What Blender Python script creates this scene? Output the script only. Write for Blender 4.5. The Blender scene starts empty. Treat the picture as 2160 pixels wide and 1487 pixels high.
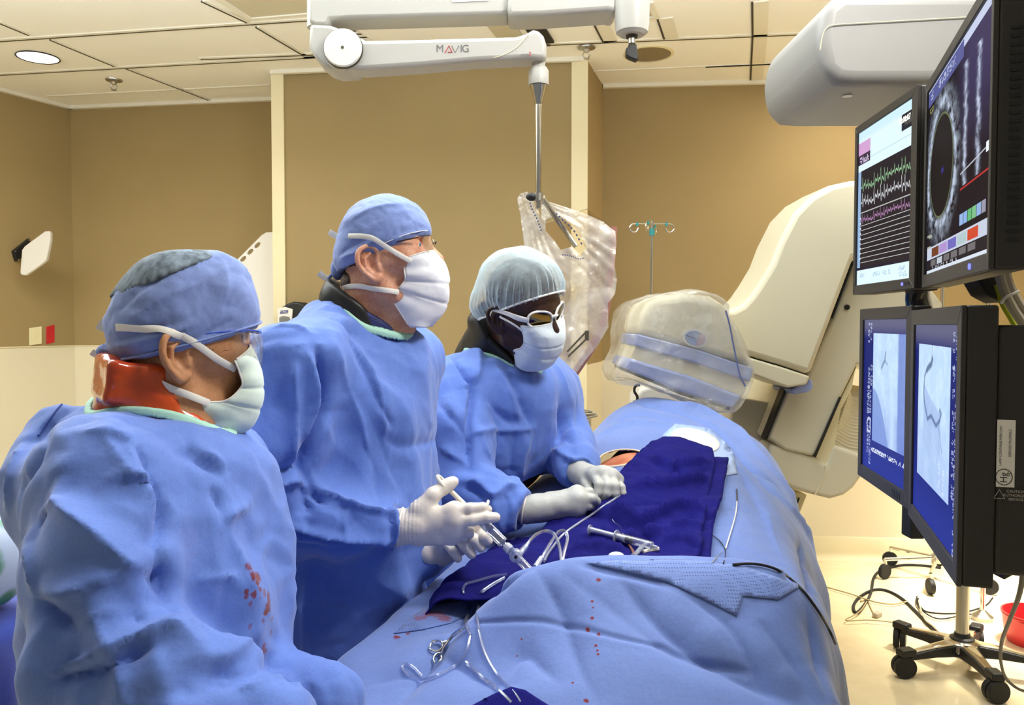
import bpy, bmesh, math, random
import numpy as np
from mathutils import Vector, Matrix
from mathutils.bvhtree import BVHTree
from mathutils.geometry import delaunay_2d_cdt

random.seed(7)
RNG = np.random.default_rng(11)
SC = bpy.context.scene
COL = SC.collection

# ------------------------------------------------------------------ camera geometry
FPX = 1680.0
PITCH = math.radians(2.0)
H0 = 1.48
CF = np.array([0, math.cos(PITCH), -math.sin(PITCH)])
CU = np.array([0, math.sin(PITCH), math.cos(PITCH)])
CX = np.array([1.0, 0, 0])
EYE = np.array([0, 0, H0])


def ray(px, py):
    return CF + (px - 1080) / FPX * CX + (743.5 - py) / FPX * CU


def P(px, py, Y):
    """point that shows at photo pixel (px, py) and stands Y metres in front of the camera"""
    d = ray(px, py)
    return EYE + d * (Y / d[1])


def atz(px, py, z):
    d = ray(px, py)
    return EYE + d * ((z - H0) / d[2])


def A(*v):
    return np.array(v, dtype=float)


def unit(v):
    v = np.asarray(v, float)
    return v / max(np.linalg.norm(v), 1e-9)


# ------------------------------------------------------------------ objects
ORG = {}


def set_mesh(me, V, Fc):
    if isinstance(Fc, np.ndarray):
        n, k = Fc.shape
        me.vertices.add(len(V))
        me.vertices.foreach_set('co', np.asarray(V, np.float32).ravel())
        me.loops.add(n * k)
        me.loops.foreach_set('vertex_index', Fc.astype(np.int32).ravel())
        me.polygons.add(n)
        me.polygons.foreach_set('loop_start', np.arange(0, n * k, k, dtype=np.int32))
        me.update(calc_edges=True)
        me.validate()
    else:
        me.from_pydata([tuple(v) for v in V], [], [tuple(f) for f in Fc])
        me.update()


def mk(name, V, Fc, mat, parent=None, smooth=True, bevel=0.0, mats=None, midx=None, segs=3, angle=None):
    V = np.asarray(V, float)
    if parent is None:
        lo, hi = V.min(0), V.max(0)
        org = A((lo[0] + hi[0]) / 2, (lo[1] + hi[1]) / 2, lo[2])
    else:
        org = ORG[parent.name]
    me = bpy.data.meshes.new(name)
    set_mesh(me, V - org, Fc)
    for m in (mats or [mat]):
        me.materials.append(m)
    if midx is not None:
        me.polygons.foreach_set('material_index', np.asarray(midx, np.int32))
    if smooth:
        me.polygons.foreach_set('use_smooth', np.ones(len(me.polygons), bool))
        if angle:
            me.set_sharp_from_angle(angle=math.radians(angle))
    o = bpy.data.objects.new(name, me)
    COL.objects.link(o)
    if parent is None:
        o.location = org
    else:
        o.parent = parent
    ORG[o.name] = org
    if bevel:
        b = o.modifiers.new('bevel', 'BEVEL')
        b.width = bevel
        b.segments = segs
        b.limit_method = 'ANGLE'
        b.angle_limit = math.radians(40)
        b.harden_normals = False
    return o


def thing(name, label, cat, loc, group=None):
    o = bpy.data.objects.new(name, None)
    o.empty_display_size = 0.05
    COL.objects.link(o)
    o.location = loc
    ORG[o.name] = A(*loc)
    return tag(o, label, cat, group)


def tag(o, label=None, cat=None, group=None, kind=None):
    if label: o['label'] = label
    if cat: o['category'] = cat
    if group: o['group'] = group
    if kind: o['kind'] = kind
    return o


def struct(o):
    o['kind'] = 'structure'
    return o


def copy_tree(o, parent=None):
    c = o.copy()
    COL.objects.link(c)
    if parent is not None:
        c.parent = parent
    ORG[c.name] = ORG[o.name].copy()
    for ch in list(o.children):
        copy_tree(ch, c)
    return c


# ------------------------------------------------------------------ mesh building
def catmull(pts, n=8, closed=False):
    pts = np.asarray(pts, float)
    m = len(pts)
    out = []
    segs = m if closed else m - 1
    for i in range(segs):
        if closed:
            p0, p1, p2, p3 = pts[(i - 1) % m], pts[i], pts[(i + 1) % m], pts[(i + 2) % m]
        else:
            p1, p2 = pts[i], pts[i + 1]
            p0 = pts[i - 1] if i > 0 else 2 * p1 - p2
            p3 = pts[i + 2] if i + 2 < m else 2 * p2 - p1
        for t in np.linspace(0, 1, n, endpoint=False):
            out.append(0.5 * ((2 * p1) + (-p0 + p2) * t + (2 * p0 - 5 * p1 + 4 * p2 - p3) * t * t + (-p0 + 3 * p1 - 3 * p2 + p3) * t ** 3))
    if not closed:
        out.append(pts[-1])
    return np.array(out)


class MB:
    def __init__(self):
        self.V, self.F, self.M = [], [], []
        self.m = 0

    def add(self, V, Fc):
        b = len(self.V)
        self.V.extend([tuple(v) for v in V])
        for f in Fc:
            self.F.append(tuple(int(i) + b for i in f))
            self.M.append(self.m)
        return self

    def box(self, c, s, R=None):
        c = np.asarray(c, float)
        h = np.asarray(s, float) / 2
        V = np.array([[x, y, z] for x in (-1, 1) for y in (-1, 1) for z in (-1, 1)]) * h
        if R is not None:
            V = V @ np.asarray(R).T
        return self.add(V + c, [(0, 1, 3, 2), (4, 6, 7, 5), (0, 4, 5, 1), (2, 3, 7, 6), (0, 2, 6, 4), (1, 5, 7, 3)])

    def tube(self, pts, r, n=10, closed=False, smooth=0, caps=True, flat=None, up=None):
        pts = np.asarray(pts, float)
        if smooth:
            pts = catmull(pts, smooth, closed)
        m = len(pts)
        r = np.broadcast_to(np.asarray(r, float), (m,)) if np.ndim(r) == 0 or len(np.atleast_1d(r)) == m else np.interp(np.linspace(0, 1, m), np.linspace(0, 1, len(r)), r)
        T = np.empty_like(pts)
        T[1:-1] = pts[2:] - pts[:-2]
        T[0] = pts[1] - (pts[-1] if closed else pts[0])
        T[-1] = (pts[0] if closed else pts[-1]) - pts[-2]
        T /= np.maximum(np.linalg.norm(T, axis=1), 1e-9)[:, None]
        if up is None:
            a = A(0, 0, 1) if abs(T[0][2]) < 0.9 else A(1, 0, 0)
        else:
            a = np.asarray(up, float)
        N = unit(np.cross(T[0], a))
        V = []
        ang = np.linspace(0, 2 * math.pi, n, endpoint=False)
        for i in range(m):
            N = unit(N - T[i] * (N @ T[i]))
            B = np.cross(T[i], N)
            k = flat if flat else 1.0
            for t in ang:
                V.append(pts[i] + r[i] * (math.cos(t) * N + k * math.sin(t) * B))
        Fc = []
        for i in range(m if closed else m - 1):
            j = (i + 1) % m
            for q in range(n):
                w = (q + 1) % n
                Fc.append((i * n + q, i * n + w, j * n + w, j * n + q))
        if caps and not closed:
            Fc.append(tuple(range(n))[::-1])
            Fc.append(tuple((m - 1) * n + q for q in range(n)))
        return self.add(V, Fc)

    def lathe(self, prof, c, axis=(0, 0, 1), n=24, caps=True):
        """prof: list of (radius, height) along axis from c"""
        axis = unit(axis)
        a = A(1, 0, 0) if abs(axis[0]) < 0.9 else A(0, 1, 0)
        X = unit(np.cross(axis, a))
        Yv = np.cross(axis, X)
        V = []
        for (r, h) in prof:
            for t in np.linspace(0, 2 * math.pi, n, endpoint=False):
                V.append(np.asarray(c) + axis * h + r * (math.cos(t) * X + math.sin(t) * Yv))
        Fc = []
        for i in range(len(prof) - 1):
            for q in range(n):
                w = (q + 1) % n
                Fc.append((i * n + q, i * n + w, (i + 1) * n + w, (i + 1) * n + q))
        if caps:
            Fc.append(tuple(range(n))[::-1])
            Fc.append(tuple((len(prof) - 1) * n + q for q in range(n)))
        return self.add(V, Fc)

    def ball(self, c, r, n=14, R=None):
        r = np.broadcast_to(np.asarray(r, float), (3,))
        V = [A(0, 0, -1)]
        for i in range(1, n):
            ph = -math.pi / 2 + math.pi * i / n
            for q in range(2 * n):
                t = math.pi * q / n
                V.append(A(math.cos(ph) * math.cos(t), math.cos(ph) * math.sin(t), math.sin(ph)))
        V.append(A(0, 0, 1))
        Fc = []
        w = 2 * n
        for q in range(w):
            Fc.append((0, 1 + (q + 1) % w, 1 + q))
            for i in range(n - 2):
                Fc.append((1 + i * w + q, 1 + i * w + (q + 1) % w, 1 + (i + 1) * w + (q + 1) % w, 1 + (i + 1) * w + q))
            Fc.append((1 + (n - 2) * w + q, 1 + (n - 2) * w + (q + 1) % w, len(V) - 1))
        V = np.array(V) * r
        if R is not None:
            V = V @ np.asarray(R).T
        return self.add(V + np.asarray(c), Fc)

    def prism(self, poly, ext):
        """poly: 3-D outline (planar), ext: extrusion vector"""
        poly = np.asarray(poly, float)
        n = len(poly)
        V = np.vstack([poly, poly + np.asarray(ext, float)])
        Fc = [tuple(range(n)), tuple(range(2 * n - 1, n - 1, -1))]
        for i in range(n):
            j = (i + 1) % n
            Fc.append((j, i, n + i, n + j))
        return self.add(V, Fc)

    def build(self, name, mat, parent=None, smooth=True, bevel=0.0, mats=None, angle=35, segs=3):
        o = mk(name, np.array(self.V), self.F, mat, parent, smooth, bevel, mats, self.M if mats else None, segs, angle)
        bm = bmesh.new()
        bm.from_mesh(o.data)
        bmesh.ops.recalc_face_normals(bm, faces=bm.faces)
        bm.to_mesh(o.data)
        bm.free()
        return o


def slab(name, pxs, Y, depth, mat, parent=None, bevel=0.01, curve=0, segs=3, mats=None):
    """outline given by photo pixels on the plane Y, extruded depth metres away from the camera"""
    pl = np.array([P(x, y, Y) for x, y in pxs])
    if curve:
        pl = catmull(pl, curve, True)
    return MB().prism(pl, (0, depth, 0)).build(name, mat, parent, True, bevel, mats, segs=segs)


def grid_faces(nu, nv, closed_u=False):
    i = np.arange(nu if closed_u else nu - 1)
    j = np.arange(nv - 1)
    I, J = np.meshgrid(i, j, indexing='ij')
    I2 = (I + 1) % nu
    return np.stack([I * nv + J, I2 * nv + J, I2 * nv + J + 1, I * nv + J + 1], -1).reshape(-1, 4)


def bicubic(G, nu, nv):
    """Catmull-Rom interpolation of a control grid G[a][b] -> (nu, nv, 3)"""
    G = np.asarray(G, float)

    def along(G, n):
        a = len(G)
        t = np.linspace(0, a - 1, n)
        i = np.clip(np.floor(t).astype(int), 0, a - 2)
        f = (t - i)[:, None, None]
        p1, p2 = G[i], G[i + 1]
        p0 = np.where((i > 0)[:, None, None], G[np.maximum(i - 1, 0)], 2 * p1 - p2)
        p3 = np.where((i + 2 < a)[:, None, None], G[np.minimum(i + 2, a - 1)], 2 * p2 - p1)
        return 0.5 * (2 * p1 + (p2 - p0) * f + (2 * p0 - 5 * p1 + 4 * p2 - p3) * f ** 2 + (-p0 + 3 * p1 - 3 * p2 + p3) * f ** 3)
    H = along(G, nu)
    return along(H.transpose(1, 0, 2), nv).transpose(1, 0, 2)


def vnormals(V, Fc):
    V = np.asarray(V, float)
    a, b, c = V[Fc[:, 0]], V[Fc[:, 1]], V[Fc[:, 2]]
    if Fc.shape[1] == 4:
        n = np.cross(c - a, V[Fc[:, 3]] - b)
    else:
        n = np.cross(b - a, c - a)
    N = np.zeros_like(V)
    for k in range(Fc.shape[1]):
        np.add.at(N, Fc[:, k], n)
    return N / np.maximum(np.linalg.norm(N, axis=1), 1e-12)[:, None]


def sheet_fill(outer, step, holes=()):
    """triangulated 2-D polygon with interior points (clean outline); returns points, triangles"""
    def dense(poly):
        out = []
        for i in range(len(poly)):
            a, b = np.asarray(poly[i], float), np.asarray(poly[(i + 1) % len(poly)], float)
            n = max(1, int(np.linalg.norm(b - a) / step))
            for t in np.linspace(0, 1, n, endpoint=False):
                out.append(a + (b - a) * t)
        return out

    def inside(p, poly):
        x, y = p
        r = False
        for i in range(len(poly)):
            x1, y1 = poly[i]
            x2, y2 = poly[i - 1]
            if (y1 > y) != (y2 > y) and x < (x2 - x1) * (y - y1) / (y2 - y1) + x1:
                r = not r
        return r
    rings = [dense(outer)] + [dense(h) for h in holes]
    pts, edges = [], []
    for r in rings:
        b = len(pts)
        pts += r
        edges += [(b + i, b + (i + 1) % len(r)) for i in range(len(r))]
    bd = np.array(pts)
    lo, hi = bd.min(0), bd.max(0)
    row = 0
    y = lo[1] + step * .5
    while y < hi[1]:
        x = lo[0] + (step * .5 if row % 2 else 0)
        while x < hi[0]:
            if np.min(np.abs(bd - (x, y)).sum(1)) > step * .7 and inside((x, y), outer) and not any(inside((x, y), h) for h in holes):
                pts.append(A(x, y))
            x += step
        y += step * .87
        row += 1
    v, e, f, *_ = delaunay_2d_cdt([Vector(p) for p in pts], edges, [], 0, 1e-6)
    v = np.array([tuple(q) for q in v])
    tris = []
    for t in f:
        c = v[list(t)].mean(0)
        if inside(c, outer) and not any(inside(c, h) for h in holes):
            tris.append(t[:3])
    return v, np.array(tris)


def bvh_of(V, Fc):
    return BVHTree.FromPolygons([tuple(v) for v in V], [tuple(int(i) for i in f) for f in Fc])


def bvh_obj(*obs):
    V, Fc = [], []
    for o in obs:
        b = len(V)
        org = ORG[o.name]
        V += [tuple(A(*v.co) + org) for v in o.data.vertices]
        Fc += [tuple(i + b for i in p.vertices) for p in o.data.polygons]
    return BVHTree.FromPolygons(V, Fc)


def cast(bvh, px, py, lift=0.0):
    d = ray(px, py)
    h = bvh.ray_cast(Vector(EYE), Vector(unit(d)))
    if h[0] is None:
        return None, None
    n = A(*h[1])
    if n @ d > 0:
        n = -n
    return A(*h[0]) + n * lift, n


def castpath(bvh, pxs, lift=0.0, n=6, fallback=None):
    """photo-pixel polyline laid on a surface; (points, normals)"""
    q = catmull(np.array(pxs, float), n)
    pts, ns = [], []
    for x, y in q:
        p, nn = cast(bvh, x, y, lift)
        if p is not None:
            pts.append(p)
            ns.append(nn)
        elif fallback:
            pts.append(P(x, y, fallback))
            ns.append(A(0, -1, 0))
    return np.array(pts), np.array(ns)


def smooth_path(p, it=4):
    p = np.array(p, float)
    for _ in range(it):
        p[1:-1] = .5 * p[1:-1] + .25 * (p[:-2] + p[2:])
    return p


def ribbon(mb, pts, ns, w, th=0.0012):
    """flat strip lying on a surface"""
    pts = np.asarray(pts, float)
    ns = np.asarray(ns, float)
    T = np.gradient(pts, axis=0)
    T /= np.maximum(np.linalg.norm(T, axis=1), 1e-9)[:, None]
    w = np.interp(np.linspace(0, 1, len(pts)), np.linspace(0, 1, len(np.atleast_1d(w))), np.atleast_1d(w))
    V = []
    for p, n, t, ww in zip(pts, ns, T, w):
        s = unit(np.cross(n, t))
        n = unit(np.cross(t, s))
        for a, b in ((-1, 0), (-.6, 1), (.6, 1), (1, 0), (.6, -1), (-.6, -1)):
            V.append(p + s * a * ww / 2 + n * b * th)
    Fc = []
    for i in range(len(pts) - 1):
        for q in range(6):
            u = (q + 1) % 6
            Fc.append((i * 6 + q, i * 6 + u, i * 6 + 6 + u, i * 6 + 6 + q))
    Fc.append((0, 1, 2, 3, 4, 5))
    k = (len(pts) - 1) * 6
    Fc.append((k + 5, k + 4, k + 3, k + 2, k + 1, k))
    mb.add(V, Fc)


def text_mesh(txt, center, right, up, height, name, mat, parent, off=0.0004, thick=0.0003):
    cu = bpy.data.curves.new('lettering', 'FONT')
    cu.body = txt
    cu.size = 1.0
    cu.align_x = 'CENTER'
    cu.align_y = 'CENTER'
    cu.extrude = 0.0
    cu.resolution_u = 3
    to = bpy.data.objects.new('lettering', cu)
    COL.objects.link(to)
    dg = bpy.context.evaluated_depsgraph_get()
    me = to.evaluated_get(dg).to_mesh()
    V = np.array([tuple(v.co) for v in me.vertices]) if len(me.vertices) else np.zeros((0, 3))
    Fc = [tuple(p.vertices) for p in me.polygons]
    to.evaluated_get(dg).to_mesh_clear()
    bpy.data.objects.remove(to)
    bpy.data.curves.remove(cu)
    if not len(V):
        return None
    right = unit(right)
    up = unit(up)
    nrm = np.cross(right, up)
    h = height / 0.7
    W = np.asarray(center) + V[:, :1] * h * right + V[:, 1:2] * h * up + nrm * off
    return mk(name, W, Fc, mat, parent, smooth=False)


# ------------------------------------------------------------------ noise
def _hash(i, j, k, seed):
    h = (i.astype(np.int64) * 374761393 + j.astype(np.int64) * 668265263 + k.astype(np.int64) * 2147483647 + seed * 1274126177) & 0xFFFFFFFF
    h = ((h ^ (h >> 13)) * 1274126177) & 0xFFFFFFFF
    h = h ^ (h >> 16)
    return (h & 0xFFFF) / 32767.5 - 1.0


def _rot(seed):
    r = np.random.default_rng(seed + 100)
    q, _ = np.linalg.qr(r.normal(size=(3, 3)))
    return q


def facet(p, scale, seed):
    """piecewise-linear lattice noise: flat facets meeting in sharp creases, like stiff cloth or paper"""
    q = (np.asarray(p, float) / scale) @ _rot(seed) + seed * 3.7
    i = np.floor(q).astype(np.int64)
    f = q - i
    o = np.argsort(-f, axis=1)
    fs = np.take_along_axis(f, o, 1)
    n = len(q)
    e = np.eye(3, dtype=np.int64)
    i1 = i + e[o[:, 0]]
    i2 = i1 + e[o[:, 1]]
    i3 = i + 1
    H = lambda a: _hash(a[:, 0], a[:, 1], a[:, 2], seed)
    return (1 - fs[:, 0]) * H(i) + (fs[:, 0] - fs[:, 1]) * H(i1) + (fs[:, 1] - fs[:, 2]) * H(i2) + fs[:, 2] * H(i3)


def vnoise(p, scale, seed):
    q = (np.asarray(p, float) / scale) @ _rot(seed) + seed * 3.7
    i = np.floor(q).astype(np.int64)
    f = q - i
    f = f * f * (3 - 2 * f)
    r = 0
    for a in (0, 1):
        for b in (0, 1):
            for c in (0, 1):
                w = (f[:, 0] if a else 1 - f[:, 0]) * (f[:, 1] if b else 1 - f[:, 1]) * (f[:, 2] if c else 1 - f[:, 2])
                r = r + w * _hash(i[:, 0] + a, i[:, 1] + b, i[:, 2] + c, seed)
    return r


def poly_dist(p, line):
    """distance to a polyline and the vector from its nearest point"""
    d = np.full(len(p), 1e9)
    vec = np.zeros((len(p), 3))
    for a, b in zip(line[:-1], line[1:]):
        ab = b - a
        L = max(ab @ ab, 1e-12)
        t = np.clip(((p - a) @ ab) / L, 0, 1)
        w = p - a - t[:, None] * ab
        k = np.linalg.norm(w, axis=1)
        m = k < d
        d[m] = k[m]
        vec[m] = w[m]
    return d, vec


STROKE = 1.45


def stroke_disp(V, bvh, strokes, default=None):
    """strokes: (pixels, height, width[, sharp]) ridges (+) or creases (-) pressed into a surface"""
    D = np.zeros(len(V))
    for s in strokes:
        pts, _ = castpath(bvh, s[0], 0, 4)
        if len(pts) < 2:
            continue
        lo, hi = pts.min(0) - s[2] * 2.5, pts.max(0) + s[2] * 2.5
        m = np.all((V > lo) & (V < hi), axis=1)
        if not m.any():
            continue
        d, vec = poly_dist(V[m], pts)
        d = d / s[2]
        # folds fall over to one side: steep below, gentle above
        side = .5 + .5 * np.clip(2.2 * (vec @ unit(A(.45, 0, -1))) / np.maximum(np.linalg.norm(vec, axis=1), 1e-6), -1, 1)
        ends = np.minimum(np.linalg.norm(V[m] - pts[0], axis=1), np.linalg.norm(V[m] - pts[-1], axis=1)) / s[2]
        fade = np.clip(.35 + ends * .35, 0, 1)
        prof = np.maximum(0, 1 - d) if len(s) > 3 else side * np.exp(-d * 2.4) + (1 - side) * (.5 * np.exp(-d * 1.1) + .5 * np.exp(-d * d * .9))
        D[m] += STROKE * s[1] * prof * fade
    return D


# ------------------------------------------------------------------ signed distance modelling
def smin(a, b, k):
    if k <= 0:
        return np.minimum(a, b)
    h = np.maximum(k - np.abs(a - b), 0) / k
    return np.minimum(a, b) - h * h * k * .25


def smax(a, b, k):
    return -smin(-a, -b, k)


def s_cap(a, b, r1, r2=None):
    a = np.asarray(a, np.float32)
    b = np.asarray(b, np.float32)
    r2 = r1 if r2 is None else r2
    ab = b - a
    L = max(float(ab @ ab), 1e-12)

    def f(p):
        t = np.clip(((p - a) @ ab) / L, 0, 1)
        q = p - a - t[:, None] * ab
        return np.sqrt(np.einsum('ij,ij->i', q, q)) - (r1 + (r2 - r1) * t)
    return f


def s_chain(pts, rs, k=0.0):
    fs = [s_cap(pts[i], pts[i + 1], rs[i], rs[i + 1]) for i in range(len(pts) - 1)]
    return s_union(k, *fs)


def s_ell(c, r, R=None):
    c = np.asarray(c, np.float32)
    r = np.asarray(r, np.float32)
    Rm = None if R is None else np.asarray(R, np.float32)

    def f(p):
        q = p - c
        if Rm is not None:
            q = q @ Rm
        q0 = q / r
        k0 = np.sqrt(np.einsum('ij,ij->i', q0, q0))
        q1 = q0 / r
        k1 = np.sqrt(np.einsum('ij,ij->i', q1, q1))
        return k0 * (k0 - 1) / np.maximum(k1, 1e-6)
    return f


def s_box(c, h, r, R=None):
    c = np.asarray(c, np.float32)
    h = np.asarray(h, np.float32) - r
    Rm = None if R is None else np.asarray(R, np.float32)

    def f(p):
        q = p - c
        if Rm is not None:
            q = q @ Rm
        q = np.abs(q) - h
        o = np.maximum(q, 0)
        return np.sqrt(np.einsum('ij,ij->i', o, o)) + np.minimum(q.max(1), 0) - r
    return f


def s_plane(c, n):
    c = np.asarray(c, np.float32)
    n = np.asarray(unit(n), np.float32)
    return lambda p: (p - c) @ n


def s_union(k, *fs):
    def f(p):
        d = fs[0](p)
        for g in fs[1:]:
            d = smin(d, g(p), k)
        return d
    return f


def s_sub(a, b, k=0.0):
    return lambda p: smax(a(p), -b(p), k)


def s_int(a, b, k=0.0):
    return lambda p: smax(a(p), b(p), k)


def s_grow(a, r):
    return lambda p: a(p) - r


def axis_steps(lo, hi, h, fine=None):
    if fine is None:
        n = max(4, int(math.ceil((hi - lo) / h)))
        return np.linspace(lo, hi, n + 1)
    a, b, hf = fine
    a, b = max(a, lo), min(b, hi)
    parts = []
    if a - lo > h:
        parts.append(np.linspace(lo, a, max(1, int((a - lo) / h)), endpoint=False))
    else:
        a = lo
    parts.append(np.linspace(a, b, max(4, int((b - a) / hf)), endpoint=False))
    parts.append(np.linspace(b, hi, max(2, int((hi - b) / h)) + 1) if hi - b > h else np.array([b, hi][:2] if hi > b else [b]))
    return np.concatenate(parts)


def sdf_mesh(f, lo, hi, h, fine=(None, None, None), newton=1):
    """surface nets on a rectilinear grid, evaluated only near the surface"""
    ax = [axis_steps(lo[i], hi[i], h, fine[i]) for i in range(3)]
    n = [len(a) for a in ax]
    K = 4
    ci = [np.unique(np.append(np.arange(0, m, K), m - 1)) for m in n]
    CXg = np.stack(np.meshgrid(*[ax[i][ci[i]] for i in range(3)], indexing='ij'), -1)
    cs = CXg.shape[:3]
    cd = f(CXg.reshape(-1, 3).astype(np.float32)).reshape(cs)
    B = [c - 1 for c in cs]
    mn = np.full(B, 1e9)
    mx = np.full(B, -1e9)
    for a in (0, 1):
        for b in (0, 1):
            for c in (0, 1):
                v = cd[a:a + B[0], b:b + B[1], c:c + B[2]]
                mn = np.minimum(mn, np.abs(v))
                mx = np.maximum(mx, v)
    dx = [np.diff(ax[i][ci[i]]) for i in range(3)]
    diag = np.sqrt(dx[0][:, None, None] ** 2 + dx[1][None, :, None] ** 2 + dx[2][None, None, :] ** 2)
    near = mn < diag * 1.05
    # default: sign of nearest coarse corner
    idx = [np.clip(np.searchsorted(ci[i], np.arange(n[i]), 'right') - 1, 0, B[i] - 1) for i in range(3)]
    D = cd[np.ix_(idx[0], idx[1], idx[2])].astype(np.float32).copy()
    m = near[np.ix_(idx[0], idx[1], idx[2])]
    m2 = m.copy()
    for a in range(3):
        s = [slice(None)] * 3
        t = [slice(None)] * 3
        s[a], t[a] = slice(1, None), slice(None, -1)
        m2[tuple(s)] |= m2[tuple(t)]
    I = np.argwhere(m2)
    pts = np.stack([ax[q][I[:, q]] for q in range(3)], -1).astype(np.float32)
    vals = np.empty(len(pts), np.float32)
    for s in range(0, len(pts), 400000):
        vals[s:s + 400000] = f(pts[s:s + 400000])
    D[I[:, 0], I[:, 1], I[:, 2]] = vals
    D[np.abs(D) < 1e-9] = 1e-9
    S = D < 0
    c8 = sum(S[a:n[0] - 1 + a, b:n[1] - 1 + b, c:n[2] - 1 + c].astype(np.int8) for a in (0, 1) for b in (0, 1) for c in (0, 1))
    act = (c8 > 0) & (c8 < 8)
    cells = np.argwhere(act)
    vid = np.full(act.shape, -1, np.int64)
    vid[act] = np.arange(len(cells))
    acc = np.zeros((len(cells), 3))
    cnt = np.zeros(len(cells))
    corners = [(a, b, c) for a in (0, 1) for b in (0, 1) for c in (0, 1)]
    cp = {}
    cv = {}
    for a, b, c in corners:
        q = cells + (a, b, c)
        cp[a, b, c] = np.stack([ax[0][q[:, 0]], ax[1][q[:, 1]], ax[2][q[:, 2]]], -1)
        cv[a, b, c] = D[q[:, 0], q[:, 1], q[:, 2]]
    for u in corners:
        for q in range(3):
            if u[q] == 0:
                w = list(u)
                w[q] = 1
                w = tuple(w)
                e = (cv[u] < 0) != (cv[w] < 0)
                t = cv[u][e] / (cv[u][e] - cv[w][e])
                acc[e] += cp[u][e] + (cp[w][e] - cp[u][e]) * t[:, None]
                cnt[e] += 1
    V = acc / np.maximum(cnt, 1)[:, None]
    quads = []
    for q in range(3):
        s0 = [slice(None)] * 3
        s1 = [slice(None)] * 3
        s0[q], s1[q] = slice(None, -1), slice(1, None)
        a_, b_ = (q + 1) % 3, (q + 2) % 3
        ch = S[tuple(s0)] != S[tuple(s1)]
        E_ = np.argwhere(ch)
        ok = (E_[:, a_] > 0) & (E_[:, b_] > 0) & (E_[:, a_] < n[a_] - 1) & (E_[:, b_] < n[b_] - 1)
        E_ = E_[ok]
        ea = np.zeros(3, int)
        ea[a_] = 1
        eb = np.zeros(3, int)
        eb[b_] = 1
        g = lambda k: vid[k[:, 0], k[:, 1], k[:, 2]]
        Q = np.stack([g(E_ - ea - eb), g(E_ - eb), g(E_), g(E_ - ea)], 1)
        flip = ~S[tuple(s0)][E_[:, 0], E_[:, 1], E_[:, 2]]
        Q[flip] = Q[flip][:, ::-1]
        quads.append(Q)
    Fc = np.concatenate(quads)
    Fc = Fc[(Fc >= 0).all(1)]
    for _ in range(newton):
        e = 4e-4
        V32 = V.astype(np.float32)
        d0 = f(V32).astype(float)
        g = np.stack([f(V32 + np.eye(3, dtype=np.float32)[q] * e).astype(float) - d0 for q in range(3)], -1) / e
        st = d0 / np.maximum((g * g).sum(1), .2)
        V = V - g * np.clip(st, -h, h)[:, None]
    return V, Fc


def frame(fwd_yaw, pitch=0.0, roll=0.0):
    """head or body axes: columns forward, left, up.  yaw 0 looks along +X, positive turns away from the camera"""
    y, p, r = map(math.radians, (fwd_yaw, pitch, roll))
    Rz = np.array([[math.cos(y), -math.sin(y), 0], [math.sin(y), math.cos(y), 0], [0, 0, 1]])
    Ry = np.array([[math.cos(p), 0, -math.sin(p)], [0, 1, 0], [math.sin(p), 0, math.cos(p)]])
    Rx = np.array([[1, 0, 0], [0, math.cos(r), -math.sin(r)], [0, math.sin(r), math.cos(r)]])
    return Rz @ Ry @ Rx

# ------------------------------------------------------------------ materials
def lin(h):
    h = h.lstrip('#')
    c = [int(h[i:i + 2], 16) / 255 for i in (0, 2, 4)]
    return tuple(((x / 12.92) if x <= .04045 else ((x + .055) / 1.055) ** 2.4) for x in c) + (1.0,)


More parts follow.
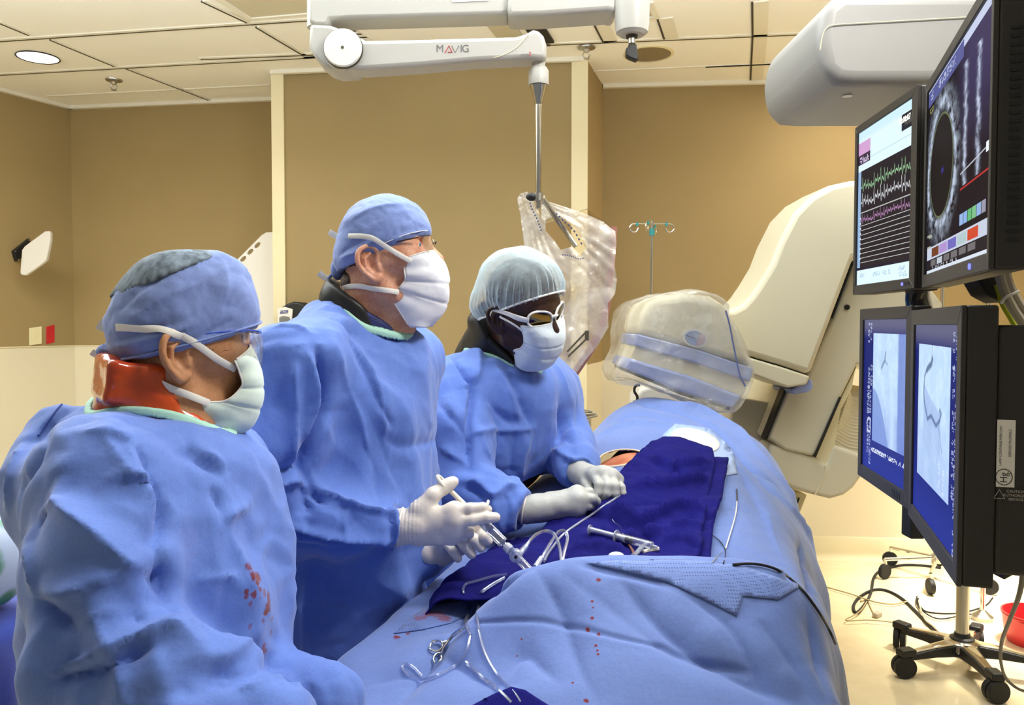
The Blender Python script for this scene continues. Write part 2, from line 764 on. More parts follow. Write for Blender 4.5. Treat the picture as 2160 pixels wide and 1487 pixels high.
class NT:
    def __init__(self, name):
        self.m = bpy.data.materials.new(name)
        self.m.use_nodes = True
        self.t = self.m.node_tree
        self.t.nodes.clear()
        self.out = self.t.nodes.new('ShaderNodeOutputMaterial')
        self._co = None

    def n(self, typ, **kw):
        nd = self.t.nodes.new(typ)
        for k, v in kw.items():
            if k.startswith('i_'):
                key = k[2:]
                key = int(key) if key.isdigit() else key.replace('_', ' ')
                nd.inputs[key].default_value = v
            else:
                setattr(nd, k, v)
        return nd

    def l(self, a, b):
        self.t.links.new(a, b)
        return self

    @property
    def co(self):
        if self._co is None:
            self._co = self.n('ShaderNodeTexCoord').outputs['Object']
        return self._co

    def noise(self, scale, detail=3, rough=.55, co=None, stretch=None, dist=0.0):
        c = co or self.co
        if stretch:
            mp = self.n('ShaderNodeMapping')
            mp.inputs['Scale'].default_value = stretch
            self.l(c, mp.inputs[0])
            c = mp.outputs[0]
        nd = self.n('ShaderNodeTexNoise')
        nd.inputs['Scale'].default_value = scale
        nd.inputs['Detail'].default_value = detail
        nd.inputs['Roughness'].default_value = rough
        nd.inputs['Distortion'].default_value = dist
        self.l(c, nd.inputs['Vector'])
        return nd.outputs['Fac']

    def ramp(self, fac, stops):
        r = self.n('ShaderNodeValToRGB')
        els = r.color_ramp.elements
        while len(els) < len(stops):
            els.new(.5)
        for e, (p, c) in zip(els, stops):
            e.position = p
            e.color = c
        self.l(fac, r.inputs[0])
        return r.outputs[0]

    def math(self, op, a, b=None, clamp=False):
        nd = self.n('ShaderNodeMath', operation=op, use_clamp=clamp)
        for i, x in enumerate((a, b)):
            if x is None: continue
            if isinstance(x, (int, float)):
                nd.inputs[i].default_value = x
            else:
                self.l(x, nd.inputs[i])
        return nd.outputs[0]

    def mix(self, fac, a, b):
        nd = self.n('ShaderNodeMix', data_type='RGBA')
        for i, x in ((0, fac), (6, a), (7, b)):
            if isinstance(x, (tuple, float, int)):
                nd.inputs[i].default_value = x
            else:
                self.l(x, nd.inputs[i])
        return nd.outputs[2]

    def bsdf(self, color, rough=.5, metal=0.0, spec=.5, bump=None, coat=0.0, sheen=0.0, sss=0.0, trans=0.0, ior=1.45, alpha=None):
        b = self.n('ShaderNodeBsdfPrincipled')
        for k, v in (('Base Color', color), ('Roughness', rough), ('Metallic', metal), ('Specular IOR Level', spec), ('Coat Weight', coat), ('Sheen Weight', sheen), ('Subsurface Weight', sss), ('Transmission Weight', trans), ('IOR', ior), ('Alpha', alpha)):
            if v is None: continue
            if isinstance(v, (tuple, float, int)):
                b.inputs[k].default_value = v
            else:
                self.l(v, b.inputs[k])
        if sss:
            b.inputs['Subsurface Radius'].default_value = (.012, .005, .003)
            b.inputs['Subsurface Scale'].default_value = 1.0
        if bump:
            h, strength, dist = bump
            bp = self.n('ShaderNodeBump')
            bp.inputs['Strength'].default_value = strength
            bp.inputs['Distance'].default_value = dist
            self.l(h, bp.inputs['Height'])
            self.l(bp.outputs[0], b.inputs['Normal'])
        self.l(b.outputs[0], self.out.inputs[0])
        return b


def mat(name, hexc, rough=.5, metal=0.0, spec=.5, var=None, bump=None, **kw):
    t = NT(name)
    c = lin(hexc)
    if var:
        sc, amt = var
        nz = t.noise(sc, 4)
        c0 = tuple(max(0, x * (1 - amt)) for x in c[:3]) + (1,)
        c1 = tuple(min(1, x * (1 + amt)) for x in c[:3]) + (1,)
        c = t.ramp(nz, [(.3, c0), (.7, c1)])
    bp = None
    if bump:
        bp = (t.noise(bump[0], 3), bump[1], bump[2])
    t.bsdf(c, rough, metal, spec, bp, **kw)
    return t.m


def emit(name, hexc, s):
    t = NT(name)
    e = t.n('ShaderNodeEmission')
    e.inputs[0].default_value = lin(hexc)
    e.inputs[1].default_value = s
    t.l(e.outputs[0], t.out.inputs[0])
    return t.m


M = {}
M['wall_tan'] = mat('wall_tan_paint', '#9c865b', .75, var=(3.0, .03), bump=(180, .12, .002))
M['wall_cream'] = mat('wall_cream_panel', '#e0d6bb', .55, var=(2.0, .02))
M['trim_cream'] = mat('trim_cream', '#e6d9b0', .45)
M['tile'] = mat('ceiling_tile', '#f6f3ea', .9, bump=(260, .15, .002))
M['tee'] = mat('ceiling_grid_metal', '#e8e2d0', .5)
M['dark_part_shade'] = mat('dark_parts_and_shade', '#4a4436', .8)  # dark parts, and the shadow lines painted beside the ceiling tees
t = NT('vinyl_floor')
t.bsdf(t.ramp(t.noise(9, 5), [(.3, lin('#d8c8a2')), (.7, lin('#e2d3b0'))]), .16, spec=.5, coat=.35)
M['floor'] = t.m
M['chrome'] = mat('chrome', '#d8d6d0', .14, 1.0)
M['steel'] = mat('brushed_steel', '#b9b6ae', .32, 1.0)
M['white'] = mat('white_plastic', '#dedad2', .4)
M['offwhite'] = mat('off_white_enamel', '#b4b1aa', .4)
M['cream_eq'] = mat('cream_equipment', '#d6cdb2', .38, var=(1.5, .015))
M['cream_dark'] = mat('deep_cream', '#dccfa8', .45)  # yellower cream for the baseboard and a housing seam
M['lavender'] = mat('lavender_trim', '#8f9ac6', .4)
M['black'] = mat('black_plastic', '#1b1a19', .5)
M['black_soft'] = mat('charcoal_housing', '#2c2a27', .55, bump=(400, .1, .001))
M['rubber'] = mat('black_rubber', '#141414', .6)
M['red'] = mat('red_plastic', '#c4262c', .35)
M['switch'] = mat('ivory_plate', '#e8dfb4', .4)
M['grey_cable'] = mat('grey_cable', '#a9a08c', .5)
M['tan_cable'] = mat('tan_cable', '#a3926a', .5)
M['teal'] = mat('teal_clip', '#2f8f93', .4)
M['lamp'] = emit('lamp_diffuser', '#fff6e2', 6.0)
M['metal_vent'] = mat('vent_metal', '#c9c0a4', .5)

# ------------------------------------------------------------------ room shell
HC = 3.0


def vwall(name, p0, p1, z0, z1, m, th=.06, back=1):
    """upright wall from p0 to p1 (floor-plan points), thickness away from the room"""
    p0, p1 = A(*p0[:2], 0), A(*p1[:2], 0)
    d = unit(p1 - p0)
    nrm = A(-d[1], d[0], 0) * back
    mb = MB()
    mb.prism([p0 + A(0, 0, z0), p1 + A(0, 0, z0), p1 + A(0, 0, z1), p0 + A(0, 0, z1)], nrm * th)
    return mb


def build_room():
    B_ = atz(148, 225, HC)
    A_ = atz(0, 187, HC)
    dl = unit(A_ - B_)
    Lfar = B_ + dl * 4.2
    C_ = atz(573, 207, HC)
    db = unit(C_ - B_)
    D_ = atz(573, 151, HC)
    F_ = atz(1240, 122, HC)
    dp = unit(F_ - D_)
    G_ = atz(1272, 180, HC)
    I_ = atz(1725, 168, HC)
    dr = unit(I_ - G_)
    R_ = G_ + dr * 4.2
    Cx = C_ + db * .8
    zl, zr = 1.33, 1.245
    w = vwall('wall_left', Lfar, B_, zl, HC, None)
    struct(w.build('wall_left', M['wall_tan']))
    w = vwall('', Lfar + 0 * dl, B_, 0, zl, None)
    struct(w.build('wall_left_wainscot', M['wall_cream']))
    w = vwall('', B_, Cx, zl, HC, None)
    struct(w.build('wall_back', M['wall_tan']))
    w = vwall('', B_, Cx, 0, zl, None)
    struct(w.build('wall_back_wainscot', M['wall_cream']))
    # projecting bay: cream corner posts, tan panel, return on its right side
    E1 = atz(599, 152, HC)
    E2 = atz(1206, 125, HC)
    nb = A(-dp[1], dp[0], 0)
    struct(vwall('', E1, E2, 0, HC, None).build('wall_bay', M['wall_tan']))
    mb = MB()
    for a, b in ((D_, E1), (E2, F_)):
        p, q = A(*a[:2], 0), A(*b[:2], 0)
        mb.prism([p - nb * .012, q - nb * .012, q - nb * .012 + A(0, 0, HC), p - nb * .012 + A(0, 0, HC)], nb * .08)
    struct(mb.build('trim_1', M['trim_cream']))
    # bay sides
    struct(vwall('', A(*D_[:2], 0) + nb * .07, A(*D_[:2], 0) + nb * .9, 0, HC, None, .05, back=-1).build('wall_bay_left', M['wall_cream']))
    struct(vwall('', A(*F_[:2], 0) + nb * .069, A(*G_[:2], 0) + dr * .0, zr, HC, None, .05, back=1).build('wall_bay_right', M['wall_tan']))
    struct(vwall('', A(*F_[:2], 0) + nb * .069, A(*G_[:2], 0), 0, zr, None, .05, back=1).build('wall_bay_right_wainscot', M['wall_cream']))
    struct(vwall('', G_, R_, zr, HC, None).build('wall_right', M['wall_tan']))
    struct(vwall('', G_, R_, 0, zr, None).build('wall_right_wainscot', M['wall_cream']))
    # cove base of the right wall
    p, q = A(*G_[:2], 0), A(*R_[:2], 0)
    nr = A(dr[1], -dr[0], 0)
    mb = MB()
    prof = [(.0, .0), (.05, .0), (.022, .018), (.010, .05), (.008, .14), (.0, .145)]
    V = [p + nr * a + A(0, 0, z) for a, z in prof] + [q + nr * a + A(0, 0, z) for a, z in prof]
    n = len(prof)
    mb.add(V, [(i, (i + 1) % n, n + (i + 1) % n, n + i) for i in range(n)] + [tuple(range(n)), tuple(range(2 * n - 1, n - 1, -1))])
    struct(mb.build('baseboard_right', M['cream_dark'], angle=60))
    # far right side wall
    S_ = A(R_[0], R_[1], 0)
    struct(vwall('', S_, S_ + A(-.75, -5.6, 0), 0, HC, None, .06, back=1).build('wall_side', M['wall_cream']))
    # floor
    mb = MB()
    mb.box((0.1, 2.4, -.05), (12.5, 8.2, .1))
    struct(mb.build('floor', M['floor'], smooth=False))
    # ceiling: tiles, tee grid and dark strips painted as its shadow lines
    mb = MB()
    mb.box((0.1, 2.4, HC + .05), (12.5, 8.2, .1))
    mb.m = 1
    u = unit(A(dp[0], dp[1], 0))
    v = A(-u[1], u[0], 0)

    def bar(a, b, w=.022, ext=0.0, dark=True):
        a = A(*a[:2], 0)
        b = A(*b[:2], 0)
        d = unit(b - a)
        s = A(-d[1], d[0], 0)
        a = a - d * ext
        b = b + d * ext
        z = A(0, 0, HC)
        mb.m = 1
        mb.prism([a - s * w / 2 + z, b - s * w / 2 + z, b + s * w / 2 + z, a + s * w / 2 + z], (0, 0, -.006))
        if dark:
            mb.m = 2  # dark strip below the tile face, drawn as the tee's shadow line
            o = s * (w / 2 + .004)
            mb.prism([a + o - s * .005 + z, b + o - s * .005 + z, b + o + s * .005 + z, a + o + s * .005 + z], (0, 0, -.0075))
    bar(atz(0, 83, HC), atz(648, 39, HC), ext=.6)
    bar(atz(0, 155, HC), atz(640, 119, HC), ext=.4)
    bar(atz(640, 119, HC), atz(1160, 92, HC))
    bar(atz(1160, 91, HC), atz(1760, 66, HC), ext=2.0)
    bar(atz(100, 202, HC), atz(570, 178, HC), w=.012, dark=False)
    bar(atz(1260, 149, HC), atz(1600, 134, HC), w=.012, ext=.3, dark=False)
    bar(atz(1600, 134, HC), atz(2100, 112, HC), w=.012, ext=.3)
    for a, b in (((0, 45), (65, 72)), ((110, 82), (245, 138)), ((270, 143), (450, 212)), ((430, 0), (525, 45)), ((545, 55), (645, 115))):
        bar(atz(*a, HC), atz(*b, HC), w=.02)
    for a, b in (((1405, 40), (1416, 76)), ((1268, 45), (1287, 84)), ((1605, 5), (1604, 70))):
        bar(atz(*a, HC), atz(*b, HC), w=.07, ext=.02)
    bar(atz(1604, 72, HC), atz(1597, 166, HC), w=.07)
    o = mb.build('ceiling', None, smooth=False, mats=[M['tile'], M['tee'], M['dark_part_shade']])
    struct(o)
    # wall-top mouldings
    mb = MB()
    for a, b in ((B_, Cx), (G_, R_), (D_, F_), (Lfar, B_)):
        a, b = A(*a[:2], HC), A(*b[:2], HC)
        d = unit(b - a)
        s = A(d[1], -d[0], 0)
        mb.prism([a, b, b + s * .03, a + s * .03], (0, 0, -.022))
    struct(mb.build('trim_2', M['tee'], smooth=False))
    mb = MB()
    for a, b, z in ((B_, Cx, zl), (Lfar, B_, zl), (G_, R_, zr)):
        a, b = A(*a[:2], z), A(*b[:2], z)
        d = unit(b - a)
        s = A(d[1], -d[0], 0)
        mb.prism([a, b, b + s * .006, a + s * .006], (0, 0, .006))
    struct(mb.build('trim_3', M['trim_cream'], smooth=False))
    return dict(B=B_, C=C_, D=D_, F=F_, G=G_, R=R_, dp=dp, nb=nb, dr=dr, dl=dl, db=db, I=I_)


ROOM = build_room()


def on_line(px, py, p, d, off=0.0):
    """point of the upright wall through p with floor direction d that shows at (px, py)"""
    n = A(d[1], -d[0], 0)
    r = ray(px, py)
    s = ((A(p[0], p[1], 0) - EYE) @ n) / (r @ n)
    return EYE + r * s + n * off


# ------------------------------------------------------------------ ceiling fittings
def ceiling_fittings():
    c = atz(80, 120, HC)
    rr = abs(atz(125, 122, HC)[0] - atz(37, 117, HC)[0]) / 2
    t = thing('ceiling_light', 'lit round recessed downlight in the ceiling, glowing white', 'light', c)
    MB().lathe([(rr * 1.0, 0), (rr * 1.06, -.006), (rr * 1.02, -.008), (rr * .96, -.002)], c, n=48, caps=False).build('trim_ring', M['black'], t)
    MB().lathe([(rr * .97, -.001), (rr * .97, -.004)], c, n=48).build('diffuser', M['lamp'], t)
    c = atz(1368, 113, HC)
    rr = .125
    t = thing('ceiling_light', 'unlit recessed downlight with a shiny chrome reflector ring', 'light', c)
    MB().lathe([(rr * 1.12, 0), (rr * 1.12, -.006), (rr, -.008), (rr, -.004)], c, n=48, caps=False).build('trim_ring', M['trim_cream'], t)
    MB().lathe([(rr, -.006), (rr * .97, -.0045), (rr * .7, -.003), (rr * .5, -.002)], c, n=48).build('reflector', M['chrome'], t)
    for px, py, lab in ((240, 172, 'small metal fire sprinkler on the ceiling below the lit downlight'), (1237, 103, 'metal fire sprinkler with wide plate at the ceiling edge above the cream post')):
        c = atz(px, py - 4, HC)
        t = thing('fire_sprinkler', lab, 'sprinkler', c)
        MB().lathe([(.05, 0), (.048, -.008), (.02, -.016), (.012, -.03)], c, n=24).build('escutcheon', M['steel'], t)
        mb = MB()
        for s in (-1, 1):
            mb.tube([c + A(.012 * s, 0, -.025), c + A(.02 * s, 0, -.045), c + A(.006 * s, 0, -.062)], .003, 6, smooth=4)
        mb.lathe([(.016, 0), (.016, -.003)], c + A(0, 0, -.062), n=16)
        mb.build('deflector', M['steel'], t)

    def panel(name, lab, cat, pxs, m, inner, frame_w=.03, slats=0):
        pts = [atz(x, y, HC) for x, y in pxs]
        cen = sum(pts) / len(pts)
        t = thing(name, lab, cat, cen)
        z = A(0, 0, -.004)
        mb = MB()
        for i in range(4):
            a, b = pts[i], pts[(i + 1) % 4]
            ia, ib = a + unit(cen - a) * frame_w * 1.4, b + unit(cen - b) * frame_w * 1.4
            mb.prism([a, b, ib, ia], (0, 0, -.010))
        mb.build('frame', m, t, smooth=False)
        MB().prism([p + unit(cen - p) * frame_w * 1.2 for p in pts], z).build('backing', inner, t, smooth=False)
        if slats:
            mb = MB()
            for i in range(slats):
                f = (i + .5) / slats
                a = pts[0] + (pts[3] - pts[0]) * f
                b = pts[1] + (pts[2] - pts[1]) * f
                s = unit(pts[3] - pts[0]) * .008
                mb.prism([a - s, b - s, b + s, a + s], (0, 0, -.009))
            mb.build('grille', m, t, smooth=False)
    panel('ceiling_vent', 'grey recessed ceiling panel left of the white shield arm', 'vent', [(448, -8), (660, -22), (690, 26), (522, 40)], M['tee'], M['metal_vent'])
    panel('ceiling_vent', 'slatted dark air grille peeking over the arm elbow', 'vent', [(700, 58), (748, 55), (790, 82), (740, 86)], M['tee'], M['dark_part_shade'], .015, 4)
    panel('ceiling_vent', 'small tan ceiling register behind the round boom cylinder', 'vent', [(1262, 6), (1378, 2), (1393, 36), (1280, 42)], M['tee'], M['metal_vent'])
    # black ceiling rail slot beside a tan strip
    a = [atz(x, y, HC) for x, y in ((1098, 20), (1128, 20), (1158, 74), (1155, 96))]
    t = thing('ceiling_track', 'black ceiling rail slot with a tan strip, running behind the lettered arm', 'track', sum(a) / 4)
    p, q = atz(1104, 20, HC), atz(1150, 88, HC)
    d = unit(q - p)
    s = A(-d[1], d[0], 0)
    MB().prism([p - s * .05, q - s * .05, q + s * .05, p + s * .05], (0, 0, -.012)).build('rail', M['black'], t, smooth=False)
    p2, q2 = p + s * .16, q + s * .16
    MB().prism([p2 - s * .07, q2 - s * .07, q2 + s * .07, p2 + s * .07], (0, 0, -.006)).build('cover_strip', M['metal_vent'], t, smooth=False)


ceiling_fittings()

# ------------------------------------------------------------------ things on and by the walls
def z3(x, y):
    return (1640 + x * .2621, 740 + y * .2621)


def wall_things():
    dl, B_ = ROOM['dl'], ROOM['B']
    wl = lambda x, y, off: on_line(x, y, B_, -dl, off)
    # white flat antenna panel on a black bracket
    base = wl(40, 535, 0)
    t = thing('wall_antenna', 'white flat panel tilted on a black bracket on the left tan wall', 'antenna', base)
    Yp = base[1] - .16
    slab('panel', [(46, 527), (52, 519), (94, 488), (104, 487), (106, 492), (106, 507), (98, 548), (92, 554), (54, 581), (44, 580), (42, 574)], Yp, .03, M['white'], t, .006)
    mb = MB()
    q = [wl(x, y, .0) for x, y in ((23, 530), (57, 503), (62, 528), (30, 552))]
    n = A(-dl[1], dl[0], 0)
    n = n if n[1] < 0 else -n
    mb.prism(q, n * .03)
    mb.build('bracket', M['black'], t, bevel=.003)
    MB().tube([wl(44, 530, 0) + n * .03, P(66, 540, Yp + .03)], .014, 10).build('arm', M['black'], t)
    for x, y in ((27, 531), (55, 507), (59, 527), (33, 548)):
        MB().ball(wl(x, y, 0) + n * .031, .004, 6).build('screw', M['steel'], t)
    for nm, px, m, lab in (('wall_plate', (61, 690, 87, 727), M['switch'], 'ivory blank switch plate low on the left tan wall'), ('wall_plate', (97, 687, 114, 724), M['red'], 'red switch plate beside the ivory plate on the left wall')):
        x0, y0, x1, y1 = px
        q = [wl(x, y, 0) for x, y in ((x0, y0 + 2), (x1, y0 - 2), (x1, y1 - 2), (x0, y1 + 2))]
        t = thing(nm, lab, 'switch plate', q[3])
        MB().prism(q, n * .008).build('plate', m, t, bevel=.003)
        c = sum(q) / 4
        w = q[1] - q[0]
        h = q[0] - q[3]
        MB().prism([c - w * .16 - h * .16, c + w * .16 - h * .16, c + w * .16 + h * .16, c - w * .16 + h * .16], n * .011).build('rocker', m, t, bevel=.001)
    # white transfer board leaning behind the bay, oval hand slots along its sloping edge
    Yb = 5.02
    out = [(500, 552), (503, 545), (552, 496), (562, 490), (600, 489), (600, 1172), (500, 1172)]
    slots = []
    for cx, cy in ((513, 546), (528, 531), (543, 517)):
        slots.append([(cx + 8 * math.cos(a) * .72 - 4.2 * math.sin(a) * -.7, cy + 4.2 * math.sin(a) * .72 - 8 * math.cos(a) * .7) for a in np.linspace(0, 2 * math.pi, 12, endpoint=False)])
    v2, tr = sheet_fill(out, 40, slots)
    F3 = np.array([P(x, y, Yb) for x, y in v2])
    nV = len(F3)
    faces = [tuple(q) for q in tr] + [tuple(q[::-1] + nV) for q in tr]
    from collections import Counter
    cnt = Counter()
    for a, b, c in tr:
        for e in ((a, b), (b, c), (c, a)):
            cnt[tuple(sorted(e))] += 1
    for (a, b), k in cnt.items():
        if k == 1: faces.append((a, b, b + nV, a + nV))
    o = mk('transfer_board', np.vstack([F3, F3 + A(0, .025, 0)]), faces, M['white'], None, smooth=False)
    tag(o, 'tall white patient transfer board with three hand slots, standing behind the cream corner post', 'transfer board')
    # hand sanitiser dispenser on the bay
    D_, dp = ROOM['D'], ROOM['dp']
    wb = lambda x, y, off: on_line(x, y, D_, dp, off)
    base = wb(635, 760, 0)
    t = thing('soap_dispenser', 'black hand sanitiser dispenser with white front behind the tallest man', 'dispenser', base)
    nb = -ROOM['nb']
    out = [(601, 760), (601, 660), (606, 650), (618, 642), (632, 637), (645, 638), (657, 643), (667, 652), (670, 662), (670, 760)]
    MB().prism([wb(x, y, 0) for x, y in out], nb * .10).build('housing', M['black'], t, bevel=.012)
    face = [wb(x - 4, y, .10) for x, y in ((605, 652), (620, 648), (637, 653), (635, 676), (630, 750), (608, 750))]
    MB().prism(face, nb * .012).build('front_cover', M['white'], t, bevel=.004)
    win = [wb(x - 4, y, .112) for x, y in ((610, 670), (618, 667), (630, 669), (632, 674), (628, 740), (613, 740))]
    MB().prism(win, nb * .004).build('window', M['steel'], t)
    badge = [wb(x - 4, y, .112) for x, y in ((612, 656), (628, 655), (627, 661), (611, 662))]
    bd = MB().prism(badge, nb * .002).build('badge', mat('badge_blue', '#3a3f7c', .5), t, smooth=False)
    text_mesh('PURELL', sum(badge) / 4 + nb * .0022, dp, A(0, 0, 1), .010, 'lettering', M['white'], bd, .0006)
    # round plate behind the tallest man's chest
    c = wb(864, 734, 0)
    t = thing('wall_clock', 'round cream wall disc with dark rim seen between the two standing men', 'wall disc', c)
    MB().lathe([(.066, 0), (.068, .012), (.062, .018)], c, nb, 40).build('rim', M['dark_part_shade'], t)
    MB().lathe([(.060, .012), (.058, .021), (.03, .024)], c + A(-.006, 0, 0), nb, 40).build('face', M['switch'], t)
    # metal trolley with a tangle of leads behind the third man
    Y = 3.5
    top = [P(1180, 866, Y + .35), P(1246, 866, Y + .35), P(1224, 893, Y), P(1140, 893, Y)]
    z = top[2][2]
    top = [A(p[0], p[1], z) for p in top]
    t = thing('trolley', 'grey metal trolley with coiled leads behind the third man', 'trolley', A(top[3][0], top[3][1], 0))
    MB().prism(top, (0, 0, -.03)).build('tray', M['steel'], t, bevel=.004)
    for p in top:
        c = sum(top) / 4
        q = p + (c - p) * .08
        MB().tube([A(q[0], q[1], 0), A(q[0], q[1], z - .02)], .012, 10).build('leg', M['steel'], t)
    w = []
    r = np.random.default_rng(3)
    mb = MB()
    for k in range(6):
        c = sum(top) / 4 + A(.03, -.05, .012)
        pts = [c + A(r.uniform(-.1, .1), r.uniform(-.1, .12), r.uniform(.0, .035)) for _ in range(6)]
        mb.tube(pts, .004, 6, smooth=6)
    o = mb.build('lead_wires', M['grey_cable'], None)
    tag(o, 'tangle of pale lead wires lying on the metal trolley', 'wires')


wall_things()


# ------------------------------------------------------------------ floor stands, cables, bucket
def caster(mb_w, mb_f, c, r=.045, yaw=0.0):
    """twin-wheel caster resting on the floor at c"""
    d = A(math.cos(yaw), math.sin(yaw), 0)
    for s in (-.014, .014):
        mb_w.lathe([(r * .6, -.011), (r * .95, -.011), (r, -.006), (r, .006), (r * .95, .011), (r * .6, .011)], c + A(0, 0, r) + d * s, d, 22)
    mb_f.lathe([(.012, r * 1.0), (.014, r * 2.05), (.01, r * 2.3)], c + A(0, 0, 0), (0, 0, 1), 14)


def stands():
    # IV pole with four ram-horn hooks, behind the detector
    Y = 4.1
    ft = P(1373, 685, Y)
    ft = A(ft[0], ft[1], 0)
    t = thing('iv_pole', 'chrome drip stand with four curled hooks and teal clips behind the bagged detector', 'IV stand', ft)
    top = P(1375, 465, Y)
    MB().tube([ft + A(0, 0, .1), ft + A(0, 0, 1.5)], .011, 14).build('pole', M['chrome'], t)
    MB().tube([ft + A(0, 0, 1.5), A(ft[0] + .003, ft[1], top[2])], .0085, 14).build('upper_pole', M['chrome'], t)
    MB().lathe([(.013, 0), (.014, .018), (.013, .036)], P(1375, 497, Y), n=18).build('collar', M['teal'], t)
    hk = P(1375, 472, Y)

    def hook(dirv, name='hook'):
        s = dirv
        pts = [hk, hk + s * .08, hk + s * .105 + A(0, 0, -.006), hk + s * .115 + A(0, 0, -.025), hk + s * .10 + A(0, 0, -.042), hk + s * .08 + A(0, 0, -.040), hk + s * .07 + A(0, 0, -.022)]
        MB().tube(pts, .0042, 8, smooth=6).build(name, M['chrome'], t)
        MB().lathe([(.007, 0), (.007, .018)], hk + s * .075 + A(0, 0, -.012), (0, 0, 1), 10).build('clip', M['teal'], t)
    for a in (2, 182, 68, 245):
        hook(A(math.cos(math.radians(a)), math.sin(math.radians(a)), 0))
    for k in range(5):
        a = math.radians(20 + 72 * k)
        d = A(math.cos(a), math.sin(a), 0)
        MB().tube([ft + A(0, 0, .13), ft + d * .26 + A(0, 0, .09)], [.018, .011], 10).build('leg', M['chrome'], t)
        w, fz = MB(), MB()
        caster(w, fz, ft + d * .26, .035, a + 1.2)
        w.build('caster', M['rubber'], t)
        fz.build('stem', M['steel'], t)
    # five-star black and chrome base in front of the monitors' wall
    c = A(1.924, 3.36, 0)
    t = thing('star_base_stand', 'rolling stand on a black and chrome five-star base with twin casters', 'rolling stand', c)
    MB().tube([c + A(0, 0, .13), c + A(0, 0, 1.15)], .026, 20).build('pole', M['steel'], t)
    MB().lathe([(.05, .13), (.048, .145), (.034, .15), (.03, .165)], c, n=28).build('pole_collar', M['black'], t)
    MB().lathe([(.055, .07), (.075, .10), (.07, .13), (.045, .142)], c, n=28).build('hub', M['chrome'], t)
    for k in range(5):
        a = math.radians(192.7 + 72 * k)
        d = A(math.cos(a), math.sin(a), 0)
        s = A(-d[1], d[0], 0)
        st = []
        for r, w, z, h in ((.045, .042, .128, .05), (.15, .030, .116, .036), (.27, .024, .098, .022)):
            p = c + d * r
            st.append([p - s * w + A(0, 0, z - h), p + s * w + A(0, 0, z - h), p + s * w * .9 + A(0, 0, z), p - s * w * .9 + A(0, 0, z)])
        V = np.array(st).reshape(-1, 3)
        Fc = [(3, 2, 1, 0), (8, 9, 10, 11)]
        for i in range(2):
            for q in range(4):
                u = (q + 1) % 4
                Fc.append((i * 4 + q, i * 4 + u, i * 4 + 4 + u, i * 4 + 4 + q))
        leg = MB().add(V, Fc).build('leg', M['black'], t, bevel=.006)
        V2 = []
        for r, w, z in ((.05, .030, .1285), (.15, .021, .1175), (.245, .015, .1035)):
            p = c + d * r
            V2 += [p - s * w + A(0, 0, z), p + s * w + A(0, 0, z), p + s * w * .7 + A(0, 0, z + .006), p - s * w * .7 + A(0, 0, z + .006)]
        MB().add(V2, Fc).build('polished_top', M['chrome'], leg, bevel=.002)
        MB().box(c + d * .275 + A(0, 0, .105), (.07, .05, .032), np.array([d, s, A(0, 0, 1)]).T).build('end_cap', M['black'], leg, bevel=.008)
        w, fz = MB(), MB()
        caster(w, fz, c + d * .285, .046, a + [1.3, .2, .9, 1.9, .5][k])
        w.build('caster', M['rubber'], t)
        fz.build('stem', M['black'], t)
    # chrome wheeled base further back
    c = A(2.47, 4.58, 0)
    t = thing('iv_pole', 'chrome pole on a low wheeled base near the right wall, behind the lower screens', 'IV stand', c)
    MB().tube([c + A(0, 0, .12), c + A(0, 0, 1.85)], .012, 14).build('pole', M['chrome'], t)
    MB().lathe([(.03, .10), (.035, .14), (.018, .16)], c, n=18).build('hub', M['steel'], t)
    for a, r in ((178, .30), (236, .31), (300, .3), (60, .3), (120, .3)):
        a = math.radians(a)
        d = A(math.cos(a), math.sin(a), 0)
        MB().tube([c + A(0, 0, .13), c + d * r + A(0, 0, .115)], .010, 10).build('leg', M['chrome'], t)
        w, fz = MB(), MB()
        w.lathe([(.02, -.012), (.042, -.012), (.045, 0), (.042, .012), (.02, .012)], c + d * r + A(0, 0, .045), A(-math.sin(a + .5), math.cos(a + .5), 0), 20)
        fz.tube([c + d * r + A(0, 0, .047), c + d * r + A(.006, 0, .08), c + d * r + A(0, 0, .118)], .009, 8)
        w.build('caster', M['rubber'], t)
        fz.build('caster_fork', M['chrome'], t)
    # second chrome pole further right
    p = P(2086, 640, 3.95)
    c = A(p[0], p[1], 0)
    t = thing('iv_pole', 'thin chrome pole rising behind the black screen bracket on the right', 'IV stand', c)
    MB().tube([c + A(0, 0, .03), c + A(0, 0, 1.85)], .012, 14).build('pole', M['chrome'], t)
    MB().lathe([(.05, 0), (.05, .02), (.03, .035), (.014, .05)], c, n=36).build('base', M['steel'], t)
    # red bucket with a dark bottle in it
    c = atz(2152, 1352, 0)
    c = A(c[0] + .06, c[1] - .02, 0)
    t = thing('bucket', 'red round plastic tub on the floor at the right edge', 'tub', c)
    MB().lathe([(.115, 0), (.13, .05), (.14, .125), (.144, .13), (.144, .14), (.136, .14), (.132, .125), (.122, .05), (.105, .008), (.0, .008)], c, n=40, caps=False).build('tub_body', M['red'], t)
    MB().tube([c + A(-.14, 0, .13), c + A(-.1, -.1, .118), c + A(0, -.145, .105), c + A(.1, -.1, .118), c + A(.14, 0, .13)], .004, 8, smooth=5).build('handle', M['red'], t)
    b = c + A(.02, .02, .0085)
    o = MB().lathe([(.03, 0), (.034, .01), (.034, .15), (.02, .18), (.013, .19), (.013, .21)], b, n=24).build('bottle', mat('dark_teal_bottle', '#153a40', .3), None)
    tag(o, 'dark teal bottle standing in the red tub', 'bottle')

    z8 = lambda x, y: (1640 + x * .2737, 1080 + y * .2737)

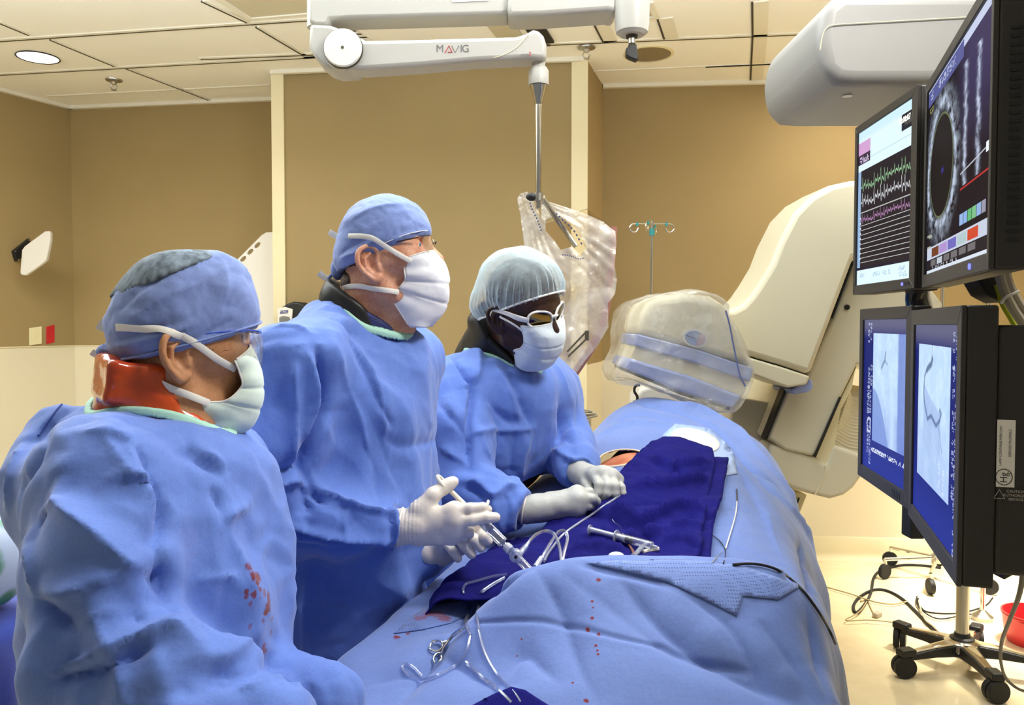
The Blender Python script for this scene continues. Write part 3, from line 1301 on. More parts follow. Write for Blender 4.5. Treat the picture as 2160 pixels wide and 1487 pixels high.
    def cable(name, lab, pts, r, m, z=None):
        q = [atz(*z8(x, y), (z or r)) for x, y in pts]
        q = [A(p[0], p[1], (z or r) + .0) for p in q]
        o = MB().tube(q, r, 8, smooth=7).build(name, m, None)
        tag(o, lab, 'cable')
    cable('power_cable', 'thick black cable looping on the beige floor left of the star base', [(1235, 930), (1200, 905), (1060, 760), (950, 660), (840, 605), (740, 600), (640, 650), (590, 710), (590, 760), (620, 770), (680, 700), (720, 620), (740, 510), (780, 460), (830, 440), (950, 410), (1100, 410), (1260, 430)], .0075, M['rubber'])
    cable('floor_cable', 'thin tan cable ending in a small plug on the floor', [(640, 690), (690, 680), (715, 730), (740, 780), (755, 790)], .004, M['tan_cable'])
    p = atz(*z8(768, 797), .008)
    o = MB().box(A(p[0], p[1], .0125), (.05, .03, .025), np.array([[.8, -.6, 0], [.6, .8, 0], [0, 0, 1]])).build('cable_plug', M['grey_cable'], None, bevel=.006)
    tag(o, 'pale plug at the end of the thin tan floor cable', 'plug')
    cable('floor_cable', 'tan cable running along the floor from under the drape', [(300, 560), (380, 580), (560, 630), (740, 690), (880, 710), (950, 700), (1000, 690)], .004, M['tan_cable'], .0125)
    cable('floor_cable', 'thin tan cable forming a sharp V on the floor', [(690, 690), (640, 760), (580, 800), (525, 828), (560, 838), (700, 832), (850, 845), (960, 862), (1020, 872)], .003, M['tan_cable'], .019)
    cable('floor_cable', 'dark cable curving on the bright floor right of the back caster', [(1085, 665), (1080, 690), (1110, 740), (1160, 770), (1300, 782), (1450, 770), (1600, 722), (1660, 660)], .004, M['rubber'])
    cable('floor_cable', 'second dark cable curving on the bright floor just below the first', [(1075, 650), (1070, 700), (1110, 755), (1200, 812), (1290, 822), (1420, 795), (1500, 785), (1570, 755)], .0035, M['rubber'], .012)
    cable('floor_cable', 'pale grey cable running from the back caster to the star base', [(1090, 690), (1105, 750), (1140, 830), (1200, 880), (1250, 930)], .004, M['grey_cable'], .02)
    # cable hanging down at the right edge from the screens to the floor
    pts = [(2138, 1150, 1.5), (2150, 1184, 1.55), (2157, 1211, 1.6), (2149, 1258, 1.75), (2130, 1307, 2.1), (2113, 1354, 2.5), (2111, 1395, 2.75), (2122, 1430, 2.9), (2146, 1452, 2.95), (2175, 1462, 3.0)]
    o = MB().tube([P(*q) for q in pts], .0055, 8, smooth=6).build('hanging_cable', M['black'], None)
    tag(o, 'dark cable hanging from the back of the lower right screen down to the floor', 'cable')


stands()


# ------------------------------------------------------------------ C-arm with bagged detector
def c_arm():
    t = thing('c_arm', 'large cream X-ray C-arm with a lavender banded detector over the patient', 'X-ray C-arm', A(1.0, 3.45, 0))
    slab('arm', [(1500, 655), (1534, 652), (1548, 652), (1566, 643), (1584, 624), (1602, 598), (1628, 555), (1646, 508), (1676, 449), (1711, 413), (1752, 390), (1797, 380), (1850, 378), (1885, 420), (1870, 520), (1803, 545), (1755, 672), (1710, 791), (1646, 770), (1560, 745), (1500, 730)], 2.95, .30, M['cream_eq'], t, .022)
    slab('arm_lip', [(1520, 737), (1560, 748), (1646, 773), (1709, 794), (1703, 811), (1662, 818), (1587, 790), (1520, 770)], 2.953, .29, M['cream_eq'], t, .008)
    slab('bumper', [z3(*q) for q in ((265, 225), (280, 240), (290, 285), (275, 320), (240, 335), (130, 353), (105, 318), (190, 265), (240, 270))], 2.97, .22, M['lavender'], t, .006)
    slab('column', [(1803, 547), (1880, 500), (1990, 640), (1960, 800)] + [z3(*q) for q in ((645, 112), (515, 370), (303, 852), (60, 800), (-80, 700), (85, 300), (230, 240))] + [(1757, 674)], 3.06, .5, M['cream_eq'], t, .012)
    dot = P(1786, 648, 3.058)
    MB().lathe([(.010, 0), (.010, .006)], dot, (0, -1, 0), 18).build('port', M['black'], t)
    slab('seam', [(1801, 545), (1804, 546), (1757, 672), (1754, 671)], 2.985, .1, M['black'], t, 0)
    slab('slot', [(1655, 819), (1661, 819), (1618, 928), (1613, 926)], 3.045, .05, M['black'], t, 0)
    slab('slot', [z3(510, 372), z3(516, 374), z3(310, 858), z3(300, 855)], 3.045, .05, M['black'], t, 0)
    slab('side_panel', [(1545, 836), (1620, 848), (1655, 828), (1612, 935), (1540, 900)], 3.2, .3, M['cream_eq'], t, .01)
    slab('rail', [z3(*q) for q in ((640, 118), (515, 374), (305, 858), (385, 922), (402, 925), (460, 760), (510, 470), (600, 300), (622, 170))], 3.08, .3, M['trim_cream'], t, .008)
    # louvred motor housing: a stack of curved ribs
    mb = MB()
    for k in range(17):
        f = k / 16
        a = z3(560 - 130 * f, 330 + 400 * f)
        b = z3(600 - 30 * f, 380 + 420 * f)
        c = z3(760, 380 + 440 * f)
        pts = [P(*a, 3.12), P(*b, 3.15), P(*c, 3.16)]
        mb.tube(pts, .0115, 8, smooth=6)
    mb.build('louvre', M['cream_eq'], t)
    slab('motor_housing', [z3(*q) for q in ((560, 320), (780, 300), (780, 860), (655, 835), (430, 725), (480, 570))], 3.155, .3, M['cream_eq'], t, .01)
    # rounded tube housing below
    out = [z3(*q) for q in ((-60, 745), (60, 770), (300, 852), (395, 915), (455, 770), (490, 762), (655, 825), (760, 860), (745, 960), (672, 1030), (620, 1105), (540, 1165), (430, 1195), (300, 1163), (150, 1122), (0, 1060), (-80, 900))]
    slab('tube_housing', out, 3.07, .42, M['cream_eq'], t, .045, segs=5)
    MB().tube([P(*z3(x, y), 3.068) for x, y in ((385, 925), (375, 1000), (345, 1080), (300, 1160))], .0022, 6, smooth=4).build('seam', M['cream_dark'], t)
    slab('foot', [z3(*q) for q in ((150, 1130), (240, 1160), (180, 1310), (60, 1310))], 3.2, .2, M['trim_cream'], t, .005)
    slab('slot', [z3(*q) for q in ((178, 1183), (180, 1190), (162, 1232), (158, 1228))], 3.19, .02, M['black'], t, 0)
    slab('rear_panel', [(1338, 900), (1342, 836), (1352, 820), (1372, 812), (1420, 812), (1560, 842), (1600, 860), (1600, 960), (1338, 960)], 3.45, .2, M['white'], t, .02)
    MB().tube([P(x, y, 3.43) for x, y in ((1350, 812), (1341, 814), (1338, 825), (1344, 836), (1343, 846), (1336, 848))], .006, 8, smooth=5).build('cable_hook', M['black'], t)
    MB().box((.93, 3.58, .40), (.44, .34, .8)).build('pedestal', M['cream_eq'], t, bevel=.03)
    # detector, tilted
    Y = 2.76
    d = .36
    slab('detector_cap', [(1342, 706), (1350, 662), (1366, 638), (1395, 624), (1440, 619), (1500, 624), (1532, 645), (1556, 690), (1592, 776)], Y, d, M['cream_eq'], t, .03, segs=5)
    slab('detector_band', [(1343, 704), (1468, 736), (1590, 778), (1583, 806), (1465, 765), (1338, 729)], Y - .004, d + .008, M['lavender'], t, .006)
    slab('detector_body', [(1341, 727), (1465, 763), (1581, 804), (1566, 838), (1456, 795), (1328, 758)], Y + .01, d - .02, M['cream_eq'], t, .004)
    slab('detector_face', [(1327, 755), (1456, 793), (1566, 836), (1546, 861), (1440, 828), (1316, 776)], Y - .006, d + .012, M['lavender'], t, .01)
    slab('detector_plate', [(1320, 778), (1440, 826), (1542, 858), (1538, 866), (1436, 833), (1322, 785)], Y + .02, d - .04, M['dark_part_shade'], t, .003)
    # two-tone oval badge with a white recess
    c = P(1466, 713, Y - .001)
    R2 = frame(0, 0, 0)
    rot = math.radians(-16)
    ax, ay = A(math.cos(rot), 0, math.sin(rot)), A(-math.sin(rot), 0, math.cos(rot))
    el = lambda rx, ry, a0, a1, n=28: [c + ax * rx * math.cos(a) + ay * ry * math.sin(a) for a in np.linspace(a0, a1, n)]
    b = MB().prism(el(.046, .032, 0, 2 * math.pi, 40)[:-1], (0, -.004, 0)).build('badge', M['white'], t)
    MB().prism([p + A(0, -.004, 0) for p in el(.036, .024, 1.35, 4.9)], (0, -.003, 0)).build('badge_inlay', mat('badge_lilac', '#8fa0c8', .4), b)
    MB().prism([p + A(0, -.004, 0) for p in el(.036, .024, -1.35, 1.3)], (0, -.003, 0)).build('badge_inlay', mat('badge_rose', '#a98a98', .4), b)
    MB().tube([c + ax * -.036 + A(0, -.008, 0), c + A(0, -.008, 0)], .0012, 6).build('badge_line', M['black'], b)
    return t


CARM = c_arm()


def plastic(name, tint='#f3efe4', amount=.22, scale=22, bump=.6):
    """thin clear crinkled film: mostly see-through, whitish where it bunches and shines"""
    t = NT(name)
    nz = t.noise(scale, 5, .6, dist=1.2)
    nz2 = t.noise(scale * .35, 3, .6, dist=.8)
    bp = t.n('ShaderNodeBump')
    bp.inputs['Strength'].default_value = bump
    bp.inputs['Distance'].default_value = .012
    t.l(nz, bp.inputs['Height'])
    g = t.n('ShaderNodeBsdfGlossy')
    g.inputs['Roughness'].default_value = .12
    t.l(bp.outputs[0], g.inputs['Normal'])
    d = t.n('ShaderNodeBsdfDiffuse')
    d.inputs[0].default_value = lin(tint)
    tr = t.n('ShaderNodeBsdfTransparent')
    tr.inputs[0].default_value = (.98, .98, .97, 1)
    lw = t.n('ShaderNodeLayerWeight')
    lw.inputs[0].default_value = .28
    t.l(bp.outputs[0], lw.inputs['Normal'])
    m1 = t.n('ShaderNodeMixShader')
    a = t.ramp(nz2, [(.35, (amount * .35,) * 3 + (1,)), (.75, (min(1, amount * 2.2),) * 3 + (1,))])
    t.l(a, m1.inputs[0])
    t.l(tr.outputs[0], m1.inputs[1])
    t.l(d.outputs[0], m1.inputs[2])
    m2 = t.n('ShaderNodeMixShader')
    f = t.math('MULTIPLY', lw.outputs['Facing'], .35)
    f = t.math('ADD', f, .05)
    t.l(f, m2.inputs[0])
    t.l(m1.outputs[0], m2.inputs[1])
    t.l(g.outputs[0], m2.inputs[2])
    t.l(m2.outputs[0], t.out.inputs[0])
    return t.m


M['film'] = plastic('clear_plastic_film', amount=.17)
M['film_bag'] = plastic('clear_drape_film', '#f2ecdf', .36, 16)


def detector_bag():
    Y0, Y1 = 2.715, 3.17
    loops = []
    outs = [(1300, 800), (1318, 740), (1322, 690), (1330, 655), (1350, 632), (1385, 620), (1440, 615), (1505, 617), (1536, 640), (1542, 665), (1560, 700), (1580, 745), (1590, 790), (1575, 830), (1545, 868), (1500, 862), (1440, 842), (1370, 815)]
    dense = catmull(np.array(outs, float), 9, True)
    cen = dense.mean(0)
    rings = []
    for k, (yy, sc) in enumerate(((Y0 + .02, .0), (Y0 + .004, .5), (Y0, .85), (Y0, .97), (Y0 + .02, 1.0), (Y0 + .14, 1.01), (Y0 + .3, 1.0), (Y1, .97), (Y1, .6), (Y1, 0.0))):
        q = cen + (dense - cen) * max(sc, .02)
        rings.append([P(x, y, Y0) + A(0, yy - Y0, 0) for x, y in q])
    G = np.array(rings)
    Gd = bicubic(np.concatenate([G, G[:, :1]], 1), 70, 220)[:, :-1]
    V = Gd.transpose(1, 0, 2).reshape(-1, 3)
    Fc = grid_faces(219, 70, True)
    N = vnormals(V, Fc)
    D = .012 * facet(V, .11, 5) + .006 * facet(V, .05, 6) + .003 * facet(V, .022, 8)
    o = mk('plastic_cover', V + N * (D * .9)[:, None], Fc, M['film'], CARM, True)
    o['label'] = 'crinkled clear plastic cover over the detector'
    bv = bvh_obj(o)
    mb = MB()
    pts, ns = castpath(bv, [(1531, 655), (1540, 690), (1548, 735), (1560, 790), (1572, 815)], .003)
    mb.tube(pts, .0028, 6)
    mb.build('elastic_band', mat('blue_elastic', '#5c6590', .6), o)


detector_bag()


# ------------------------------------------------------------------ ceiling arm and lead-acrylic shield
def shield_arm():
    Y = 2.25
    K = Y / 2.05
    top = P(672, 40, Y)
    t = thing('ceiling_support_arm', 'white jointed ceiling arm with grey and red lettering carrying the shield pole', 'ceiling arm', top)
    W = M['offwhite']
    MB().tube([P(672, 60, Y + .06), P(672, -120, Y + .06), A(P(672, 0, Y)[0], Y + .06, 2.98)], .032, 24).build('ceiling_post', W, t)
    slab('upper_arm', [(650, -40), (651, 45), (664, 52), (690, 52), (696, 40), (730, 38), (1072, 28), (1076, 14), (1290, 2), (1300, -40)], Y + .015, .10, W, t, .012)
    slab('cross_arm', [(1070, 15), (1074, 33), (1140, 31), (1284, 21), (1300, 26), (1310, -5), (1310, -40), (1076, -40)], Y - .01, .12, W, t, .012)
    lbl = [P(952, -6, Y + .0145), P(1031, -9, Y + .0145), P(1030, 2, Y + .0145), P(954, 5, Y + .0145)]
    MB().prism(lbl, (0, -.001, 0)).build('label_plate', M['white'], t, smooth=False)
    slab('elbow', [(653, 50), (651, 102), (668, 126), (686, 141), (706, 148), (750, 146), (756, 110), (748, 76), (724, 62), (696, 52)], Y, .11, W, t, .01)
    slab('elbow_cover', [(690, 133), (700, 134), (725, 133), (728, 146), (706, 147)], Y - .002, .11, M['metal_vent'], t, .003)
    slab('spring_arm', [(740, 66), (770, 84), (870, 82), (980, 79), (1088, 76), (1108, 70), (1124, 61), (1136, 62), (1147, 74), (1153, 92), (1153, 124), (1118, 122), (1000, 128), (880, 139), (760, 147), (730, 144), (720, 100)], Y - .012, .085, W, t, .012)
    c = P(725, 104, Y - .013)
    MB().lathe([(K * .048, 0), (K * .048, .012), (K * .045, .016)], c, (0, -1, 0), 48).build('joint_disc', M['white'], t)
    MB().lathe([(K * .0495, 0), (K * .0495, .010)], c, (0, -1, 0), 48).build('joint_gap', M['dark_part_shade'], t)
    MB().lathe([(.004, .0), (.004, .018)], c, (0, -1, 0), 14).build('joint_screw', M['dark_part_shade'], t)
    MB().tube([P(x, y, Y - .0125) for x, y in ((1042, 122), (1062, 116), (1090, 100), (1115, 72))], .0011, 6, smooth=5).build('seam', M['metal_vent'], t)
    grey = mat('logo_grey', '#6b6a6a', .5)
    red = mat('logo_red', '#c03038', .5)
    yf = Y - .0125
    for ch, x, m in (('M', 928, grey), ('V', 963, grey), ('I', 973, grey), ('G', 982, grey)):
        if ch == 'V':
            MB().tube([P(953, 96, yf), P(960, 111, yf), P(968, 96, yf)], .0011, 6).build('lettering', grey, t)
        else:
            text_mesh(ch, P(x, 103, yf), A(1, 0, 0), A(0, 0, 1), .0203, 'lettering', m, t)
    MB().tube([P(939, 111, yf), P(947, 96, yf), P(954, 110, yf), P(945, 110, yf)], .0014, 6).build('lettering', red, t)
    text_mesh('rontax', P(1108, 115, yf), A(1, 0, 0), A(0, 0, 1), .0066, 'lettering', grey, t)
    text_mesh('2', P(1118, 114, yf), A(1, 0, 0), A(0, 0, 1), .011, 'lettering', red, t)
    # vertical shield pole
    yc = Y + .03
    ax = P(1136, 200, yc)
    ln = lambda py: A(ax[0], yc, P(1136, py, yc)[2])
    up = A(0, 0, 1)
    hz = lambda a, b: ln(a)[2] - ln(b)[2]
    MB().lathe([(K * .017, 0), (K * .017, hz(120, 145))], ln(145), up, 28).build('swivel_neck', W, t)
    MB().lathe([(K * .025, 0), (K * .026, .005), (K * .026, hz(148, 178)), (K * .020, hz(140, 178))], ln(180), up, 32).build('swivel', W, t)
    MB().lathe([(K * .009, 0), (K * .011, .01), (K * .023, hz(181, 220))], ln(220), up, 32).build('cone', M['chrome'], t)
    MB().tube([ln(216), ln(440)], .0085, 16).build('pole', M['chrome'], t)
    MB().lathe([(K * .014, 0), (K * .014, hz(408, 424))], ln(424), up, 24).build('clamp', M['steel'], t)
    MB().ball(ln(416) + A(-.02, -.005, 0), (.016, .012, .012), 10).build('clamp_knob', M['black'], t)
    # ceiling boom cylinder with its black handle
    c = P(1333, 40, Y)
    t2 = thing('ceiling_boom', 'white round ceiling boom end with a black handle hanging below it', 'ceiling boom', c)
    cl = lambda py: A(c[0], c[1], P(1333, py, c[1])[2])
    MB().lathe([(K * .030, 0), (K * .040, .008), (K * .043, .03), (K * .048, .2), (K * .048, 2.98 - cl(75)[2])], cl(75), up, 36).build('cylinder', W, t2)
    MB().lathe([(.015, 0), (.017, .008)], cl(75) + A(0, 0, -.007), up, 24).build('collar', M['dark_part_shade'], t2)
    MB().lathe([(.010, 0), (.010, .025)], cl(92), up, 20).build('stem', M['steel'], t2)
    slab('handle', [(1326, 92), (1343, 92), (1347, 124), (1343, 127), (1328, 121), (1321, 116), (1321, 100), (1327, 98)], Y - .012, .026, M['black'], t2, .004)
    # the hanging shield
    Ys = 2.42
    sh = thing('radiation_shield', 'hanging clear acrylic radiation shield in a crumpled plastic bag beside the third man', 'radiation shield', P(1200, 795, Ys))
    pts = [(1150, 470), (1240, 440), (1292, 478), (1288, 600), (1262, 700), (1205, 795), (1150, 800)]
    tglass = NT('clear_acrylic')
    tr = tglass.n('ShaderNodeBsdfTransparent')
    tr.inputs[0].default_value = (.97, .93, .88, 1)
    gl = tglass.n('ShaderNodeBsdfGlossy')
    gl.inputs['Roughness'].default_value = .04
    lw = tglass.n('ShaderNodeLayerWeight')
    lw.inputs[0].default_value = .2
    mx = tglass.n('ShaderNodeMixShader')
    tglass.l(lw.outputs['Fresnel'], mx.inputs[0]).l(tr.outputs[0], mx.inputs[1]).l(gl.outputs[0], mx.inputs[2]).l(mx.outputs[0], tglass.out.inputs[0])
    M['acrylic'] = tglass.m
    slab('acrylic_sheet', pts, Ys, .012, M['acrylic'], sh, 0)
    edge = [(1294, 478), (1290, 540), (1284, 610), (1272, 680), (1250, 730), (1206, 797)]
    e3 = [P(x, y, Ys - .002) for x, y in edge]
    MB().tube(e3, .0085, 8, smooth=6, flat=1.4).build('edge_strip', mat('rose_edge', '#a06a5c', .4), sh)
    MB().tube([ln(416) + A(.01, 0, 0), P(1180, 470, Ys), P(1215, 520, Ys)], .008, 10, smooth=5).build('bracket', M['steel'], sh)
    # film bag: crumpled double sheet with the opening between its two straps
    outer = [(1091, 421), (1097, 410), (1112, 406), (1124, 418), (1133, 440), (1143, 470), (1141, 425), (1160, 428), (1200, 441), (1240, 455), (1272, 470), (1296, 490), (1298, 520), (1294, 560), (1300, 590), (1296, 620), (1281, 640), (1282, 690), (1260, 728), (1232, 762), (1208, 796), (1180, 790), (1150, 760), (1130, 700), (1118, 640), (1112, 560), (1104, 500), (1098, 455)]
    hole = [(1152, 462), (1168, 456), (1200, 470), (1222, 490), (1236, 520), (1225, 540), (1205, 522), (1182, 528), (1168, 508), (1150, 488)]
    v2, tri = sheet_fill(outer, 3.4, [hole])
    base = np.array([P(x, y, Ys) for x, y in v2])
    hole_c = np.array(hole)
    for sgn, nm in ((-1, 'plastic_bag'), (1, 'plastic_bag')):
        q = base + A(0, .004 + sgn * .018, 0)
        d = .016 * facet(q * A(1, 1, .6), .12, 21 + sgn) + .006 * facet(q * A(1.2, 1, .5), .055, 23 + sgn) + .002 * facet(q, .026, 25 + sgn)
        # long pleats radiating from the knot at the top left
        k = v2 - np.array([1110, 415])
        ang = np.arctan2(k[:, 1], k[:, 0])
        d += .0022 * np.sin(ang * 42 + 2 * np.sin(ang * 9))
        q[:, 1] += sgn * np.abs(d) * .9
        mk(nm, q, tri, M['film_bag'], sh, True)
    for path in ([(1114, 414), (1122, 440), (1134, 465), (1143, 490)], [(1137, 425), (1160, 438), (1185, 462), (1210, 486), (1230, 520)], [(1186, 537), (1205, 540), (1220, 546), (1234, 544)]):
        q = [P(x, y, Ys - .035) for x, y in path]
        mb = MB()
        cq = catmull(q, 8)
        for i in range(0, len(cq) - 1, 2):
            mb.tube([cq[i], cq[i + 1]], .0024, 6)
        mb.build('drawstring', mat('blue_thread', '#39406a', .7), sh)
    mb = MB()
    for a, b in (((1196, 742), (1236, 700)), ((1198, 752), (1240, 712))):
        mb.tube([P(*a, Ys - .028), P(*b, Ys - .028)], .003, 6)
    mb.box(P(1238, 708, Ys - .028), (.012, .006, .03))
    mb.build('clip', M['dark_part_shade'], sh)


shield_arm()


# ------------------------------------------------------------------ monitors
def screen_grid(n, fn):
    u, v = np.meshgrid((np.arange(n) + .5) / n, (np.arange(n) + .5) / n, indexing='ij')
    return fn(u, v)


def sstep(x, a, b):
    t = np.clip((x - a) / (b - a), 0, 1)
    return t * t * (3 - 2 * t)


def mixc(c, m, col):
    return c + (np.array(col) - c) * m[..., None]


def rect(u, v, a, b, c, d):
    return ((u > a) & (u < b) & (v > c) & (v < d)).astype(float)


def n2(u, v, s, seed):
    p = np.stack([u.ravel(), v.ravel(), np.zeros(u.size)], -1)
    return (vnoise(p, s, seed) * .6 + vnoise(p, s * .5, seed + 1) * .3 + vnoise(p, s * .25, seed + 2) * .2).reshape(u.shape)


def textline(u, v, u0, v0, du, dv, w, h, seed, vertical=True):
    """rows of tiny illegible screen characters"""
    r = np.random.default_rng(seed)
    m = np.zeros_like(u)
    n = int(w / du)
    for k in range(n):
        if r.random() < .2: continue
        a, b = (u0, v0 + k * dv) if vertical else (u0 + k * du, v0)
        bits = r.random((3, 4)) < .55
        cu = np.floor((u - a) / (h / 3)).astype(int)
        cv = np.floor((v - b) / (dv * .8 / 4 if vertical else h / 4)).astype(int)
        ok = (cu >= 0) & (cu < 3) & (cv >= 0) & (cv < 4)
        m[ok] = np.maximum(m[ok], bits[cu[ok], cv[ok]])
    return m


def scr_ecg(u, v):
    c = np.zeros(u.shape + (3,)) + (.72, .9, .98)
    c = mixc(c, rect(u, v, 0, 1, .0, .05), (.60, .82, .95))
    for y in (.055, .19):
        c = mixc(c, rect(u, v, 0, 1, y, y + .006), (.55, .7, .75))
    c = mixc(c, rect(u, v, .81, 1, .055, .15), (.02, .02, .03))
    c = mixc(c, rect(u, v, 0, .24, .07, .15), (.62, .35, .62))
    c = mixc(c, rect(u, v, 0, .24, .15, .215), (.05, .03, .06))
    c = mixc(c, textline(u, v, .03, .165, .045, .03, .2, .04, 4, False), (.6, .5, .7))
    c = mixc(c, rect(u, v, .06, 1, .255, .905), (.020, .015, .022))
    c = mixc(c, rect(u, v, 0, .06, .255, .905), (.30, .45, .68))
    x = (u - .06) / .94
    ecg = np.zeros_like(x)
    r = np.random.default_rng(5)
    for k in range(15):
        x0 = .03 + .065 * k + r.uniform(-.008, .008)
        h = r.uniform(.35, 1.0)
        ecg += h * np.exp(-((x - x0) / .006) ** 2) - .35 * h * np.exp(-((x - x0 - .014) / .007) ** 2) + .3 * h * np.exp(-((x - x0 - .035) / .012) ** 2)
    ecg += .35 * n2(x, x * 0, .15, 3)
    for y0, amp, col in ((.37, .07, (.35, .62, .35)), (.47, .07, (.75, .78, .82)), (.585, .045, (.42, .22, .42))):
        w = .0042 + .018 * np.abs(np.gradient(ecg, axis=0)) * amp * 20
        line = np.clip(1.6 - np.abs(v - (y0 - amp * ecg)) / w, 0, 1) * (x > .01)
        c = mixc(c, line, col)
    for k, y in enumerate((.53, .615, .645, .675, .705, .735, .765, .795, .825, .855)):
        c = mixc(c, np.clip(1.5 - np.abs(v - y) / .0022, 0, 1) * (x > .01), (.62, .64, .62))
    for k in range(9):
        c = mixc(c, rect(u, v, .045, .07, .56 + .033 * k, .57 + .033 * k), (.75, .85, .95))
    c = mixc(c, rect(u, v, 0, 1, .888, .905) * (textline(u, v, .06, .89, .02, .01, .94, .018, 8, False) < .5), (.01, .01, .03))
    for u0, v0, w_, s in ((.06, .925, .12, 2), (.3, .93, .18, 3), (.52, .93, .14, 6), (.8, .92, .14, 7), (.8, .955, .14, 9)):
        c = mixc(c, textline(u, v, u0, v0, .035, .03, w_, .028, s, False), (.38, .55, .68))
    return c


def scr_ivus(u, v):
    c = np.zeros(u.shape + (3,)) + (.013, .009, .014)
    c = c + np.array((.035, .028, .085)) * (sstep(u, .45, .75) * sstep(-v, -.62, -.2))[..., None]
    cu, cv = .27, .47
    a = np.arctan2((v - cv) / .36, (u - cu) / .30)
    rr = np.hypot((u - cu) / .22, (v - cv) / .27)
    n = n2(u, v * 1.4, .05, 30) + .8 * n2(u * 1.0, v, .02, 35)
    ring = np.exp(-((rr - 1.12 - .05 * np.sin(3 * a)) / .11) ** 2) + .32 * np.exp(-((rr - 1.33) / .16) ** 2)
    s = np.clip(ring * (.55 + .8 * n), 0, 1)
    c = mixc(c, np.clip(s, 0, .95), (.50, .58, .72))
    c = mixc(c, (rr < .93).astype(float), (.016, .012, .012))
    c = mixc(c, np.clip(1.5 - np.abs(rr - .95) / .018, 0, 1) * .6, (.22, .28, .12))
    c = mixc(c, np.exp(-(((u - .3) / .02) ** 2 + ((v - .5) / .012) ** 2)), (.05, .04, .30))
    for uc, sd in ((.66, 41), (.83, 47)):
        w = n2(u * 0 + uc, v, .03, sd) * .02
        b = np.clip(np.exp(-((u - uc - w) / .022) ** 2) * (.6 + .7 * n2(u, v, .02, sd + 3)), 0, 1) * (v > .12) * (v < .66)
        c = mixc(c, b, (.55, .62, .80))
    c = mixc(c, np.clip(1.4 - np.abs(v - (.60 - .06 * (u - .6))) / .003, 0, 1) * (u > .6), (.6, .65, .75))
    c = mixc(c, np.clip(1.4 - np.abs(v - .67) / .004, 0, 1) * (u > .6), (.55, .04, .04))
    c = mixc(c, rect(u, v, .93, 1, .56, .60), (.8, .85, .9))
    c = mixc(c, rect(u, v, 0, 1, 0, .045), (.55, .60, .78))
    c = mixc(c, rect(u, v, 0, .62, .005, .085), (.10, .11, .30))
    c = mixc(c, textline(u, v, .05, .02, .05, .03, .5, .04, 50, False), (.4, .45, .65))
    c = mixc(c, textline(u, v, .03, .10, .04, .03, .12, .03, 51, False), (.35, .34, .12))
    for k, col in enumerate(((.30, .45, .75), (.25, .42, .75), (.12, .45, .18), (.2, .5, .25), (.28, .42, .7), (.3, .3, .38))):
        c = mixc(c, rect(u, v, .60 + .058 * k, .652 + .058 * k, .782, .832), col)
    c = mixc(c, textline(u, v, .02, .78, .03, .035, .09, .1, 52, True), (.35, .38, .3))
    c = mixc(c, rect(u, v, .02, 1, .858, .925), (.55, .60, .72))
    for k, col in enumerate(((.16, .05, .02), (.42, .28, .60), (.16, .14, .48), (.42, .55, .58), (.60, .07, .03))):
        c = mixc(c, rect(u, v, .12 + .15 * k, .255 + .15 * k, .868, .916), col)
    c = mixc(c, rect(u, v, 0, 1, .925, .975), (.02, .015, .02))
    for k in range(6):
        c = mixc(c, rect(u, v, .1 + .125 * k, .2 + .125 * k, .93, .962), (.5, .55, .6) if k == 1 else (.16, .15, .16))
    c = mixc(c, textline(u, v, .1, .967, .03, .02, .5, .02, 53, False), (.5, .5, .55))
    c = mixc(c, rect(u, v, .02, 1, .982, 1), (.65, .72, .82))
    return c


def angio(u, v, box, flip, seed):
    a, b, cc, d = box
    bg = np.zeros(u.shape + (3,)) + (.012, .018, .16)
    bg = mixc(bg, sstep(-v, -.14, -.02) * .75, (.16, .16, .24))
    bg = mixc(bg, sstep(v, .6, 1.0) * .6, (.03, .05, .38))
    x, y = (u - a) / (b - a), (v - cc) / (d - cc)
    im = np.zeros_like(bg) + (.52, .70, .92)
    n = n2(u, v, .08, seed) * .10 + n2(u * 1.6, v, .03, seed + 4) * .06
    return bg, im, x, y, n, rect(u, v, a, b, cc, d)


def seg_line(x, y, pts, w):
    m = np.zeros_like(x)
    for (x0, y0), (x1, y1) in zip(pts[:-1], pts[1:]):
        L = (x1 - x0) ** 2 + (y1 - y0) ** 2 + 1e-9
        t = np.clip(((x - x0) * (x1 - x0) + (y - y0) * (y1 - y0)) / L, 0, 1)
        m = np.maximum(m, np.clip(1.6 - np.hypot(x - x0 - t * (x1 - x0), y - y0 - t * (y1 - y0)) / w, 0, 1))
    return m


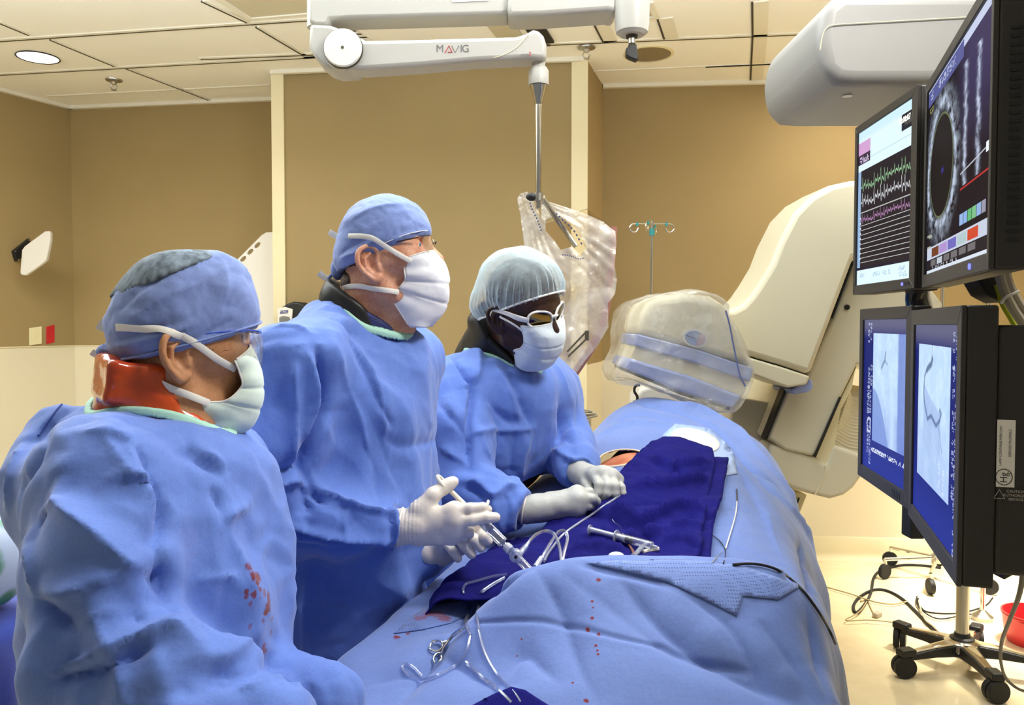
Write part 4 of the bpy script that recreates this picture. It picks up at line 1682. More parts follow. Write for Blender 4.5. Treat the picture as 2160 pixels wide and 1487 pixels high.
def scr_angio_far(u, v):
    bg, im, x, y, n, inn = angio(u, v, (.24, .98, .09, .80), 0, 60)
    im = im + n[..., None]
    im = mixc(im, sstep(x, .74, .80) * .75, (.10, .16, .55))
    edge = .50 + .62 * np.clip((x - .04) / .55, 0, 1) ** 1.7
    im = mixc(im, sstep(y - edge, 0, .03) * (x < .62) * .8, (.20, .30, .66))
    im = mixc(im, sstep(y, .4, 1.0) * .45, (.14, .22, .62))
    im = mixc(im, np.exp(-((x - .62 - .0 * y) / .07) ** 2) * sstep(y, .35, .6) * (y < 1.0) * .7, (.55, .72, .95))
    im = mixc(im, seg_line(x, y, [(.40, .17), (.38, .24), (.33, .27), (.28, .31)], .015) * .7, (.10, .16, .3))
    im = mixc(im, seg_line(x, y, [(.38, .24), (.45, .27)], .012) * .5, (.12, .2, .4))
    c = mixc(bg, inn, im * 0) if False else bg * (1 - inn[..., None]) + im * inn[..., None]
    for u0, v0, w_, s in ((.10, .02, .1, 70), (.16, .02, .08, 71), (.12, .32, .12, 72), (.18, .30, .1, 73), (.10, .42, .3, 74), (.16, .42, .34, 75)):
        c = mixc(c, textline(u, v, u0, v0, .022, .024, w_ * 1.5, .045, s, True) * .8, (.45, .52, .75))
    c = mixc(c, seg_line(u, v, [(.1, .70), (.14, .66), (.19, .665), (.19, .75), (.11, .75), (.11, .70)], .006), (.6, .65, .85))
    c = mixc(c, textline(u, v, .22, .845, .028, .03, .76, .03, 78, False), (.75, .8, .95))
    return c


def scr_angio_near(u, v):
    bg, im, x, y, n, inn = angio(u, v, (.10, .84, .10, .80), 0, 80)
    im = im * (1.02) + n[..., None]
    im = mixc(im, sstep(y, .3, 1.0) * .35, (.22, .30, .72))
    edge = .20 + .28 * x
    im = mixc(im, sstep(y - edge - .04 * np.sin(3 * x), 0, .03) * (x > .2) * (x < .75) * sstep(-y, -.9, -.5) * .5, (.28, .38, .70))
    ves = [(.46, .0), (.45, .10)]
    im = mixc(im, seg_line(x, y, ves, .008) * .5, (.1, .15, .3))
    im = mixc(im, seg_line(x, y, [(.47, .10), (.44, .135), (.36, .16), (.30, .185)], .022) * .85, (.06, .10, .22))
    im = mixc(im, seg_line(x, y, [(.28, .19), (.22, .24), (.20, .36), (.22, .42), (.34, .54), (.46, .50), (.62, .55), (.72, .50), (.76, .45), (.72, .43)], .013) * .75, (.06, .10, .24))
    im = mixc(im, seg_line(x, y, [(.68, .54), (.74, .60), (.76, .66), (.80, .70)], .009) * .5, (.12, .18, .36))
    im = mixc(im, textline(x, y, .70, .78, .03, .03, .2, .05, 83, True) * .7, (.7, .8, 1))
    im = mixc(im, textline(x, y, .82, .80, .03, .03, .2, .05, 84, True) * .7, (.7, .8, 1))
    c = bg * (1 - inn[..., None]) + im * inn[..., None]
    for u0, v0, w_, s in ((.87, .03, .12, 90), (.93, .04, .1, 91), (.88, .18, .2, 92), (.93, .34, .2, 93), (.88, .5, .2, 94), (.92, .6, .3, 95)):
        c = mixc(c, textline(u, v, u0, v0, .022, .024, w_ * 1.4, .04, s, True) * .75, (.45, .52, .75))
    return c


def screen_material():
    t = NT('screen_glow')
    at = t.n('ShaderNodeVertexColor')
    at.layer_name = 'picture'
    e = t.n('ShaderNodeEmission')
    e.inputs[1].default_value = 1.15
    t.l(at.outputs[0], e.inputs[0])
    g = t.n('ShaderNodeBsdfGlossy')
    g.inputs[0].default_value = (.04, .04, .04, 1)
    g.inputs['Roughness'].default_value = .25
    a = t.n('ShaderNodeAddShader')
    t.l(e.outputs[0], a.inputs[0]).l(g.outputs[0], a.inputs[1]).l(a.outputs[0], t.out.inputs[0])
    return t.m


M['screen'] = screen_material()
M['bezel'] = mat('dark_bezel', '#34302b', .5)
M['led'] = emit('blue_power_led', '#6a70ff', 2.5)


def monitor(name, label, far, near, ztop, zbot, depth, fn, n, margins, extra=None, bez='bezel'):
    """far/near: floor-plan points of the screen's two upright edges"""
    f = A(far[0], far[1], 0)
    q = A(near[0], near[1], 0)
    L = np.linalg.norm(q - f)
    r = unit(q - f)                       # along the screen, far edge to near edge
    nrm = A(r[1], -r[0], 0)               # out of the screen
    if nrm[0] > 0: nrm = -nrm
    up = A(0, 0, 1)
    Hh = ztop - zbot
    o = f + A(0, 0, zbot)
    t = thing(name, label, 'monitor', o)
    ml, mr, mt, mbm = margins
    pt = lambda a, b, d=0.0: o + r * (a * L) + up * (b * Hh) + nrm * d
    # housing
    MB().prism([pt(0, 0, -.006), pt(1, 0, -.006), pt(1, 1, -.006), pt(0, 1, -.006)], -nrm * (depth - .006)).build('housing', M['black_soft'], t, bevel=.004)
    # bezel frame (four sides, one mesh)
    mb = MB()
    oo = [pt(0, 0), pt(1, 0), pt(1, 1), pt(0, 1)]
    ii = [pt(ml, mbm), pt(1 - mr, mbm), pt(1 - mr, 1 - mt), pt(ml, 1 - mt)]
    for k in range(4):
        j = (k + 1) % 4
        mb.prism([oo[k], oo[j], ii[j], ii[k]], -nrm * .0065)
    mb.build('bezel', M[bez], t, bevel=.0012)
    # picture
    g = np.arange(n + 1) / n
    U, Vv = np.meshgrid(g, g, indexing='ij')
    p0, p1, p3 = pt(ml, 1 - mt, -.004), pt(1 - mr, 1 - mt, -.004), pt(ml, mbm, -.004)
    W = p0 + U[..., None] * (p1 - p0) + Vv[..., None] * (p3 - p0)
    Fc = grid_faces(n + 1, n + 1)
    s = mk('screen', W.reshape(-1, 3), Fc, M['screen'], t, False)
    col = np.clip(screen_grid(n, fn), 0, 1).reshape(-1, 3)
    at = s.data.color_attributes.new('picture', 'FLOAT_COLOR', 'CORNER')
    c4 = np.concatenate([np.repeat(col, 4, 0), np.ones((len(col) * 4, 1))], 1)
    at.data.foreach_set('color', c4.astype(np.float32).ravel())
    return t, pt, r, nrm, L, Hh, s


def monitors():
    xy = lambda px, Y: ((px - 1080) / FPX * Y, Y)
    zz = lambda py, Y: P(1080, py, Y)[2]
    t, pt, r, nrm, L, Hh, s = monitor('monitor', 'upper screen further back with heart traces on a white and black display', xy(1797, 1.75), xy(1926, 1.435), zz(270, 1.75), zz(622, 1.75), .05, scr_ecg, 300, (.045, .075, .045, .055))
    text_mesh('00:00:07', pt(.842, .865, .001), r, A(0, 0, 1), .0105, 'lettering', M['lamp'], s)
    MB().lathe([(.003, 0), (.003, .002)], pt(.84, .028, 0), nrm, 12).build('power_light', M['led'], t)
    for k in (0.88, .92):
        MB().prism([pt(k - .012, .02, .0), pt(k + .012, .02, 0), pt(k + .012, .036, 0), pt(k - .012, .036, 0)], nrm * .001).build('button', M['black'], t, smooth=False)
    t, pt, r, nrm, L, Hh, s = monitor('monitor', 'upper near screen showing a grey ultrasound ring with a dark centre', xy(1942, 1.42), xy(2081, .955), zz(182, 1.42), zz(607, 1.42), .045, scr_ivus, 320, (.035, .02, .05, .06))
    MB().lathe([(.004, 0), (.004, .002)], pt(.80, .03, 0), nrm, 14).build('power_light', M['led'], t)
    # side vent slits and thicker back
    mb = MB()
    for k in range(26):
        z = .10 + .028 * k
        p = pt(1, z, -.025)
        mb.box(p + r * .0005, (.002, .012, .004), np.array([r, nrm, A(0, 0, 1)]).T)
    mb.build('vent', M['black'], t, smooth=False)
    MB().prism([pt(.1, .25, -.045), pt(1.0, .25, -.045), pt(1.0, 1.2, -.045), pt(.1, 1.2, -.045)], -nrm * .08).build('rear_housing', M['black_soft'], t, bevel=.01)
    t, pt, r, nrm, L, Hh, s = monitor('monitor', 'lower screen further back with a blue X-ray image and no dark vessel outline', xy(1813, 1.73), xy(1921, 1.40), zz(652, 1.73), zz(1001, 1.73), .035, scr_angio_far, 280, (.07, .08, .065, .075))
    mb = MB()
    for k in range(5):
        mb.box(pt(.74 + .03 * k, .035, .0), (.004, .001, .014), np.array([r, nrm, A(0, 0, 1)]).T)
    mb.build('button', M['black'], t, smooth=False)
    t, pt, r, nrm, L, Hh, s = monitor('monitor', 'lower near screen with a blue X-ray image crossed by a dark zigzag vessel', xy(1921, 1.384), xy(2027, 1.0), zz(655, 1.384), zz(1085, 1.384), .042, scr_angio_near, 300, (.07, .06, .07, .07))
    back = MB().prism([pt(.45, .05, -.040), pt(.995, .05, -.040), pt(.995, .93, -.040), pt(.45, .93, -.040)], -nrm * .09).build('rear_housing', M['black_soft'], t, bevel=.008)
    # the near face of the rear housing carries label, warning and a bracket
    fo = lambda d, z, lift=.0008: pt(.995, z, -.04 - d) + r * lift
    ax_ = -nrm
    q = [fo(.002, .365), fo(.022, .365), fo(.022, .60), fo(.002, .60)]
    lb = MB().prism(q, r * .0006).build('label_plate', M['white'], t, smooth=False)
    ink = mat('label_ink', '#2b2b2b', .7)
    text_mesh('Hg', fo(.0105, .398, .0016), A(0, 0, 1), -ax_, .008, 'lettering', ink, lb, .0002)
    MB().tube([fo(.0105, .40, .0016) + .009 * (math.cos(a) * ax_ + 1.1 * math.sin(a) * A(0, 0, 1)) for a in np.linspace(0, 2 * math.pi, 24, endpoint=False)], .0005, 6, closed=True).build('symbol_ring', ink, lb)
    text_mesh('LAMP CONTAINS MERCURY', fo(.0062, .51, .0016), A(0, 0, 1), -ax_, .0028, 'lettering', ink, lb, .0002)
    text_mesh('DISPOSE PROPERLY', fo(.0165, .52, .0016), A(0, 0, 1), -ax_, .0028, 'lettering', ink, lb, .0002)
    pale = mat('pale_ink', '#b8b4a8', .6)
    c = fo(.006, .338, .001)
    MB().tube([c + A(0, 0, .006), c + ax_ * .006 - A(0, 0, .005), c - ax_ * .006 - A(0, 0, .005)], .0006, 6, closed=True).build('warning_symbol', pale, t)
    for k, wv in enumerate(('CAUTION', 'AUTHORIZED', 'SERVICE')):
        text_mesh(wv, fo(.024, .351 - .014 * k, .001), ax_, A(0, 0, 1), .0032, 'lettering', pale, t, .0002)
    # screen carrier: cream ceiling housing and dark brackets
    c = P(1900, 90, 1.95)
    h = thing('ceiling_housing', 'big rounded cream ceiling housing above the screens', 'ceiling housing', c)
    x0 = P(1727, 90, 1.86)[0]
    zb = P(1727, 177, 1.86)[2]
    zt = zb + .21
    out = [A(x0 + .012, 1.86, zb + .03), A(x0 + .045, 1.86, zb + .004), A(x0 + .09, 1.86, zb), A(x0 + .62, 1.86, zb + .002), A(x0 + .62, 1.86, zt), A(x0 + .05, 1.86, zt), A(x0 + .012, 1.86, zt - .03), A(x0 - .0, 1.86, zt - .1), A(x0 + .002, 1.86, zb + .08)]
    MB().prism(catmull(out, 5, True) if False else out, (0, .42, 0)).build('shell', mat('housing_grey_white', '#93928f', .45), h, bevel=.03, segs=5)
    MB().tube([P(x, y, 1.857) for x, y in ((1730, 105), (1735, 75), (1745, 58), (1765, 52), (1900, 44), (2060, 35))], .0012, 6, smooth=5).build('seam', M['metal_vent'], h)
    MB().tube([A(x0 + .3, 2.07, zt - .02), A(x0 + .3, 2.07, 2.99)], .05, 24).build('post', M['offwhite'], h)
    MB().lathe([(.012, 0), (.010, .003)], A(P(1788, 170, 1.95)[0], 1.95, zb - .003), (0, 0, 1), 18).build('stud', M['white'], h)
    MB().prism([A(.985, 1.95, zb + .03), A(1.02, 1.95, zb + .03), A(1.02, 1.95, .95), A(.985, 1.95, .95)], (0, .05, 0)).build('upright', M['black'], h, bevel=.004)
    for z in (1.62, 1.32):
        MB().tube([A(1.0, 1.96, z), A(.80, 1.62, z)], .02, 12).build('bracket', M['black'], h)
        MB().tube([A(1.0, 1.96, z), A(.84, 1.3, z), A(.78, 1.25, z)], .02, 12).build('bracket', M['black'], h)
    o = slab('screen_bracket', [(1930, 592), (1979, 596), (1980, 612), (1930, 618)], 1.5, .04, M['black'], h, .003)
    slab('screen_bracket', [(2064, 588), (2090, 582), (2105, 584), (2118, 640), (2098, 630), (2084, 622)], 1.25, .05, M['black'], h, .004)
    cables = [('power_cable', 'black cable bunch hanging between the upper and lower far screens', M['black'], .012, [(1936, 612, 1.52), (1932, 630, 1.53), (1941, 650, 1.53), (1940, 690, 1.55)]),
              ('screen_cable', 'blue cable hanging just left of the black cable bunch', mat('blue_cable', '#2f5f93', .5), .004, [(1915, 616, 1.56), (1914, 635, 1.56), (1919, 655, 1.56), (1920, 690, 1.56)]),
              ('screen_cable', 'grey cable hanging right of the black cable bunch', M['grey_cable'], .005, [(1954, 610, 1.54), (1958, 630, 1.54), (1964, 655, 1.54), (1966, 690, 1.54)]),
              ('screen_cable', 'thick pale grey cable sloping down at the right edge, inner one of the tied pair', M['grey_cable'], .0075, [(2108, 560, 1.22), (2112, 590, 1.22), (2122, 620, 1.22), (2140, 655, 1.22), (2168, 695, 1.22)]),
              ('screen_cable', 'thick pale grey cable sloping down at the right edge, outer one of the tied pair', M['grey_cable'], .0075, [(2120, 560, 1.22), (2125, 590, 1.22), (2137, 618, 1.22), (2155, 648, 1.22), (2180, 680, 1.22)]),
              ('screen_cable', 'yellow green earth cable under the tied grey cables', mat('yellow_green_cable', '#a8b02c', .5), .004, [(2100, 600, 1.25), (2114, 640, 1.25), (2128, 665, 1.25), (2146, 695, 1.25), (2165, 720, 1.25)])]
    for nm, lab, m, rad, q in cables:
        tag(MB().tube([P(*a) for a in q], rad, 10, smooth=6).build(nm, m, None), lab, 'cable')
    o = MB().tube([P(2112, 640, 1.205), P(2120, 628, 1.20), P(2136, 620, 1.2), P(2150, 614, 1.2)], .0022, 8, smooth=5).build('cable_tie', M['white'], None)
    tag(o, 'white cable tie around the two thick grey cables', 'cable tie')
    # dark bracket block under the rear housing
    slab('lower_bracket', [(2113, 1084), (2142, 1084), (2148, 1150), (2146, 1210), (2118, 1225), (2113, 1160)], 1.12, .05, M['black_soft'], t, .003)
    slab('lower_bracket', [(2113, 1130), (2138, 1140), (2136, 1180), (2122, 1190), (2113, 1200)], 1.115, .01, M['black'], t, .002)


monitors()
DEBUG = False

# ------------------------------------------------------------------ cloth materials
def cloth(name, hexc, rough=.75, weave=900, stains=(), org=None, stain_col='#6e1a24', dots=None, amount=.05, bumpd=.0006, spec=.4, sheen=.25, crease=7.0, crease_s=.42):
    t = NT(name)
    c0 = lin(hexc)
    lo = tuple(x * (1 - amount * 2) for x in c0[:3]) + (1,)
    hi = tuple(min(1, x * (1 + amount * 2)) for x in c0[:3]) + (1,)
    nz = t.noise(weave * .25, 3, .7)
    nl = t.noise(7, 4, .6)
    f = t.math('ADD', t.math('MULTIPLY', nz, .5), t.math('MULTIPLY', nl, .5))
    col = t.ramp(f, [(.35, lo), (.65, hi)])
    if dots:
        v = t.n('ShaderNodeTexVoronoi')
        v.inputs['Scale'].default_value = dots
        v.inputs['Randomness'].default_value = .12
        t.l(t.co, v.inputs['Vector'])
        d = t.ramp(v.outputs['Distance'], [(.26, (1, 1, 1, 1)), (.36, (0, 0, 0, 1))])
        col = t.mix(d, col, tuple(x * .45 for x in c0[:3]) + (1,))
    if len(stains):
        geo = t.n('ShaderNodeNewGeometry').outputs['Position']
        nd = t.n('ShaderNodeTexNoise')
        nd.inputs['Scale'].default_value = 120
        nd.inputs['Detail'].default_value = 3
        t.l(geo, nd.inputs['Vector'])
        mask = None
        for (p, r, k) in stains:
            vd = t.n('ShaderNodeVectorMath', operation='DISTANCE')
            t.l(geo, vd.inputs[0])
            vd.inputs[1].default_value = tuple(p)
            x = t.math('DIVIDE', vd.outputs['Value'], r)
            x = t.math('ADD', x, t.math('MULTIPLY', t.math('SUBTRACT', nd.outputs['Fac'], .5), 2.0))
            x = t.math('MULTIPLY', t.math('SUBTRACT', 1.0, x, True), 4.0 * k, True)
            x = t.math('MULTIPLY', x, k)
            mask = x if mask is None else t.math('MAXIMUM', mask, x)
        col = t.mix(mask, col, lin(stain_col))
    h = t.math('ADD', t.math('MULTIPLY', nz, .35), t.noise(60, 4, .6))
    # stiff-cloth creases: sharp ridged lines at two sizes
    big = None
    for sc, wt in ((crease, 1.0), (crease * 2.3, .45)):
        rg = t.n('ShaderNodeTexNoise')
        rg.noise_type = 'RIDGED_MULTIFRACTAL'
        rg.inputs['Scale'].default_value = sc
        rg.inputs['Detail'].default_value = 1.5
        rg.inputs['Distortion'].default_value = .25
        mp = t.n('ShaderNodeMapping')
        mp.inputs['Scale'].default_value = (1, 1, .6)
        mp.inputs['Rotation'].default_value = (.3, .2, sc)
        t.l(t.co, mp.inputs[0]).l(mp.outputs[0], rg.inputs['Vector'])
        x = t.math('MULTIPLY', rg.outputs['Fac'], wt)
        big = x if big is None else t.math('ADD', big, x)
    bp0 = t.n('ShaderNodeBump')
    bp0.inputs['Strength'].default_value = crease_s
    bp0.inputs['Distance'].default_value = .012
    t.l(big, bp0.inputs['Height'])
    b = t.bsdf(col, rough, spec=spec, sheen=sheen, bump=(h, .35, bumpd * 3))
    t.l(bp0.outputs[0], b.inputs['Normal'].links[0].from_node.inputs['Normal'])
    return t.m


GOWN = '#5b79c6'
M['gown'] = cloth('blue_gown_cloth', GOWN)
M['navy'] = cloth('navy_cotton', '#141260', .9, 700, amount=.10, bumpd=.001, spec=.15, sheen=.0)
M['mint'] = mat('mint_binding', '#a9d8c6', .7)

# ------------------------------------------------------------------ table, patient, main drape
ST = [
    (.88, [(-.325, .66), (-.31, .75), (-.2, .79), (.0, .80), (.18, .81), (.33, .80), (.44, .76), (.50, .68)]),
    (1.05, [(-.325, .78), (-.305, .89), (-.17, .93), (.0, .965), (.16, .985), (.33, .985), (.445, .95), (.495, .80)]),
    (1.15, [(-.32, .80), (-.30, .925), (-.18, .955), (-.04, .99), (.12, 1.055), (.32, 1.062), (.455, 1.0), (.50, .82)]),
    (1.24, [(-.315, .82), (-.29, .94), (-.18, .965), (-.06, 1.02), (.03, 1.104), (.30, 1.109), (.46, 1.055), (.515, .83)]),
    (1.31, [(-.275, .83), (-.25, .955), (-.17, .965), (-.07, .98), (.04, 1.035), (.29, 1.06), (.485, 1.035), (.55, .83)]),
    (1.43, [(-.215, .83), (-.20, .955), (-.13, .965), (-.03, .975), (.12, .99), (.33, 1.02), (.53, 1.02), (.60, .83)]),
    (1.70, [(-.145, .83), (-.13, .955), (-.04, .98), (.07, 1.0), (.24, 1.02), (.42, 1.04), (.59, 1.02), (.68, .83)]),
    (2.05, [(-.06, .84), (-.05, .97), (.06, 1.03), (.19, 1.065), (.35, 1.09), (.53, 1.09), (.69, 1.02), (.785, .83)]),
    (2.35, [(.0, .86), (.09, 1.03), (.18, 1.10), (.32, 1.13), (.46, 1.145), (.62, 1.13), (.78, 1.04), (.875, .84)]),
    (2.60, [(.09, .88), (.19, 1.06), (.31, 1.15), (.44, 1.19), (.58, 1.195), (.71, 1.15), (.845, 1.06), (.93, .85)]),
    (2.80, [(.2, .9), (.33, 1.13), (.44, 1.213), (.54, 1.22), (.63, 1.195), (.74, 1.138), (.86, 1.04), (.95, .85)]),
    (2.95, [(.25, .9), (.37, 1.09), (.46, 1.15), (.56, 1.165), (.66, 1.14), (.76, 1.09), (.85, 1.0), (.92, .85)]),
    (3.15, [(.28, .88), (.40, .99), (.5, 1.03), (.58, 1.04), (.68, 1.04), (.78, 1.02), (.86, .96), (.89, .84)]),
]


def build_drape():
    G = []
    Y0 = ST[0][0]
    first = [(x, z) for x, z in ST[0][1]]
    G.append([A(first[0][0] + .005, Y0 - .05, .40)] + [A(x, Y0 - .05, .45) for x, z in first] + [A(first[-1][0] + .05, Y0 - .05, .40)])
    for Y, row in ST:
        (x0, z0), (x1, z1) = row[0], row[-1]
        G.append([A(x0 + .005, Y, .45)] + [A(x, Y, z) for x, z in row] + [A(x1 + (.015 if Y < 1.5 else .04 if Y < 2.9 else 0), Y, .45)])
    S = bicubic(np.array(G), 420, 300)
    V = S.reshape(-1, 3)
    Fc = grid_faces(420, 300)[:, ::-1]
    bv = bvh_of(V, Fc)
    N = vnormals(V, Fc)
    if N[len(N) // 2][2] < 0: N = -N
    lowm = np.clip((1.0 - V[:, 2]) / .25, 0, 1)
    D = .020 * facet(V * A(1, .8, .5), .20, 1) + .006 * facet(V * A(1, 1, .6), .09, 2) + .0012 * facet(V, .04, 3)
    D *= .45 + .75 * lowm
    # hanging flutes on the sides
    D += .012 * np.sin(V[:, 1] * 21 + 2.5 * np.sin(V[:, 1] * 5) + V[:, 0] * 9) * np.clip((.98 - V[:, 2]) / .2, 0, 1)
    st = [
        ([(1110, 1192), (1020, 1262), (960, 1320), (900, 1390), (840, 1480)], .012, .03),
        ([(1130, 1195), (1180, 1290), (1220, 1400), (1260, 1480)], .010, .035),
        ([(1180, 1200), (1300, 1290), (1420, 1370), (1560, 1440)], .006, .05),
        ([(1300, 1210), (1380, 1300), (1480, 1380), (1600, 1440), (1700, 1480)], .013, .035),
        ([(960, 1318), (1150, 1308), (1300, 1340), (1400, 1352)], .003, .006, 1),
        ([(1390, 1352), (1480, 1385), (1580, 1400)], .005, .010, 1),
        ([(1230, 1190), (1300, 1205), (1410, 1230)], .004, .010, 1),
        ([(1430, 1240), (1540, 1310), (1600, 1400), (1640, 1480)], .010, .03),
        ([(1700, 1270), (1730, 1360), (1760, 1470)], .010, .03),
        ([(1600, 1300), (1690, 1400), (1730, 1480)], .010, .035),
        ([(900, 1350), (1000, 1420), (1100, 1440)], .008, .03),
        ([(760, 1440), (900, 1400), (990, 1400)], .005, .02),
        ([(1060, 1420), (1110, 1380), (1180, 1440)], .008, .02),
        ([(1340, 850), (1450, 870), (1530, 920), (1600, 1000), (1650, 1060)], .012, .03),
        ([(1420, 850), (1520, 880), (1590, 950), (1660, 1040), (1700, 1120)], -.014, .03),
        ([(1290, 890), (1360, 872), (1440, 890)], .010, .025),
        ([(1260, 920), (1340, 890), (1430, 900)], -.009, .02),
        ([(1570, 1000), (1600, 1060), (1640, 1150), (1660, 1230)], .012, .03),
        ([(1560, 960), (1640, 1030), (1690, 1110)], .009, .02),
        ([(1640, 1040), (1690, 1120), (1720, 1220)], -.014, .03),
        ([(1620, 1080), (1650, 1180), (1640, 1230)], -.008, .02),
        ([(1510, 1140), (1580, 1160), (1650, 1185)], .003, .008, 1),
        ([(1540, 1060), (1590, 1080)], .003, .006, 1),
        ([(1690, 1150), (1720, 1250), (1740, 1330)], .010, .02),
    ]
    D += stroke_disp(V, bv, st)
    V = V + N * D[:, None]
    return V, Fc


DV, DF = build_drape()


def make_table():
    c = A(.28, 2.2, 0)
    t = thing('operating_table', 'patient table hidden under the blue drapes, standing on one pedestal', 'operating table', c)
    top = [A(-.06, 1.16, .80), A(.34, 1.16, .80), A(.80, 3.3, .80), A(.40, 3.3, .80)]
    MB().prism(top, (0, 0, .04)).build('table_top', M['white'], t, bevel=.012)
    m = [A(-.05, 1.17, .84), A(.33, 1.17, .84), A(.79, 3.29, .84), A(.41, 3.29, .84)]
    MB().prism(m, (0, 0, .025)).build('mattress', M['black_soft'], t, bevel=.01)
    MB().box((.34, 2.3, .42), (.28, .5, .76)).build('pedestal', M['offwhite'], t, bevel=.03)
    MB().box((.34, 2.3, .03), (.55, .9, .06)).build('base', M['offwhite'], t, bevel=.02)


make_table()


def make_patient():
    L = lambda y: .14 + (y - 1.2) * .262
    f = []
    for s in (-1, 1):
        hip, kn, an = A(L(2.2) + s * .085, 2.2, .955), A(L(1.75) + s * .08, 1.75, .925), A(L(1.36) + s * .06, 1.36, .905)
        f.append(s_chain([hip, kn, an], [.075, .052, .036], .02))
        f.append(s_cap(an, an + A(-.005 + s * .02, -.06, .045), .032, .026))
        sh, el, wr = A(L(2.95) + s * .155, 2.92, 1.0), A(L(2.62) + s * .205, 2.62, .965), A(L(2.34) + s * .19, 2.34, .945)
        f.append(s_chain([sh, el, wr], [.045, .038, .026], .02))
        f.append(s_ell(wr + A(-.01, -.07, 0), (.035, .065, .018)))
    hole, hn = cast(bvh_of(DV, DF), 1308, 966)
    ty = unit(A(0, 1, 0) - hn * hn[1])
    f.append(s_ell(hole - hn * .054, (.105, .12, .046), np.array([np.cross(ty, hn), ty, hn]).T))
    f.append(s_ell(A(L(2.27), 2.27, .985), (.165, .16, .12)))
    f.append(s_ell(A(L(2.62), 2.62, 1.005), (.155, .28, .15)))
    f.append(s_cap(A(L(2.9) - .09, 2.92, 1.01), A(L(2.9) + .09, 2.92, 1.01), .07))
    f.append(s_cap(A(L(2.95), 2.98, 1.0), A(L(3.1), 3.12, .985), .05))
    f.append(s_ell(A(L(3.2), 3.2, .97), (.075, .10, .095)))
    V, Fc = sdf_mesh(s_union(.05, *f), A(-.05, 1.25, .83), A(.95, 3.35, 1.2), .012)
    if DEBUG:
        bv = bvh_of(DV, DF)
        bad = [v for v in V if bv.ray_cast(Vector(v), Vector((0, 0, 1)))[0] is None]
        print('PATIENT OUT', len(bad), len(V), np.array(bad).min(0) if bad else '', np.array(bad).max(0) if bad else '')
    t = NT('iodine_skin')
    t.bsdf(t.ramp(t.noise(14, 4), [(.35, lin('#a8482c')), (.7, lin('#cf8a6a'))]), .45, sss=.1)
    o = mk('person', V, Fc, t.m)
    tag(o, 'patient lying on the table under blue drapes, only iodine-orange groin skin showing', 'person')
    return o


make_patient()


def finish_drape():
    V, Fc = DV, DF
    bv = bvh_of(V, Fc)
    hit, n = cast(bv, 1308, 966)
    C0 = Fc.shape[0]
    cen = V[Fc].mean(1)
    d = np.hypot((cen[:, 0] - hit[0]) / .062, (cen[:, 1] - hit[1]) / .075)
    keep = (d > 1) | (cen[:, 2] < .9)
    stains = []

    def st(px, py, r, k=1.0):
        p, _ = cast(bv, px, py)
        if p is not None: stains.append((p, r, k))
    for px, py, r in ((1262, 1223, .0045), (1249, 1268, .003), (1251, 1282, .002), (1250, 1304, .003), (1240, 1328, .0035), (1263, 1338, .003), (1257, 1362, .003), (1260, 1372, .0022), (1262, 1380, .0022), (1236, 1478, .004), (1100, 1348, .002), (1091, 1383, .0022), (1208, 1440, .002), (838, 1345, .007), (860, 1337, .004)):
        st(px, py, r)
    M['drape'] = cloth('blue_drape_cloth', '#6278b4', crease=4.5, crease_s=.16, stains=stains)
    o = mk('surgical_drape', V, Fc[keep], M['drape'])
    tag(o, 'large light blue surgical drape covering the patient and the whole table', 'drape')
    m = o.modifiers.new('thickness', 'SOLIDIFY')
    m.thickness = .0012
    m.offset = -1
    # rim of the opening
    ring = []
    for a in np.linspace(0, 2 * math.pi, 40, endpoint=False):
        x, y = hit[0] + .062 * math.cos(a), hit[1] + .075 * math.sin(a)
        h = bv.ray_cast(Vector((x, y, 3)), Vector((0, 0, -1)))
        ring.append(A(*h[0]) + A(0, 0, .002))
    MB().tube(ring, .0035, 6, closed=True, flat=.6).build('opening_rim', mat('adhesive_rim', '#d9c9b0', .6), o)
    return o, bv


DRAPE, DBV = finish_drape()
bk = (DV[DF].mean(1)[:, 1] > 1.335)
DBACK = bvh_of(DV, DF[bk])


def decal(name, outer, step, bvh, lift, m, parent, disp=0.0):
    v2, tri = sheet_fill(outer, step)
    pts, ok = [], {}
    for i, (x, y) in enumerate(v2):
        p, n = cast(bvh, x, y, lift)
        if p is not None:
            ok[i] = len(pts)
            pts.append(p)
    pts = np.array(pts)
    fc = []
    for q in tri:
        if all(int(i) in ok for i in q):
            a = [ok[int(i)] for i in q]
            if max(np.linalg.norm(pts[a[0]] - pts[a[1]]), np.linalg.norm(pts[a[1]] - pts[a[2]]), np.linalg.norm(pts[a[2]] - pts[a[0]])) < .12:
                fc.append(a[::-1])
    o = mk(name, pts, np.array(fc), m, parent, True)
    s = o.modifiers.new('thickness', 'SOLIDIFY')
    s.thickness = .0008
    s.offset = -1
    return o


